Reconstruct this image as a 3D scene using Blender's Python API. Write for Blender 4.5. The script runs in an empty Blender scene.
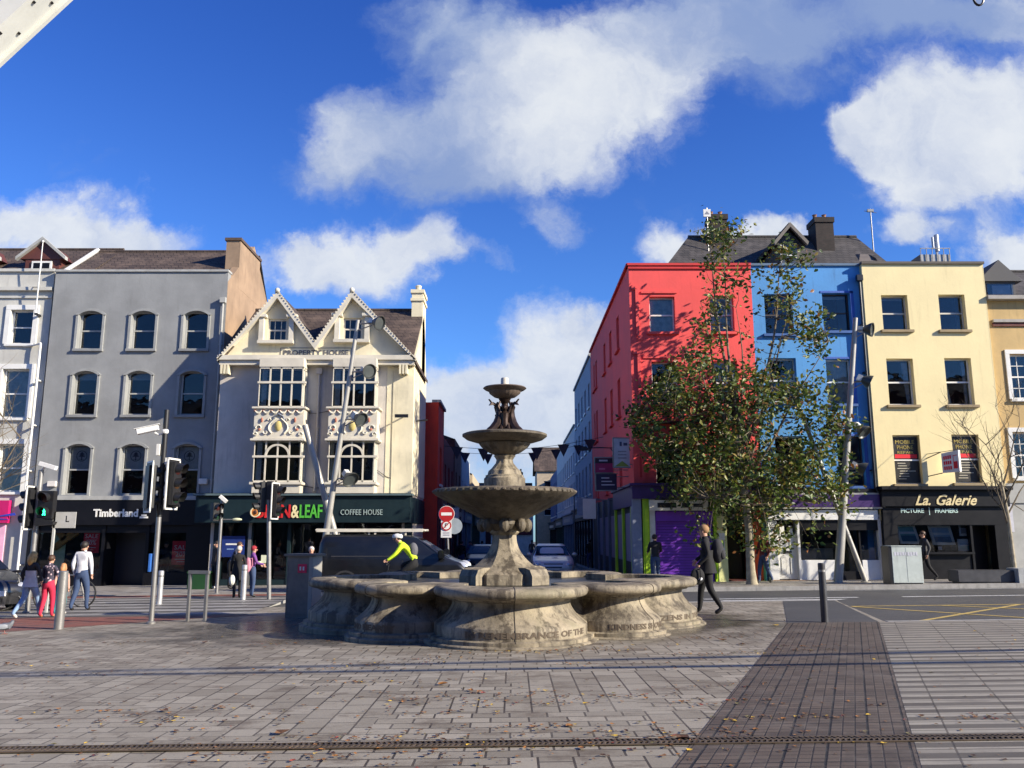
import bpy, bmesh, math, random
from mathutils import Vector, Matrix, Euler, noise
random.seed(7)
R = math.radians
FPX = 830.0; PITCH = math.atan(149/830.0); CAMH = 1.5
SP, CP = math.sin(PITCH), math.cos(PITCH)
def G(x, y): return -0.01*y + 0.012*x                      # the square falls gently away and to the left
def P(px, py, D):                                           # metres across and up, for a thing standing D metres away
    u = (px-512)/FPX; v = (384-py)/FPX; d = CP - v*SP
    return u/d*D, CAMH + (SP+v*CP)/d*D
scene = bpy.context.scene
# ---------------------------------------------------------------- camera
cam = bpy.data.cameras.new('camera'); camo = bpy.data.objects.new('camera', cam)
scene.collection.objects.link(camo); scene.camera = camo
camo.location = (0, 0, CAMH); camo.rotation_euler = (R(90)+PITCH, 0, 0)
cam.sensor_width = 36; cam.lens = FPX/1024*36; cam.clip_end = 3000; cam.clip_start = 0.05
# ---------------------------------------------------------------- sun, exposure
SUN = Vector((-1, .43, -.52)).normalized()                  # the way the light travels
sl = bpy.data.lights.new('sun', 'SUN'); sl.energy = 5.0; sl.angle = R(0.5); sl.color = (1.0, .90, .74)
so = bpy.data.objects.new('sun', sl); scene.collection.objects.link(so)
so.rotation_euler = SUN.to_track_quat('-Z', 'Y').to_euler(); so.location = (20, -20, 30)
scene.view_settings.view_transform = 'Standard'; scene.view_settings.look = 'None'
scene.view_settings.exposure = 0.92; scene.view_settings.gamma = 1
scene.view_settings.use_curve_mapping = False
# ---------------------------------------------------------------- world
class NT:
    def __init__(s, nt): s.nt = nt; s.n = nt.nodes; s.l = nt.links
    def node(s, t, **kw):
        n = s.n.new(t)
        for k, v in kw.items(): setattr(n, k, v)
        return n
    def put(s, sock, v):
        if hasattr(v, 'is_output') or isinstance(v, bpy.types.NodeSocket): s.l.new(v, sock)
        elif v is not None:
            if isinstance(v, (tuple, list)) and len(v) == 3 and len(sock.default_value) == 4: v = (*v, 1)
            sock.default_value = v
    def m(s, op, a, b=None, c=None, clamp=False):
        n = s.node('ShaderNodeMath', operation=op, use_clamp=clamp)
        s.put(n.inputs[0], a)
        if b is not None: s.put(n.inputs[1], b)
        if c is not None: s.put(n.inputs[2], c)
        return n.outputs[0]
    def vm(s, op, a, b=None):
        n = s.node('ShaderNodeVectorMath', operation=op); s.put(n.inputs[0], a)
        if b is not None: s.put(n.inputs[3] if op == 'SCALE' else n.inputs[1], b)
        return n.outputs[1] if op in ('LENGTH', 'DISTANCE') else n.outputs[0]
    def ramp(s, v, a, b, lo=0., hi=1., smooth=True):
        n = s.node('ShaderNodeMapRange', interpolation_type='SMOOTHSTEP' if smooth else 'LINEAR')
        s.put(n.inputs[0], v); s.put(n.inputs[1], a); s.put(n.inputs[2], b); s.put(n.inputs[3], lo); s.put(n.inputs[4], hi)
        return n.outputs[0]
    def mix(s, f, a, b, bt='MIX'):
        n = s.node('ShaderNodeMix', data_type='RGBA', blend_type=bt); n.clamp_factor = True
        s.put(n.inputs[0], f); s.put(n.inputs[6], a); s.put(n.inputs[7], b)
        return n.outputs[2]
    def noise(s, vec, scale, detail=4, rough=.55, dist=0., dim='3D'):
        n = s.node('ShaderNodeTexNoise', noise_dimensions=dim)
        if vec is not None: s.l.new(vec, n.inputs['Vector'])
        n.inputs['Scale'].default_value = scale; n.inputs['Detail'].default_value = detail
        n.inputs['Roughness'].default_value = rough; n.inputs['Distortion'].default_value = dist
        return n.outputs['Fac']
    def xyz(s, vec):
        n = s.node('ShaderNodeSeparateXYZ'); s.l.new(vec, n.inputs[0]); return n.outputs
    def comb(s, x, y, z):
        n = s.node('ShaderNodeCombineXYZ'); s.put(n.inputs[0], x); s.put(n.inputs[1], y); s.put(n.inputs[2], z); return n.outputs[0]
world = bpy.data.worlds.new('World'); scene.world = world; world.use_nodes = True
w = NT(world.node_tree); w.n.clear()
sky = w.node('ShaderNodeTexSky', sky_type='NISHITA', sun_disc=False)
sky.sun_elevation = math.asin(-SUN.z); sky.sun_rotation = math.atan2(-SUN.x, -SUN.y)
sky.altitude = 20; sky.air_density = 1.0; sky.dust_density = .35; sky.ozone_density = 2.2
tc = w.node('ShaderNodeTexCoord'); dirv = tc.outputs['Generated']
X, Y, Z = w.xyz(dirv)
yy = w.m('MAXIMUM', w.m('ABSOLUTE', Y), .12)
u = w.m('DIVIDE', X, yy); vv = w.m('DIVIDE', Z, yy)
q = w.comb(u, vv, 0)
w1 = w.node('ShaderNodeTexNoise'); w.l.new(q, w1.inputs['Vector']); w1.inputs['Scale'].default_value = 6.5; w1.inputs['Detail'].default_value = 7; w1.inputs['Roughness'].default_value = .6
warp = w.vm('SCALE', w.vm('SUBTRACT', w1.outputs['Color'], (.5, .5, .5)), .17)
qw = w.vm('ADD', q, warp)
n_fine = w.noise(qw, 7.5, 10, .62, .15)
n_low = w.noise(q, 2.6, 4, .5)
# each bank of cloud: picture-independent direction (tangents), size, density, brightness
CL = [(560,105,90,70,1.0,1.),(620,70,100,80,.95,.95),(470,90,80,90,.62,.62),(440,20,110,55,.55,.5),(560,170,50,40,.45,.85),
      (690,20,120,50,.6,.6),(365,118,52,42,.75,.8),(325,165,60,35,.5,.6),(553,218,38,20,.45,.7),(420,150,90,60,.5,.5),
      (60,228,115,34,1.0,.95),(150,236,60,22,.5,.8),(355,262,72,40,.95,.95),(425,240,40,28,.8,.9),(470,265,40,18,.4,.8),(290,262,40,30,.8,.9),
      (550,340,50,48,.95,1.0),(460,400,70,40,.95,.97),(570,400,70,45,.95,.9),(500,450,120,50,.9,.9),(590,320,30,24,.6,.8),
      (935,115,85,72,1.0,1.0),(875,130,60,46,.9,.95),(1010,130,60,75,1.,.98),(935,190,60,42,.95,.95),(850,115,40,34,.7,.9),
      (850,8,150,46,.78,.5),(990,10,100,40,.7,.52),(760,50,70,60,.45,.5),(470,175,90,40,.35,.55),
      (690,240,42,26,1.,.97),(765,234,40,22,1.,.97),(912,242,34,22,1.,.97),(1005,250,52,34,1.1,.98),
      (1150,60,160,110,.9,.7),(1250,260,150,60,.9,.9),(-150,240,150,60,.9,.9),(-350,60,180,90,.7,.6),(700,-120,320,100,.8,.6),(100,-250,260,80,.6,.6)]
dens = None; bri = None
for (px, py, rx, ry, wt, br) in CL:
    cu, cv = P(px, py, 1.0); cv -= CAMH
    k = 1.12
    e = w.vm('MULTIPLY', w.vm('SUBTRACT', qw, (cu, cv, 0)), (830/(rx*1.2*k), 830/(ry*1.2*k), 0))
    f = w.m('MULTIPLY', w.ramp(w.vm('LENGTH', e), 0.15, 1.15, 1, 0), wt)
    fb = w.m('MULTIPLY', f, br)
    if dens is None: dens, bri = f, fb
    else: dens, bri = w.m('ADD', dens, f), w.m('ADD', bri, fb)
brn = w.m('DIVIDE', bri, w.m('MAXIMUM', dens, .01))
d2 = w.m('ADD', w.m('MINIMUM', dens, 1.15), w.m('MULTIPLY', w.m('SUBTRACT', n_fine, .5), 1.5))
cover = w.ramp(d2, .12, .98)
back = w.ramp(Y, -.05, .1)                                   # behind the camera: ordinary broken cloud
cback = w.ramp(w.noise(dirv, 2.4, 6, .6), .56, .76)
cover = w.m('ADD', w.m('MULTIPLY', cover, back), w.m('MULTIPLY', w.m('MULTIPLY', cback, .5), w.m('SUBTRACT', 1, back)))
cover = w.m('MULTIPLY', cover, w.ramp(Z, -.02, .06))
shade = w.m('ADD', w.m('MULTIPLY', brn, .9), w.m('MULTIPLY', w.m('SUBTRACT', n_low, .5), .7))
shade = w.m('ADD', shade, w.m('MULTIPLY', w.m('SUBTRACT', n_fine, .5), .75))
ccol = w.mix(w.ramp(shade, .40, 1.02), (.24, .33, .56), (.74, .77, .80))
skc = w.mix(1.0, sky.outputs[0], w.mix(w.ramp(Z, .08, .62), (.72, 1.28, 2.15), (.36, .80, 1.95)), 'MULTIPLY')
bg1 = w.node('ShaderNodeBackground'); w.put(bg1.inputs[0], skc); bg1.inputs[1].default_value = .052
bg2 = w.node('ShaderNodeBackground'); w.put(bg2.inputs[0], ccol); bg2.inputs[1].default_value = .60
mx = w.node('ShaderNodeMixShader'); w.put(mx.inputs[0], w.m('MULTIPLY', cover, .94)); w.l.new(bg1.outputs[0], mx.inputs[1]); w.l.new(bg2.outputs[0], mx.inputs[2])
wo = w.node('ShaderNodeOutputWorld'); w.l.new(mx.outputs[0], wo.inputs[0])
# ---------------------------------------------------------------- materials
MATS = {}
def new_mat(name):
    m = bpy.data.materials.new(name); m.use_nodes = True; t = NT(m.node_tree); t.n.clear()
    b = t.node('ShaderNodeBsdfPrincipled'); o = t.node('ShaderNodeOutputMaterial'); t.l.new(b.outputs[0], o.inputs[0])
    MATS[name] = m
    return m, t, b, o
def bump(t, b, h, dist=.01, strength=.6):
    n = t.node('ShaderNodeBump'); n.inputs['Strength'].default_value = strength; n.inputs['Distance'].default_value = dist
    t.put(n.inputs['Height'], h); t.l.new(n.outputs[0], b.inputs['Normal'])
def mat(name, col, rough=.6, metal=0., var=.12, scale=3., dirt=0., bmp=0., spec=.5, streak=0., coat=0.):
    if name in MATS: return MATS[name]
    m, t, b, o = new_mat(name)
    ob = t.node('ShaderNodeTexCoord').outputs['Object']
    n1 = t.noise(ob, scale, 6, .6); n2 = t.noise(ob, scale*9, 3, .6)
    c = t.mix(t.ramp(n1, .3, .7), tuple(x*(1-var) for x in col), tuple(min(1, x*(1+var)) for x in col))
    c = t.mix(t.m('MULTIPLY', n2, var*.8), c, tuple(x*.7 for x in col))
    if streak:
        x, y, z = t.xyz(ob)
        ns = t.noise(t.comb(t.m('MULTIPLY', t.m('ADD', x, y), 3.), 0, t.m('MULTIPLY', z, .35)), 1.6, 5, .65)
        c = t.mix(t.m('MULTIPLY', t.ramp(ns, .52, .75), streak), c, tuple(x*.45 for x in col))
    if dirt:
        nd = t.noise(ob, scale*.55, 8, .7)
        c = t.mix(t.m('MULTIPLY', t.ramp(nd, .5, .72), dirt), c, (.10, .085, .065))
    t.put(b.inputs['Base Color'], c); b.inputs['Metallic'].default_value = metal
    t.put(b.inputs['Roughness'], t.m('ADD', rough-.06, t.m('MULTIPLY', n1, .14), clamp=True))
    b.inputs['Specular IOR Level'].default_value = spec
    if coat: b.inputs['Coat Weight'].default_value = coat; b.inputs['Coat Roughness'].default_value = .05
    if bmp: bump(t, b, t.noise(ob, scale*14, 5, .65), bmp, .7)
    return m
def emis(name, col, st):
    if name in MATS: return MATS[name]
    m, t, b, o = new_mat(name); b.inputs['Base Color'].default_value = (*col, 1)
    b.inputs['Emission Color'].default_value = (*col, 1); b.inputs['Emission Strength'].default_value = st; return m
def glassmat():
    m, t, b, o = new_mat('window glass')
    t.n.remove(b)
    g = t.node('ShaderNodeBsdfGlossy'); g.inputs[0].default_value = (.95, .97, 1, 1); g.inputs[1].default_value = .015
    ob = t.node('ShaderNodeTexCoord').outputs['Object']
    bn = t.node('ShaderNodeBump'); bn.inputs['Strength'].default_value = .25; bn.inputs['Distance'].default_value = .02
    t.put(bn.inputs['Height'], t.noise(ob, 1.3, 2, .5)); t.l.new(bn.outputs[0], g.inputs['Normal'])
    tr = t.node('ShaderNodeBsdfTransparent'); tr.inputs[0].default_value = (.80, .83, .84, 1)
    fr = t.node('ShaderNodeFresnel'); fr.inputs[0].default_value = 1.45
    mx = t.node('ShaderNodeMixShader'); t.l.new(t.m('ADD', fr.outputs[0], .0), mx.inputs[0])
    t.l.new(tr.outputs[0], mx.inputs[1]); t.l.new(g.outputs[0], mx.inputs[2]); t.l.new(mx.outputs[0], o.inputs[0])
    return m
def slate(name, c1, c2):
    m, t, b, o = new_mat(name)
    ob = t.node('ShaderNodeTexCoord').outputs['Object']; x, y, z = t.xyz(ob)
    v = t.comb(t.m('ADD', x, t.m('MULTIPLY', y, .6)), t.m('MULTIPLY', z, 1.3), 0)
    br = t.node('ShaderNodeTexBrick'); t.l.new(v, br.inputs['Vector'])
    t.put(br.inputs['Color1'], c1); t.put(br.inputs['Color2'], c2); t.put(br.inputs['Mortar'], tuple(k*.4 for k in c1))
    br.inputs['Scale'].default_value = 1; br.inputs['Mortar Size'].default_value = .015
    br.inputs['Brick Width'].default_value = .3; br.inputs['Row Height'].default_value = .22
    n = t.noise(ob, .9, 6, .7)
    t.put(b.inputs['Base Color'], t.mix(t.ramp(n, .45, .75), br.outputs[0], tuple(k*1.7 for k in c2)))
    b.inputs['Roughness'].default_value = .75; bump(t, b, br.outputs['Fac'], -.015, .8)
    return m
def brickmat(name, c1, c2, mort, bw=.22, rh=.075, rot=False):
    m, t, b, o = new_mat(name)
    ob = t.node('ShaderNodeTexCoord').outputs['Object']; x, y, z = t.xyz(ob)
    v = t.comb(t.m('ADD', x, y), z, 0)
    br = t.node('ShaderNodeTexBrick'); t.l.new(v, br.inputs['Vector'])
    t.put(br.inputs['Color1'], c1); t.put(br.inputs['Color2'], c2); t.put(br.inputs['Mortar'], mort)
    br.inputs['Scale'].default_value = 1; br.inputs['Mortar Size'].default_value = .01
    br.inputs['Brick Width'].default_value = bw; br.inputs['Row Height'].default_value = rh
    t.put(b.inputs['Base Color'], t.mix(t.ramp(t.noise(ob, 1.2, 6, .7), .4, .75), br.outputs[0], tuple(k*.4 for k in c1)))
    b.inputs['Roughness'].default_value = .85; return m
GLASS = glassmat()
SLATE = slate('dark roof slate', (.035,.032,.031), (.06,.053,.05))
SLATE2 = slate('weathered brown slate', (.05,.035,.028), (.085,.06,.045))
BRICK = brickmat('dark chimney brick', (.045,.028,.024), (.08,.045,.035), (.05,.045,.04))
REDBRICK = brickmat('far red brick', (.14,.03,.025), (.2,.05,.04), (.12,.08,.07))
WHITE = mat('white gloss paint', (.72,.71,.66), .4, var=.06, scale=2, dirt=.15)
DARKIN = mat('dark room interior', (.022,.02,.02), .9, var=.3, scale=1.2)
CURT = mat('net curtain', (.55,.54,.5), .9, var=.2, scale=6)
BLACK = mat('black paint', (.012,.012,.014), .35, var=.2, scale=2)
METAL = mat('galvanised steel', (.27,.265,.255), .45, metal=.6, var=.1, scale=4, dirt=.25)
ALU = mat('pale grey painted mast', (.33,.32,.29), .45, metal=.2, var=.08, scale=2, dirt=.2)
RUBBER = mat('black rubber', (.018,.018,.018), .8, var=.2, scale=20)
# ---------------------------------------------------------------- mesh building
SPLIT = {'shop_window','bracket','pilaster','vent_slot','shop_panel','blind','window_trim','bolt','sensor_box','wall_cable','eye'}
def link(o, parent=None, **kw):
    scene.collection.objects.link(o)
    if parent is not None: o.parent = parent
    for k, v in kw.items():
        if v is not None: o[k] = v
    return o
def thing(name, label, cat, loc=(0,0,0), rz=0., group=None):
    o = bpy.data.objects.new(name, None); o.empty_display_size = .3
    o.location = loc; o.rotation_euler = (0, 0, rz)
    return link(o, None, label=label, category=cat, group=group)
class MB:
    def __init__(s, m=None): s.v = []; s.f = []; s.mi = []; s.ms = []; s.c = 0; s.T = None; s.mat(m or WHITE)
    def mat(s, m):
        if m not in s.ms: s.ms.append(m)
        s.c = s.ms.index(m); return s
    def tf(s, M=None): s.T = M; return s
    def add(s, vs, fs):
        o = len(s.v)
        for p in vs:
            p = Vector(p)
            if s.T is not None: p = s.T @ p
            s.v.append(p)
        for f in fs: s.f.append(tuple(i+o for i in f)); s.mi.append(s.c)
        return s
    def box(s, x0, x1, y0, y1, z0, z1):
        return s.add([(x0,y0,z0),(x1,y0,z0),(x1,y1,z0),(x0,y1,z0),(x0,y0,z1),(x1,y0,z1),(x1,y1,z1),(x0,y1,z1)],
                     [(0,3,2,1),(4,5,6,7),(0,1,5,4),(1,2,6,5),(2,3,7,6),(3,0,4,7)])
    def tube(s, pts, rs, n=10, cap=True):
        pts = [Vector(p) for p in pts]
        if not isinstance(rs, (list, tuple)): rs = [rs]*len(pts)
        vs = []; fs = []; ref = None
        for i, p in enumerate(pts):
            d = (pts[min(i+1, len(pts)-1)]-pts[max(i-1, 0)]).normalized()
            if ref is None: ref = Vector((0,0,1)) if abs(d.z) < .9 else Vector((1,0,0))
            a = d.cross(ref).normalized(); b = a.cross(d).normalized(); ref = b
            for k in range(n):
                t = 2*math.pi*k/n; vs.append(p + (a*math.cos(t)+b*math.sin(t))*rs[i])
        for i in range(len(pts)-1):
            for k in range(n):
                k2 = (k+1) % n; fs.append((i*n+k, i*n+k2, (i+1)*n+k2, (i+1)*n+k))
        if cap: fs += [tuple(range(n)), tuple(range((len(pts)-1)*n, len(pts)*n))]
        return s.add(vs, fs)
    def lathe(s, prof, c=(0,0,0), n=32, a0=0., fn=None, cap=True):
        vs = []; fs = []
        for j, (r, z) in enumerate(prof):
            for k in range(n):
                t = a0 + 2*math.pi*k/n; rr = r*(fn(t, j) if fn else 1)
                vs.append((c[0]+rr*math.cos(t), c[1]+rr*math.sin(t), c[2]+z))
        for j in range(len(prof)-1):
            for k in range(n):
                k2 = (k+1) % n; fs.append((j*n+k, j*n+k2, (j+1)*n+k2, (j+1)*n+k))
        if cap: fs += [tuple(range(n))[::-1], tuple(range((len(prof)-1)*n, len(prof)*n))]
        return s.add(vs, fs)
    def prism(s, poly, y0, y1):                            # poly in (x, z)
        n = len(poly)
        vs = [(x, y0, z) for x, z in poly]+[(x, y1, z) for x, z in poly]
        return s.add(vs, [tuple(range(n)), tuple(range(n, 2*n))[::-1]]+[(i, (i+1) % n, n+(i+1) % n, n+i) for i in range(n)])
    def sph(s, c, r, n=10, m=7):
        if not isinstance(r, (tuple, list)): r = (r, r, r)
        vs = [(c[0], c[1], c[2]+r[2])]; fs = []
        for j in range(1, m):
            p = math.pi*j/m
            for k in range(n):
                t = 2*math.pi*k/n
                vs.append((c[0]+r[0]*math.sin(p)*math.cos(t), c[1]+r[1]*math.sin(p)*math.sin(t), c[2]+r[2]*math.cos(p)))
        vs.append((c[0], c[1], c[2]-r[2])); e = len(vs)-1
        for k in range(n): fs.append((0, 1+k, 1+(k+1) % n)); fs.append((e, e-n+(k+1) % n, e-n+k))
        for j in range(m-2):
            for k in range(n):
                a = 1+j*n; fs.append((a+k, a+n+k, a+n+(k+1) % n, a+(k+1) % n))
        return s.add(vs, fs)
    def arcband(s, cx, cz, r0, r1, a0, a1, y0, y1, n=14):
        for i in range(n):
            t0 = a0+(a1-a0)*i/n; t1 = a0+(a1-a0)*(i+1)/n
            s.prism([(cx+r0*math.cos(t0), cz+r0*math.sin(t0)), (cx+r1*math.cos(t0), cz+r1*math.sin(t0)),
                     (cx+r1*math.cos(t1), cz+r1*math.sin(t1)), (cx+r0*math.cos(t1), cz+r0*math.sin(t1))], y0, y1)
        return s
    def text(s, st, size, x, y, z, depth=.02, align='CENTER', bold=0., shear=0., width=None, M=None):
        cu = bpy.data.curves.new('t', 'FONT'); cu.body = st; cu.size = size; cu.extrude = depth/2; cu.offset = bold
        cu.align_x = align; cu.align_y = 'CENTER'; cu.shear = shear; cu.resolution_u = 2
        to = bpy.data.objects.new('t', cu); scene.collection.objects.link(to)
        dg = bpy.context.evaluated_depsgraph_get(); me = bpy.data.meshes.new_from_object(to.evaluated_get(dg))
        vs = [v.co.copy() for v in me.vertices]; k = 1.
        if width and vs:
            wd = max(v.x for v in vs)-min(v.x for v in vs); k = width/wd
        out = [Vector((v.x*k+x, -v.z+y, v.y+z)) for v in vs]
        if M: out = [M(p) for p in out]
        s.add(out, [tuple(p.vertices) for p in me.polygons])
        bpy.data.objects.remove(to); bpy.data.curves.remove(cu); bpy.data.meshes.remove(me)
        return s
    def build(s, name, parent=None, loc=(0,0,0), rz=0., smooth=30, bevel=0., rot=None, split=None, **kw):
        if split is None: split = name in SPLIT and parent is not None
        if split and len(s.f):                              # one object for each separate piece
            par = list(range(len(s.v)))
            def find(i):
                while par[i] != i: par[i] = par[par[i]]; i = par[i]
                return i
            for f in s.f:
                for i in f[1:]: par[find(i)] = find(f[0])
            comps = {}
            for k, f in enumerate(s.f): comps.setdefault(find(f[0]), []).append(k)
            if 1 < len(comps) < 90:
                out = None
                for ks in comps.values():
                    c = MB(s.ms[0]); c.ms = s.ms; mp = {}
                    for k in ks:
                        for i in s.f[k]:
                            if i not in mp: mp[i] = len(c.v); c.v.append(s.v[i])
                        c.f.append(tuple(mp[i] for i in s.f[k])); c.mi.append(s.mi[k])
                    o = c.build(name, parent, loc, rz, smooth, bevel, rot, split=False, **kw); out = out or o
                return out
        me = bpy.data.meshes.new(name); me.from_pydata(s.v, [], s.f)
        for m in s.ms: me.materials.append(m)
        me.polygons.foreach_set('material_index', s.mi)
        bm = bmesh.new(); bm.from_mesh(me)
        if bevel:
            bmesh.ops.remove_doubles(bm, verts=bm.verts, dist=1e-5)
            es = [e for e in bm.edges if len(e.link_faces) == 2 and e.calc_face_angle(0) > R(40)]
            bmesh.ops.bevel(bm, geom=es, offset=bevel, segments=2, affect='EDGES', clamp_overlap=True)
        bmesh.ops.recalc_face_normals(bm, faces=bm.faces); bm.to_mesh(me); bm.free()
        if smooth:
            me.shade_smooth(); me.set_sharp_from_angle(angle=R(smooth))
        o = bpy.data.objects.new(name, me); o.location = loc; o.rotation_euler = rot if rot else (0, 0, rz)
        return link(o, parent, **kw)
def solo(mb, name, label, cat, loc, rz=0., group=None, **kw):
    return mb.build(name, None, loc, rz, label=label, category=cat, group=group, **kw)
def copy_tree(o, parent=None):
    c = o.copy(); scene.collection.objects.link(c)
    if parent is not None: c.parent = parent
    for ch in list(o.children): copy_tree(ch, c)
    return c
# ---------------------------------------------------------------- ground
def gquad(mb, pts, off):                                    # sheet laid on the sloping square
    mb.add([(x, y, G(x, y)+off) for x, y in pts], [tuple(range(len(pts)))])
def ground_mat(name, fn, rough=.6):
    m, t, b, o = new_mat(name); ob = t.node('ShaderNodeTexCoord').outputs['Object']
    fn(t, b, ob, *t.xyz(ob)); return m
def brick(t, vec, bw, rh, mortar, off=.5, c=((.2,.2,.2),(.8,.8,.8),(0,0,0)), smooth=.1, freq=2):
    br = t.node('ShaderNodeTexBrick'); t.l.new(vec, br.inputs['Vector']); br.offset = off; br.offset_frequency = freq
    for k, cc in zip(('Color1','Color2','Mortar'), c): t.put(br.inputs[k], cc)
    br.inputs['Scale'].default_value = 1; br.inputs['Mortar Size'].default_value = mortar
    br.inputs['Mortar Smooth'].default_value = smooth
    br.inputs['Brick Width'].default_value = bw; br.inputs['Row Height'].default_value = rh
    return br.outputs
def f_slab(t, b, ob, x, y, z):
    v = t.comb(t.m('ADD', x, t.m('MULTIPLY', t.noise(ob, .6, 1), .04)), y, 0)
    b1 = brick(t, v, .33, .195, .0095, c=((.185,.160,.120),(.32,.285,.225),(.038,.029,.02)))
    b2 = brick(t, t.comb(t.m('ADD', y, .13), t.m('ADD', x, .07), 0), .39, .25, .0095, c=((.19,.165,.125),(.30,.268,.212),(.036,.027,.019)))
    patch = t.m('GREATER_THAN', t.noise(t.comb(t.m('SNAP', x, 1.17), t.m('SNAP', y, .78), 0), 3.7, 0), .53)
    c = t.mix(patch, b1[0], b2[0]); fac = t.m('ADD', t.m('MULTIPLY', b1[1], t.m('SUBTRACT', 1, patch)), t.m('MULTIPLY', b2[1], patch))
    n = t.noise(ob, .35, 8, .65); n3 = t.noise(t.comb(x, t.m('MULTIPLY', y, 1.7), z), 1.3, 8, .75); n2 = t.noise(ob, 38, 4, .7)
    c = t.mix(t.m('MULTIPLY', t.ramp(n, .42, .68), .45), c, (.33,.30,.245))
    c = t.mix(t.m('MULTIPLY', t.ramp(n3, .50, .66), .72), c, (.088,.064,.042))          # worn dirt
    c = t.mix(t.m('MULTIPLY', t.ramp(n2, .5, .75), .35), c, (.08,.075,.07))
    # damp ring of spill round the fountain and the old puddles
    r = t.vm('LENGTH', t.comb(t.m('MULTIPLY', t.m('ADD', x, .9), .55), t.m('SUBTRACT', y, 15.9), 0))
    wet = t.m('MULTIPLY', t.ramp(t.m('ADD', r, t.m('MULTIPLY', t.m('SUBTRACT', t.noise(ob, .9, 6, .65), .5), 5.)), 2.3, 4.1, 1, 0), 1)
    c = t.mix(t.m('MULTIPLY', wet, .68), c, (.035,.031,.028))
    t.put(b.inputs['Base Color'], c)
    rg = t.m('ADD', .55, t.m('MULTIPLY', n3, .25)); rg = t.m('SUBTRACT', rg, t.m('MULTIPLY', wet, .42), clamp=True)
    t.put(b.inputs['Roughness'], rg)
    bump(t, b, t.m('ADD', t.m('MULTIPLY', fac, -1), t.m('MULTIPLY', n2, .35)), .008, .8)
SLAB = ground_mat('worn grey stone slabs', f_slab)
def f_asph(t, b, ob, x, y, z):
    n = t.noise(ob, 90, 3, .7); n1 = t.noise(ob, .5, 7, .65)
    c = t.mix(n, (.03,.031,.033), (.085,.085,.085)); c = t.mix(t.m('MULTIPLY', t.ramp(n1, .4, .7), .5), c, (.1,.098,.092))
    t.put(b.inputs['Base Color'], c); b.inputs['Roughness'].default_value = .62; bump(t, b, n, .006, .7)
ASPH = ground_mat('road asphalt', f_asph)
def f_pave(t, b, ob, x, y, z):
    o = brick(t, t.comb(x, y, 0), .45, .30, .01, c=((.21,.195,.175),(.32,.30,.27),(.06,.05,.045)))
    n = t.noise(ob, 1.1, 8, .7)
    t.put(b.inputs['Base Color'], t.mix(t.m('MULTIPLY', t.ramp(n, .45, .72), .6), o[0], (.10,.07,.05)))
    b.inputs['Roughness'].default_value = .7; bump(t, b, o[1], -.006)
PAVE = ground_mat('footpath flags', f_pave)
def f_red(t, b, ob, x, y, z):
    o = brick(t, t.comb(x, y, 0), .2, .1, .006, c=((.17,.055,.035),(.26,.085,.055),(.06,.04,.035)))
    n = t.noise(ob, 1.6, 8, .7)
    t.put(b.inputs['Base Color'], t.mix(t.m('MULTIPLY', t.ramp(n, .4, .7), .6), o[0], (.12,.085,.07)))
    b.inputs['Roughness'].default_value = .7; bump(t, b, o[1], -.005)
REDPAVE = ground_mat('red brick paving', f_red)
def f_tact(t, b, ob, x, y, z):                              # dark strip of small setts, laid skew to the square
    u = t.m('SUBTRACT', x, t.m('MULTIPLY', y, .405)); v = t.comb(u, y, 0)
    o = brick(t, v, .10, .10, .007, off=0, c=((.082,.060,.042),(.145,.110,.080),(.022,.016,.012)), smooth=.4)
    o2 = brick(t, v, .30, .6, .012, off=0, c=((1,1,1),(1,1,1),(0,0,0)))
    o3 = brick(t, v, .6, .3, .012, off=.3, c=((.55,.55,.55),(1,1,1),(.8,.8,.8)))
    n = t.noise(ob, 1.3, 8, .72); n2 = t.noise(ob, 30, 3, .7)
    c = t.mix(1., o[0], o2[0], 'MULTIPLY'); c = t.mix(.8, c, o3[0], 'MULTIPLY')
    c = t.mix(t.m('MULTIPLY', t.ramp(n, .45, .7), .5), c, (.17,.145,.12)); c = t.mix(t.m('MULTIPLY', n2, .3), c, (.05,.04,.035))
    t.put(b.inputs['Base Color'], c); b.inputs['Roughness'].default_value = .62
    bump(t, b, t.m('ADD', t.m('MULTIPLY', o[1], -1), t.m('MULTIPLY', o2[1], -.8)), .008, .9)
TACT = ground_mat('dark sett strip', f_tact)
def striped(name, pitch, duty, light, dark, su, joint):
    def f(t, b, ob, x, y, z):
        u = t.m('SUBTRACT', x, t.m('MULTIPLY', y, su))
        fr = t.m('FRACT', t.m('DIVIDE', t.m('ADD', y, 100), pitch)); st = t.m('LESS_THAN', fr, duty)
        o = brick(t, t.comb(u, y, 0), joint, pitch, .009, off=0, c=((.8,.8,.8),(1,1,1),(.22,.2,.18)))
        n = t.noise(ob, 1.2, 8, .7); n2 = t.noise(ob, 34, 3, .7)
        row = t.noise(t.comb(t.m('SNAP', u, joint), t.m('SNAP', y, pitch), 0), 5.3, 0)
        c = t.mix(st, dark, light); c = t.mix(1., c, o[0], 'MULTIPLY')
        c = t.mix(t.m('MULTIPLY', t.ramp(row, .4, .7), .35), c, tuple(k*.62 for k in light))
        c = t.mix(t.m('MULTIPLY', t.ramp(n, .46, .7), .6), c, (.12,.105,.09)); c = t.mix(t.m('MULTIPLY', n2, .25), c, (.06,.055,.05))
        t.put(b.inputs['Base Color'], c); b.inputs['Roughness'].default_value = .6
        bump(t, b, t.m('ADD', t.m('MULTIPLY', st, .6), t.m('MULTIPLY', n2, .2)), .006, .8)
    return ground_mat(name, f)
STRIPE = striped('light and dark banded paving', .30, .52, (.37,.34,.28), (.095,.083,.065), .405, .62)
CROSS = striped('ribbed crossing paving', 1.0, .55, (.34,.33,.31), (.07,.065,.06), 0., .6)
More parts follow.
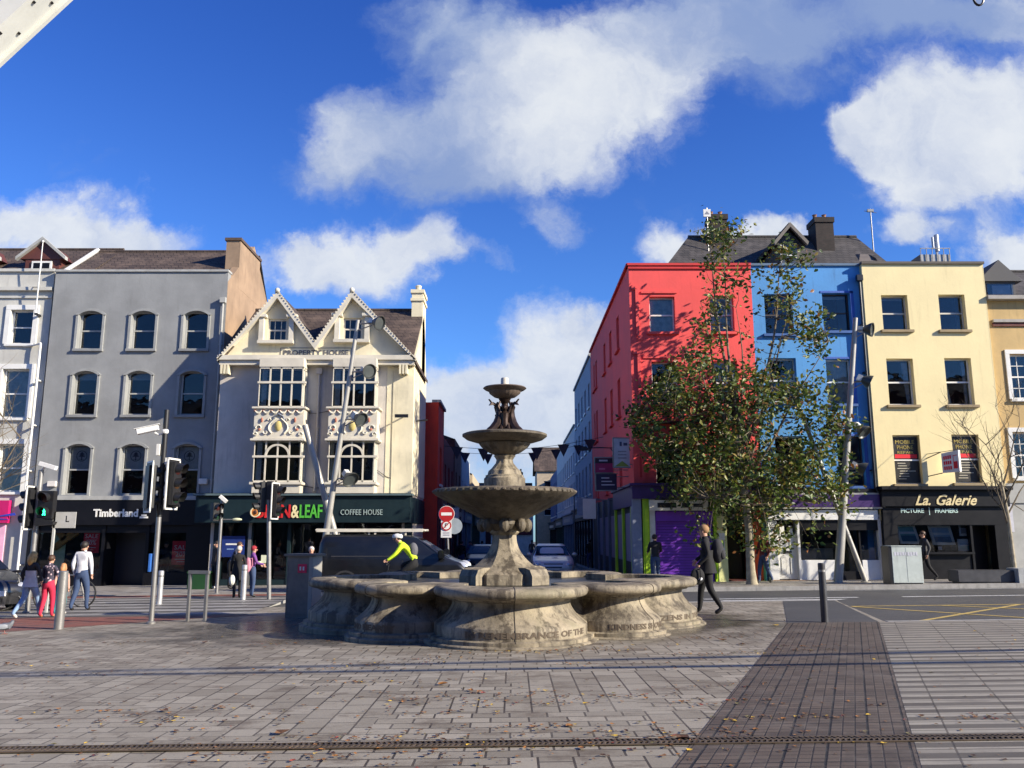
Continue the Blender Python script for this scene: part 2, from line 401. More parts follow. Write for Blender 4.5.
def f_mark(col):
    def f(t, b, ob, x, y, z):
        n = t.noise(ob, 9, 6, .75)
        t.put(b.inputs['Base Color'], t.mix(t.ramp(n, .5, .72), col, (.08,.08,.078))); b.inputs['Roughness'].default_value = .6
    return f
WMARK = ground_mat('white road paint', f_mark((.62,.62,.6))); YMARK = ground_mat('yellow road paint', f_mark((.50,.36,.10)))
def f_far(t, b, ob, x, y, z):
    t.put(b.inputs['Base Color'], t.mix(t.noise(ob, .05, 6, .6), (.05,.05,.048), (.13,.125,.12))); b.inputs['Roughness'].default_value = .9
FARG = ground_mat('far town ground', f_far)
mb = MB(FARG); gquad(mb, [(-1500,-1500),(1500,-1500),(1500,2500),(-1500,2500)], -.16); mb.build('far_ground', kind='structure', smooth=0)
mb = MB(ASPH); gquad(mb, [(-60,15.2),(60,15.2),(60,30),(-60,30)], -.10); gquad(mb, [(-3.2,30),(4.3,30),(4.3,140),(-3.2,140)], -.10)
mb.build('road', kind='structure', smooth=0)
KERB = mat('granite kerb', (.30,.29,.27), .7, var=.15, scale=5, dirt=.3, bmp=.003)
# the square itself, a low slab with a step down to the road
def slabpoly(name, poly, top, bot, m, edge=None):
    mb = MB(m); n = len(poly)
    mb.add([(x, y, G(x,y)+top) for x, y in poly], [tuple(range(n))])
    mb.mat(edge or KERB)
    mb.add([(x, y, G(x,y)+top) for x, y in poly]+[(x, y, G(x,y)+bot) for x, y in poly], [(i, (i+1)%n, n+(i+1)%n, n+i) for i in range(n)])
    return mb.build(name, kind='structure', smooth=0)
slabpoly('plaza_paving', [(-60,-40),(60,-40),(60,15.6),(6.75,15.6),(7.9,20.9),(-60,20.9)], 0, -.14, SLAB)
def kerbline(name, pts, wd, top, bot=-.14):
    mb = MB(KERB)
    for (a, b) in zip(pts, pts[1:]):
        L = math.hypot(b[0]-a[0], b[1]-a[1]); n = max(1, int(L/.9)); d = ((b[0]-a[0])/L, (b[1]-a[1])/L); nn = (-d[1], d[0])
        for i in range(n):
            s0 = L*i/n+.004; s1 = L*(i+1)/n-.004
            q = [(a[0]+d[0]*s0, a[1]+d[1]*s0), (a[0]+d[0]*s1, a[1]+d[1]*s1)]
            q += [(q[1][0]+nn[0]*wd, q[1][1]+nn[1]*wd), (q[0][0]+nn[0]*wd, q[0][1]+nn[1]*wd)]
            mb.add([(x,y,G(x,y)+top) for x,y in q]+[(x,y,G(x,y)+bot) for x,y in q], [(0,1,2,3),(4,5,6,7),(0,1,5,4),(1,2,6,5),(2,3,7,6),(3,0,4,7)])
    return mb.build(name, kind='structure', smooth=0)
kerbline('plaza_kerb', [(60,15.602),(6.77,15.602)], .16, .006)
kerbline('plaza_kerb', [(-4.0,20.90),(60,20.90)][::-1] if False else [(7.9,20.902),(-4.0,20.902)], .16, .006)
# sheets on the square
mb = MB(TACT); gquad(mb, [(-2.9,-3),(-1.0,-3),(2.36,5.0),(6.60,15.45),(4.95,15.45),(.70,5.0)], .004); mb.build('sett_strip', kind='structure', smooth=0)
mb = MB(STRIPE); gquad(mb, [(-.995,-3),(30,-3),(30,15.45),(6.605,15.45),(2.365,5.0)], .004); mb.build('banded_paving', kind='structure', smooth=0)
mb = MB(ASPH); gquad(mb, [(4.95,15.46),(6.6,15.46),(7.85,20.85),(6.6,20.85)], .004); mb.build('ramp_patch', kind='structure', smooth=0)
mb = MB(REDPAVE); gquad(mb, [(-40,15.6),(-9.2,15.6),(-6.6,17.9),(-5.4,18.6),(-40,18.6)], .004); mb.build('red_brick_band', kind='structure', smooth=0)
# raised crossing on the left, flush with the square
slabpoly('raised_crossing', [(-60,20.9),(-6.3,20.9),(-6.3,26.4),(-60,26.4)], 0, -.14, ASPH)
mb = MB(CROSS); gquad(mb, [(-40,18.604),(-5.8,18.604),(-6.4,25.3),(-40,25.3)], .004); mb.build('crossing_paving', kind='structure', smooth=0)
mb = MB(REDPAVE); gquad(mb, [(-40,25.304),(-6.4,25.304),(-6.4,26.35),(-40,26.35)], .004); mb.build('red_brick_edge', kind='structure', smooth=0)
slabpoly('left_footpath', [(-60,26.4),(-4.6,26.4),(-3.3,27.8),(-3.3,130),(-7,130),(-7,33),(-60,33)], .02, -.14, PAVE)
slabpoly('right_footpath', [(4.0,27.6),(4.9,26.6),(60,26.6),(60,31),(4.5,31),(4.5,130),(4.0,130)], .02, -.14, PAVE)
kerbline('right_kerb', [(4.9,26.58),(60,26.58)], .16, .026); kerbline('left_kerb', [(-6.3,26.38),(-4.6,26.38)], .16, .026)
# road paint
mb = MB(WMARK)
for a, b_ in ((5.2,9.4),(10.6,14.2),(16,20),(-1.5,2.2)): gquad(mb, [(a,23.1),(b_,23.1),(b_,23.28),(a,23.28)], -.096)
gquad(mb, [(5.4,22.4),(8.6,22.4),(8.9,22.62),(5.6,22.62)], -.096)
gquad(mb, [(9.5,26.2),(40,26.2),(40,26.3),(9.5,26.3)], -.096)
mb.build('white_road_markings', kind='structure', smooth=0)
mb = MB(YMARK)
def yline(a, b_, wd=.12):
    L = math.hypot(b_[0]-a[0], b_[1]-a[1]); n = (-(b_[1]-a[1])/L*wd/2, (b_[0]-a[0])/L*wd/2)
    gquad(mb, [(a[0]+n[0],a[1]+n[1]),(b_[0]+n[0],b_[1]+n[1]),(b_[0]-n[0],b_[1]-n[1]),(a[0]-n[0],a[1]-n[1])], yline.o); yline.o += .0008
yline.o = -.096
x = 7.3
yline((7.2,15.95),(30,15.95)); yline((8.0,20.2),(30,20.2))
while x < 26:
    yline((x,16.05),(x+4.6,20.1)); yline((x+3.4,16.05),(x-.6 if x-.6>7.9 else 8.0,20.1)); x += 3.4
mb.build('yellow_box_marking', kind='structure', smooth=0)
# drain channel with its slotted grate
DR = mat('rusty cast iron', (.10,.075,.055), .7, metal=.4, var=.35, scale=6, dirt=.4)
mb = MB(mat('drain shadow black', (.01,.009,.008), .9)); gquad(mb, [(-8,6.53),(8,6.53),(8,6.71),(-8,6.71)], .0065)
mb.mat(DR); z0, z1 = .008, .016
def gbox(x0,x1,y0,y1,dx=0):
    p = [(x0,y0),(x1,y0),(x1+dx,y1),(x0+dx,y1)]
    mb.add([(x,y,G(x,y)+z1) for x,y in p]+[(x,y,G(x,y)+z0) for x,y in p], [(0,1,2,3),(0,1,5,4),(1,2,6,5),(2,3,7,6),(3,0,4,7)])
for yy0 in (6.53, 6.613, 6.695): gbox(-8, 8, yy0, yy0+.015)
x = -7.98
while x < 7.9:
    gbox(x, x+.016, 6.545, 6.613, .02); gbox(x+.02, x+.036, 6.628, 6.695, -.02); x += .042
link_o = mb.build('drain_grate', smooth=0, label='long narrow iron drain grate crossing the paved square in the foreground', category='drain')
# wet puddle by the kiosk is part of the damp slab; fallen leaves
LEAFC = []
def leafmat(name, cols, trans=.25):
    m, t, b, o = new_mat(name); g = t.node('ShaderNodeNewGeometry')
    r = t.node('ShaderNodeValToRGB'); t.l.new(g.outputs['Random Per Island'], r.inputs[0]); cr = r.color_ramp; cr.interpolation = 'CONSTANT'
    while len(cr.elements) < len(cols): cr.elements.new(.5)
    for i, (p, c) in enumerate(cols): cr.elements[i].position = p; cr.elements[i].color = (*c, 1)
    t.l.new(r.outputs[0], b.inputs['Base Color']); b.inputs['Roughness'].default_value = .5
    if trans:
        tr = t.node('ShaderNodeBsdfTranslucent'); t.l.new(r.outputs[0], tr.inputs[0]); mx = t.node('ShaderNodeMixShader'); mx.inputs[0].default_value = trans
        t.l.new(b.outputs[0], mx.inputs[1]); t.l.new(tr.outputs[0], mx.inputs[2]); t.l.new(mx.outputs[0], o.inputs[0])
    return m
LITTER = leafmat('fallen leaves', [(0,(.16,.08,.03)),(.34,(.09,.045,.02)),(.66,(.30,.13,.03)),(.84,(.55,.36,.04)),(.91,(.22,.05,.03)),(.95,(.14,.12,.05))], 0)
mb = MB(LITTER); rl = random.Random(5)
def leaf(x, y, s, z=None, flat=.25):
    a = rl.random()*6.28; n = 7; c = []
    for i in range(n):
        t = 2*math.pi*i/n; r = s*(.5+.5*rl.random())*(1 if i % 2 else .7); px_, py_ = r*math.cos(t), .7*r*math.sin(t)
        c.append((x+px_*math.cos(a)-py_*math.sin(a), y+px_*math.sin(a)+py_*math.cos(a)))
    z = (G(x,y)+.008) if z is None else z; cz = rl.random()*s*flat
    mb.add([(p[0],p[1],z+(.3+rl.random())*s*flat*.8) for p in c]+[(x,y,z+.002)], [(i,(i+1)%n,n) for i in range(n)])
for i in range(620):
    y = 4.9+ (rl.random()**1.5)*11; x = (rl.random()*2-1)*(y*.66); leaf(x, y, .010+rl.random()*.034)
for (cx, cy, n, sp) in ((-3.1,7.6,22,.5),(-1.0,6.3,34,.8),(-.8,8.6,26,.6),(1.1,6.9,30,.45),(-2.6,6.62,30,1.8),(2.0,6.62,26,2.2),(.3,6.62,24,1.5),(.9,12.15,34,.9),(3.6,13.6,10,.7),(-2.9,5.4,16,.5),(.4,8.6,14,.4),(-.2,12.0,30,1.0)):
    for i in range(int(n*2.6)):
        leaf(cx+rl.gauss(0, sp), cy+rl.gauss(0, sp*.12 if sp > 1 else sp*.35), .012+rl.random()*.036)
for k in range(34):
    y = 5.2+(rl.random()**1.3)*8.5; x = (rl.random()*2-1)*y*.6
    for i in range(16+int(rl.random()*26)): leaf(x+rl.gauss(0,.22+.02*y), y+rl.gauss(0,.07), .014+rl.random()*.034)
for (x, y, s) in ((-3.2,8.05,.075),(-2.75,7.2,.05),(-1.85,7.05,.10),(-.42,8.9,.06),(3.15,12.9,.11),(-2.0,5.6,.055),(3.35,7.9,.06),(-.75,9.3,.09),(1.3,6.7,.09),(3.3,12.4,.08),(-4.8,13.5,.08),(4.6,15,.09)):
    leaf(x, y, s*1.15)
mb.build('fallen_leaves', kind='stuff', label='scattered yellow and brown fallen leaves on the paving', category='leaves', smooth=0)
# ---------------------------------------------------------------- building kit
class Bld:
    def __init__(s, name, label, x0, D, rz=0., group=None, cat='building', oy=None):
        s.x0 = x0; s.D = D; s.g = G(x0, D if oy is None else oy)
        s.root = thing(name, label, cat, (x0, D if oy is None else oy, s.g), rz, group); s.loc = (0,0,0); s.rz = 0.
    def p(s, px, py, dy=0.):
        X, Z = P(px, py, s.D+dy); return X-s.x0, Z-s.g
    def r(s, x0, x1, y0, y1, dy=0.):                        # photo rectangle on this front -> local rectangle ax,bx,az,bz
        ax, _ = s.p(x0, (y0+y1)/2, dy); bx, _ = s.p(x1, (y0+y1)/2, dy)
        return ax, bx, s.p(x0, y1, dy)[1], s.p(x0, y0, dy)[1]
    def part(s, mb, name, parent=None, **kw):
        if parent is not None: return mb.build(name, parent, **kw)
        return mb.build(name, s.root, s.loc, s.rz, **kw)
def wallmesh(mb, x0, x1, z0, z1, y0, y1, ops, rise=0.):
    zs = sorted({z0, z1, *[min(max(o[2], z0), z1) for o in ops], *[min(max(o[3], z0), z1) for o in ops]})
    for a, b in zip(zs, zs[1:]):
        if b-a < 1e-5: continue
        zc = (a+b)/2; cur = x0
        for o in sorted([o for o in ops if o[2] < zc < o[3]]):
            if o[0] > cur: mb.box(cur, o[0], y0, y1, a, b)
            cur = max(cur, o[1])
        if cur < x1: mb.box(cur, x1, y0, y1, a, b)
    for o in ops:
        rs = o[4] if len(o) > 4 else 0
        if rs:
            w_ = (o[1]-o[0])/2; rad = (w_*w_+rs*rs)/(2*rs); cx = (o[0]+o[1])/2; cz = o[3]-rad; n = 10
            f = lambda t: cz+math.sqrt(max(rad*rad-(t-cx)**2, 0))
            for i in range(n):
                a = o[0]+(o[1]-o[0])*i/n; b = o[0]+(o[1]-o[0])*(i+1)/n
                mb.prism([(a, f(a)), (b, f(b)), (b, o[3]+.0005), (a, o[3]+.0005)], y0+.001, y1)
def window(B, o, fm=WHITE, nx=1, nz=2, y=.14, sill=None, surround=None, curtain=None, fw=.06, split=.5, bars=0, open_=0., blind=None, label=None, sw=.13, sp=.035):
    ax, bx, az, bz = o[:4]; rs = o[4] if len(o) > 4 else 0; e = .004
    ax += e; bx -= e; az += e; bz -= e
    mb = MB(fm)
    mb.box(ax, ax+fw, y, y+.08, az, bz); mb.box(bx-fw, bx, y, y+.08, az, bz)
    mb.box(ax+fw, bx-fw, y, y+.08, az, az+fw*1.2); mb.box(ax+fw, bx-fw, y, y+.08, bz-fw, bz)
    zs = az+(bz-az)*split
    if nz == 2: mb.box(ax+fw, bx-fw, y+.003, y+.075, zs-.028, zs+.028)
    for i in range(1, nx):
        x = ax+(bx-ax)*i/nx; mb.box(x-.03, x+.03, y+.006, y+.07, az+fw*1.2, bz-fw)
    if bars:                                                # glazing bars: (columns, rows per sash)
        for i in range(1, bars[0]):
            x = ax+(bx-ax)*i/bars[0]; mb.box(x-.013, x+.013, y+.02, y+.05, az+fw, bz-fw)
        for s0, s1 in ((az, zs), (zs, bz)):
            for j in range(1, bars[1]):
                z = s0+(s1-s0)*j/bars[1]; mb.box(ax+fw, bx-fw, y+.022, y+.048, z-.013, z+.013)
    wobj = B.part(mb, 'window', label=label)
    g = MB(GLASS); g.box(ax+fw*.5, bx-fw*.5, y+.032, y+.038, az+fw*.5, bz-fw*.5); g.build('pane', wobj, smooth=0)
    if sill is not None:
        s_ = MB(sill); s_.box(ax-.12, bx+.12, -.11, y+.001, az-.11, az-.004); s_.build('sill', wobj, bevel=.01)
    if surround is not None:
        s_ = MB(surround); t0 = -sp; w_ = sw
        s_.box(ax-w_, ax-e-.001, t0, .05, az-.002, bz-(rs if rs else 0)); s_.box(bx+e+.001, bx+w_, t0, .05, az-.002, bz-(rs if rs else 0))
        if rs:
            hw = (bx-ax)/2; rad = (hw*hw+rs*rs)/(2*rs); cx = (ax+bx)/2; cz = bz-rad; an = math.asin(hw/rad)
            s_.arcband(cx, cz, rad+.004, rad+w_, math.pi/2-an*(1+w_/hw*.8), math.pi/2+an*(1+w_/hw*.8), t0, .0, 12)
        else: s_.box(ax-w_, bx+w_, t0, .0, bz+e+.001, bz+w_)
        s_.build('surround', wobj)
    if curtain:
        c = MB(curtain if not isinstance(curtain, (tuple, bool)) else CURT); n = 14; wd = (bx-ax)
        lo, hi = (az, bz)
        vs = []; 
        for i in range(n+1):
            x = ax+wd*i/n; yy_ = y+.095+.012*math.sin(i*2.2); vs += [(x, yy_, lo), (x, yy_, hi)]
        c.add(vs, [(2*i, 2*i+2, 2*i+3, 2*i+1) for i in range(n)]); c.build('curtain', wobj)
    if blind:
        c = MB(mat('roller blind', (.42,.41,.38), .8, var=.1)); c.box(ax+fw, bx-fw, y+.12, y+.13, bz-(bz-az)*blind, bz-fw); c.build('blind', wobj)
    return wobj
def shell(B, W, H, Dp, ops, m, th=.34, base=-.6, side=None, x0=0., intr=True, flat=True, intz=(None, None)):
    mb = MB(m); wallmesh(mb, x0, W, base, H, 0, th, ops)
    if side: mb.mat(side)
    mb.box(x0, x0+.3, th, Dp, base, H-.003); mb.box(W-.3, W, th, Dp, base, H-.003)
    mb.box(x0+.3, W-.3, Dp-.3, Dp, base, H-.003)
    if flat: mb.mat(SLATE); mb.box(x0+.3, W-.3, th, Dp-.3, H-.5, H-.35)
    wl = B.part(mb, 'wall')
    if intr:
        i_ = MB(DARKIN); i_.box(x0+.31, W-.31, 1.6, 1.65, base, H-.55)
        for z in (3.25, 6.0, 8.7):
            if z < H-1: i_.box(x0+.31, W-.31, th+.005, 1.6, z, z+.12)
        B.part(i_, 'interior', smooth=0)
    return wl
def boxes(m, lst, bevel=0.):
    mb = MB(m)
    for b in lst: mb.box(*b)
    return mb
def downpipe(B, x, z0, z1, y=-.08, m=None, hopper=True, r=.045):
    mb = MB(m or BLACK); mb.tube([(x, y, z0), (x, y, z1)], r, 10)
    if hopper: mb.box(x-.11, x+.11, y-.09, y+.07, z1-.02, z1+.2)
    z = z0+.6
    while z < z1: mb.box(x-.07, x+.07, y-.01, .0, z, z+.05); z += 1.8
    B.part(mb, 'downpipe')
def gable_roof(B, x0, x1, y0, yr, y1, ze, zr, m=SLATE, th=.12, name='roof', parent=None):
    mb = MB(m)
    prof = [(y0, ze), (yr, zr), (y1, ze), (y1, ze-th), (yr, zr-th*1.6), (y0, ze-th)]
    vs = [(x0, y, z) for y, z in prof]+[(x1, y, z) for y, z in prof]; n = 6
    mb.add(vs, [(0,1,4,5), (1,2,3,4), (6,7,10,11), (7,8,9,10)]+[(i, (i+1)%n, n+(i+1)%n, n+i) for i in range(n)])
    mb.tube([(x0, yr, zr+.02), (x1, yr, zr+.02)], .07, 8)
    return B.part(mb, name, parent)
def chimney(B, x0, x1, y0, y1, z0, z1, m=BRICK, pots=3, parent=None, along='x'):
    mb = MB(m); mb.box(x0, x1, y0, y1, z0, z1-.25); mb.box(x0-.06, x1+.06, y0-.06, y1+.06, z1-.25, z1-.08); mb.box(x0-.02, x1+.02, y0-.02, y1+.02, z1-.08, z1)
    c = B.part(mb, 'chimney', parent)
    for i in range(pots):
        f = (i+.5)/pots; x = x0+(x1-x0)*(f if along == 'x' else .5); y = y0+(y1-y0)*(f if along == 'y' else .5)
        p = MB(mat('clay chimney pot', (.28,.13,.07), .8, var=.3)); p.lathe([(.11,0),(.10,.1),(.09,.32),(.12,.36),(.12,.4),(.07,.4)], (x,y,z1), 10); p.build('chimney_pot', c)
    return c
def render_m(name, col, **kw): return mat(name, col, kw.pop('rough', .8), var=kw.pop('var', .13), scale=kw.pop('scale', .7), dirt=kw.pop('dirt', .22), bmp=.006, streak=kw.pop('streak', .5), **kw)
GREYR = render_m('grey render', (.25,.255,.25), streak=.22); CREAMR = render_m('pale stone render', (.50,.49,.44))
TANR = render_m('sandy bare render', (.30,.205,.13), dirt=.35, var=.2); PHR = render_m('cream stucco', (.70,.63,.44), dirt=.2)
PHW = mat('cream gloss timber', (.60,.555,.45), .5, var=.08, scale=2, dirt=.2); PHD = render_m('shaded cream stucco', (.50,.455,.40), dirt=.2, streak=.5)  # PHD: greyer copy of the cream stucco, with the front's shade in its colour
REDR = render_m('coral red render', (.78,.085,.08), dirt=.05, streak=.3, var=.06); BLUER = render_m('sky blue render', (.075,.27,.58), dirt=.08, streak=.5, var=.08)
YELR = render_m('butter yellow render', (.78,.66,.36), dirt=.06, streak=.22, var=.05); TAN2 = render_m('ochre render', (.52,.36,.15), dirt=.1, streak=.4)
GSUR = mat('light grey plaster trim', (.36,.36,.335), .7, var=.1, dirt=.15)
LIME = mat('lime green paint', (.42,.66,.03), .45, var=.08); PURP = mat('purple paint', (.13,.035,.36), .45, var=.12); PURD = mat('dark purple paint', (.05,.02,.12), .4)
TEAL = mat('very dark teal paint', (.008,.020,.024), .5, spec=.3); BLUEGREY = mat('blue grey paint', (.22,.25,.33), .5)
SHOPG = mat('shop black', (.006,.006,.008), .45, var=.15, spec=.25); REDP = mat('red sale poster', (.80,.03,.05), .6); 
# ================================================================ left: pale corner building
B = Bld('terraced_building', 'pale stone coloured four storey building with flagpole and dormers, at the far left edge', -25.2, 32.8)
W_ = P(47, 350, 32.8)[0]+25.2; H_ = B.p(30, 272)[1]
ops = []
for (x0,x1,y0,y1) in ((10,33,310,344),(1,28,369,418),(-3,23,444,492)):
    ops.append(B.r(x0,x1,y0,y1))
for dx in (-62,):
    for (x0,x1,y0,y1) in ((10,33,310,344),(1,28,369,418),(-3,23,444,492)): ops.append(B.r(x0+dx,x1+dx,y0,y1))
zs = B.p(0, 507)[1]
ops.append((.5, W_-.9, -.1, zs-.65))
shell(B, W_, H_, 9, ops, CREAMR, flat=False)
for i, o in enumerate(ops[:6]):
    window(B, o, WHITE, sill=WHITE, surround=WHITE, sw=.2, sp=.07, curtain=(i in (1,2)))
mb = MB(CREAMR)
for py, h, pr in ((289.5,.14,.16),(297.5,.07,.07)):
    z = B.p(20, py)[1]; mb.box(-.05, W_+.02, -pr, .0, z-h/2, z+h/2)
mb.box(-.05, W_+.02, -.1, .3, H_, H_+.12); B.part(mb, 'cornice')
rf = gable_roof(B, 0, W_+1.2, .25, 3.2, 6.4, H_+.0, B.p(60,250,3.2)[1], SLATE2)
for px in (44, -22):
    x, z = B.p(px, 262, .9); d = MB(mat('dark red dormer paint', (.10,.03,.022), .6))
    zb = H_; d.box(x-.72, x+.72, .8, 2.6, zb, zb+.85)
    d.prism([(x-.95, zb+.82), (x, zb+1.62), (x+.95, zb+.82)], .76, 3.0); dd = B.part(d, 'dormer')
    d = MB(GSUR); 
    for s in (-1, 1): d.prism([(x+s*1.05, zb+.74), (x+s*1.05, zb+.88), (x, zb+1.76), (x, zb+1.62)], .6, .8)
    d.build('bargeboard', dd); d = MB(WHITE); d.box(x-.42, x+.42, .74, .80, zb+.02, zb+.72); d.mat(SHOPG); d.box(x-.34, x-.03, .735, .74, zb+.1, zb+.64); d.box(x+.03, x+.34, .735, .74, zb+.1, zb+.64); d.build('dormer_window', dd)
x, z0 = B.p(40, 318); _, z1 = B.p(43, 246)
mb = MB(WHITE); mb.tube([(x-.02,-.30,z0),(x+.12,-.55,z1)], [.03,.018], 8); mb.sph((x+.12,-.55,z1), .05); mb.mat(BLACK); mb.box(x-.05,x+.05,-.35,0,z0+.05,z0+.12); mb.tube([(x+.03,-.4,B.p(0,290)[1]),(x-.55,0,B.p(0,287)[1])], .015, 6); B.part(mb, 'flagpole')
downpipe(B, W_-.12, .3, B.p(40,345)[1], m=WHITE, y=-.28, hopper=False)
mb = MB(WHITE); mb.tube([(W_-.12,-.28,B.p(40,345)[1]),(W_-.5,-.1,B.p(40,345)[1]-.03),(W_-.95,-.05,B.p(40,345)[1]-.05)], .045, 8); B.part(mb, 'gutter_pipe')
# pink shop
mb = MB(mat('magenta shop sign', (.45,.01,.11), .4)); mb.box(.3, W_-.75, -.22, -.02, zs-.62, zs+.25); mb.mat(mat('blue swoosh paint', (.03,.05,.35), .4)); 
xx, zz = B.p(10, 517); mb.prism([(xx-1.2,zz-.12),(xx+.3,zz+.16),(xx+.35,zz+.06),(xx-.6,zz-.02),(xx+.2,zz-.1)], -.24, -.222); sg = B.part(mb, 'shop_sign')
mb = MB(mat('pale pink shopfront paint', (.72,.38,.52), .5)); mb.box(.3, W_-.9, -.04, .02, zs-1.35, zs-.64)
mb.box(.3,.7,-.04,.3,-.3,zs-1.35); mb.box(W_-1.25,W_-.9,-.04,.3,-.3,zs-1.35); mb.box(.7,W_-1.25,-.03,.3,-.3,.75); B.part(mb, 'shopfront')
mb = MB(GLASS); mb.box(.7,W_-1.25,.1,.11,.75,zs-1.35); B.part(mb, 'shop_window', smooth=0)
mb = MB(mat('dark poster', (.03,.02,.02), .5)); mb.box(W_-2.9,W_-1.5,.14,.15,1.1,zs-1.55); mb.mat(mat('brown poster art', (.35,.16,.08), .5)); mb.sph((W_-2.2,.14,2.05),(.22,.01,.12)); B.part(mb, 'poster')
# ================================================================ grey building
x0g = P(56,272,32.6)[0]
B = Bld('terraced_building', 'plain grey rendered four storey building with nine arched windows above a black clothes shop', x0g, 32.6)
W_ = P(214,500,32.6)[0]-x0g; H_ = B.p(100,272)[1]; zs = B.p(100,497)[1]
ops = []
for (x0,x1,y0,y1) in ((78,101,311,349),(131,154,311,349),(184,206.5,311,349),(74,96,371,415),(127,150,371,415),(180,202.5,371,415),(64.5,89,444,495),(119,144,444,495),(173.5,199,444,495)):
    ops.append(B.r(x0,x1,y0,y1)+(.17,))
cc = [sum((ops[i+3*j][0]+ops[i+3*j][1])/2 for j in range(3))/3 for i in range(3)]
ops = [(cc[i%3]-.49, cc[i%3]+.49, o[2], o[3], .17) for i, o in enumerate(ops)]
so_ = (.35, W_-.35, .0, zs-1.0)
shell(B, W_, H_, 9, ops+[so_], GREYR, side=TANR, flat=False)
for i, o in enumerate(ops):
    wv = window(B, o, GSUR, sill=GREYR, surround=mat('soft grey trim', (.275,.28,.27), .8), sw=.10, sp=.06, blind=(.18 if i in (3,4) else None), y=.2)
    if i > 5:                                               # white sun film with a round tree badge
        c = MB(mat('white window film', (.50,.50,.49), .6)); c.box(o[0]+.08,o[1]-.08,.27,.28,(o[2]+o[3])/2,o[3]-.1); 
        cx = (o[0]+o[1])/2; cz = o[3]-.45; c.mat(mat('badge grey', (.10,.10,.11), .6)); c.arcband(cx,cz,.19,.215,0,2*math.pi,.262,.269,18)
        c.box(cx-.018,cx+.018,.262,.269,cz-.17,cz); c.box(cx-.1,cx+.1,.262,.269,cz-.14,cz-.125)
        for k, wd in enumerate((.15,.13,.09)): c.prism([(cx-wd,cz-.03+k*.055),(cx+wd,cz-.03+k*.055),(cx,cz+.05+k*.055)], .262, .269)
        c.build('window_badge', wv)
mb = MB(mat('pale coping stone', (.36,.36,.34), .8, dirt=.3)); mb.box(-.03,W_+.03,-.07,.38,H_,H_+.09); B.part(mb, 'coping')
zr = B.p(150,252,3.1)[1]
rf = gable_roof(B, 0, W_-.3, .38, 3.1, 5.9, H_-.1, zr, SLATE2)
mb = MB(mat('white verge lead', (.6,.6,.58), .6)); mb.tube([(.02,.38,H_+.06),(.02,3.1,zr+.1)], .09, 6); B.part(mb, 'verge', rf)
mb = MB(TANR)                                              # gable end and long chimney stack facing right
vs = [(.012,H_-.4),(3.1,zr+.25),(6.1,H_-.4),(9,H_-2.2),(9,2),(.012,2)]
mb.add([(W_-.302,y,z) for y,z in vs]+[(W_+.012,y,z) for y,z in vs], [tuple(range(6)), tuple(range(6,12))]+[(i,(i+1)%6,6+(i+1)%6,6+i) for i in range(6)]); B.part(mb, 'gable_wall')
zc = B.p(238,238,1.2)[1]; mb = MB(TANR); mb.box(W_-.58,W_+.016,1.2,4.0,H_-.3,zc-.12); mb.mat(mat('dark coping brick', (.09,.06,.045), .8)); mb.box(W_-.64,W_+.07,1.14,4.06,zc-.12,zc); B.part(mb, 'chimney')
mb = MB(BLACK); mb.tube([(W_-.1,4.1,zr+.15),(W_-.1,6.3,H_-.6)], .07, 6); B.part(mb, 'verge', rf)
mb = MB(GSUR); mb.box(-.02,W_+.02,-.22,.0,zs-.12,zs+.03); B.part(mb, 'string_course')
# black shopfront
zf = B.p(100,525)[1]
mb = MB(SHOPG); mb.box(.0,W_,-.18,-.002,zf,zs-.121); fas = B.part(mb, 'fascia')
mb = MB(WHITE); x, z = B.p(118,513.5); a, b_, _, _ = B.r(96,140.5,508,518)
mb.text('Timberland', .40, (a+b_)/2, -.19, z, .03, bold=.012, width=b_-a)
x1, z1 = B.p(146,516); mb.box(x1-.16,x1+.16,-.2,-.182,z1-.09,z1-.02); mb.box(x1-.1,x1+.1,-.2,-.182,z1+.0,z1+.05); mb.build('shop_lettering', fas)
a, b_, c_, d_ = B.r(104,145,527,584)
mb = MB(SHOPG); mb.box(.0,.36,-.1,.3,-.4,zf); mb.box(W_-.95,W_,-.1,.3,-.4,zf)
mb.box(a-.12,a,-.05,.9,-.3,zf); mb.box(b_,b_+.12,-.05,.9,-.3,zf); mb.box(.36,a-.12,-.04,.1,-.3,.55); mb.box(b_+.12,W_-.95,-.04,.1,-.3,.55); mb.box(.36,W_-.36,.0,.3,zf-.3,zf)
mb.mat(mat('recessed door dark blue', (.008,.010,.018), .35)); mb.box(a,b_,.9,1.0,-.3,zf); B.part(mb, 'shopfront')
mb = MB(GLASS); mb.box(.36,a-.12,.02,.03,.55,zf-.3); mb.box(b_+.12,W_-.95,.02,.03,.55,zf-.3); B.part(mb, 'shop_window', smooth=0)
for (px0,px1,py0,py1) in ((82,98,530,553),(171,190,541,565)):
    a1,b1,c1,d1 = B.r(px0,px1,py0,py1); mb = MB(REDP); mb.box(a1,b1,.10,.115,c1,d1); h = d1-c1; mb.mat(WHITE)
    mb.text('SALE', h*.26, (a1+b1)/2, .095, c1+h*.72, .008, width=(b1-a1)*.8); mb.text('20%', h*.28, (a1+b1)/2, .095, c1+h*.44, .008, width=(b1-a1)*.62)
    mb.box(a1+.08,b1-.08,.094,.099,c1+h*.56,c1+h*.575); mb.box(a1+.12,b1-.12,.094,.099,c1+h*.22,c1+h*.245); mb.box(a1+.2,b1-.2,.094,.099,c1+h*.12,c1+h*.14)
    B.part(mb, 'sale_poster')
mb = MB(mat('orange wood prop', (.42,.22,.04), .5)); a1,b1,c1,d1 = B.r(47,84,528,549)
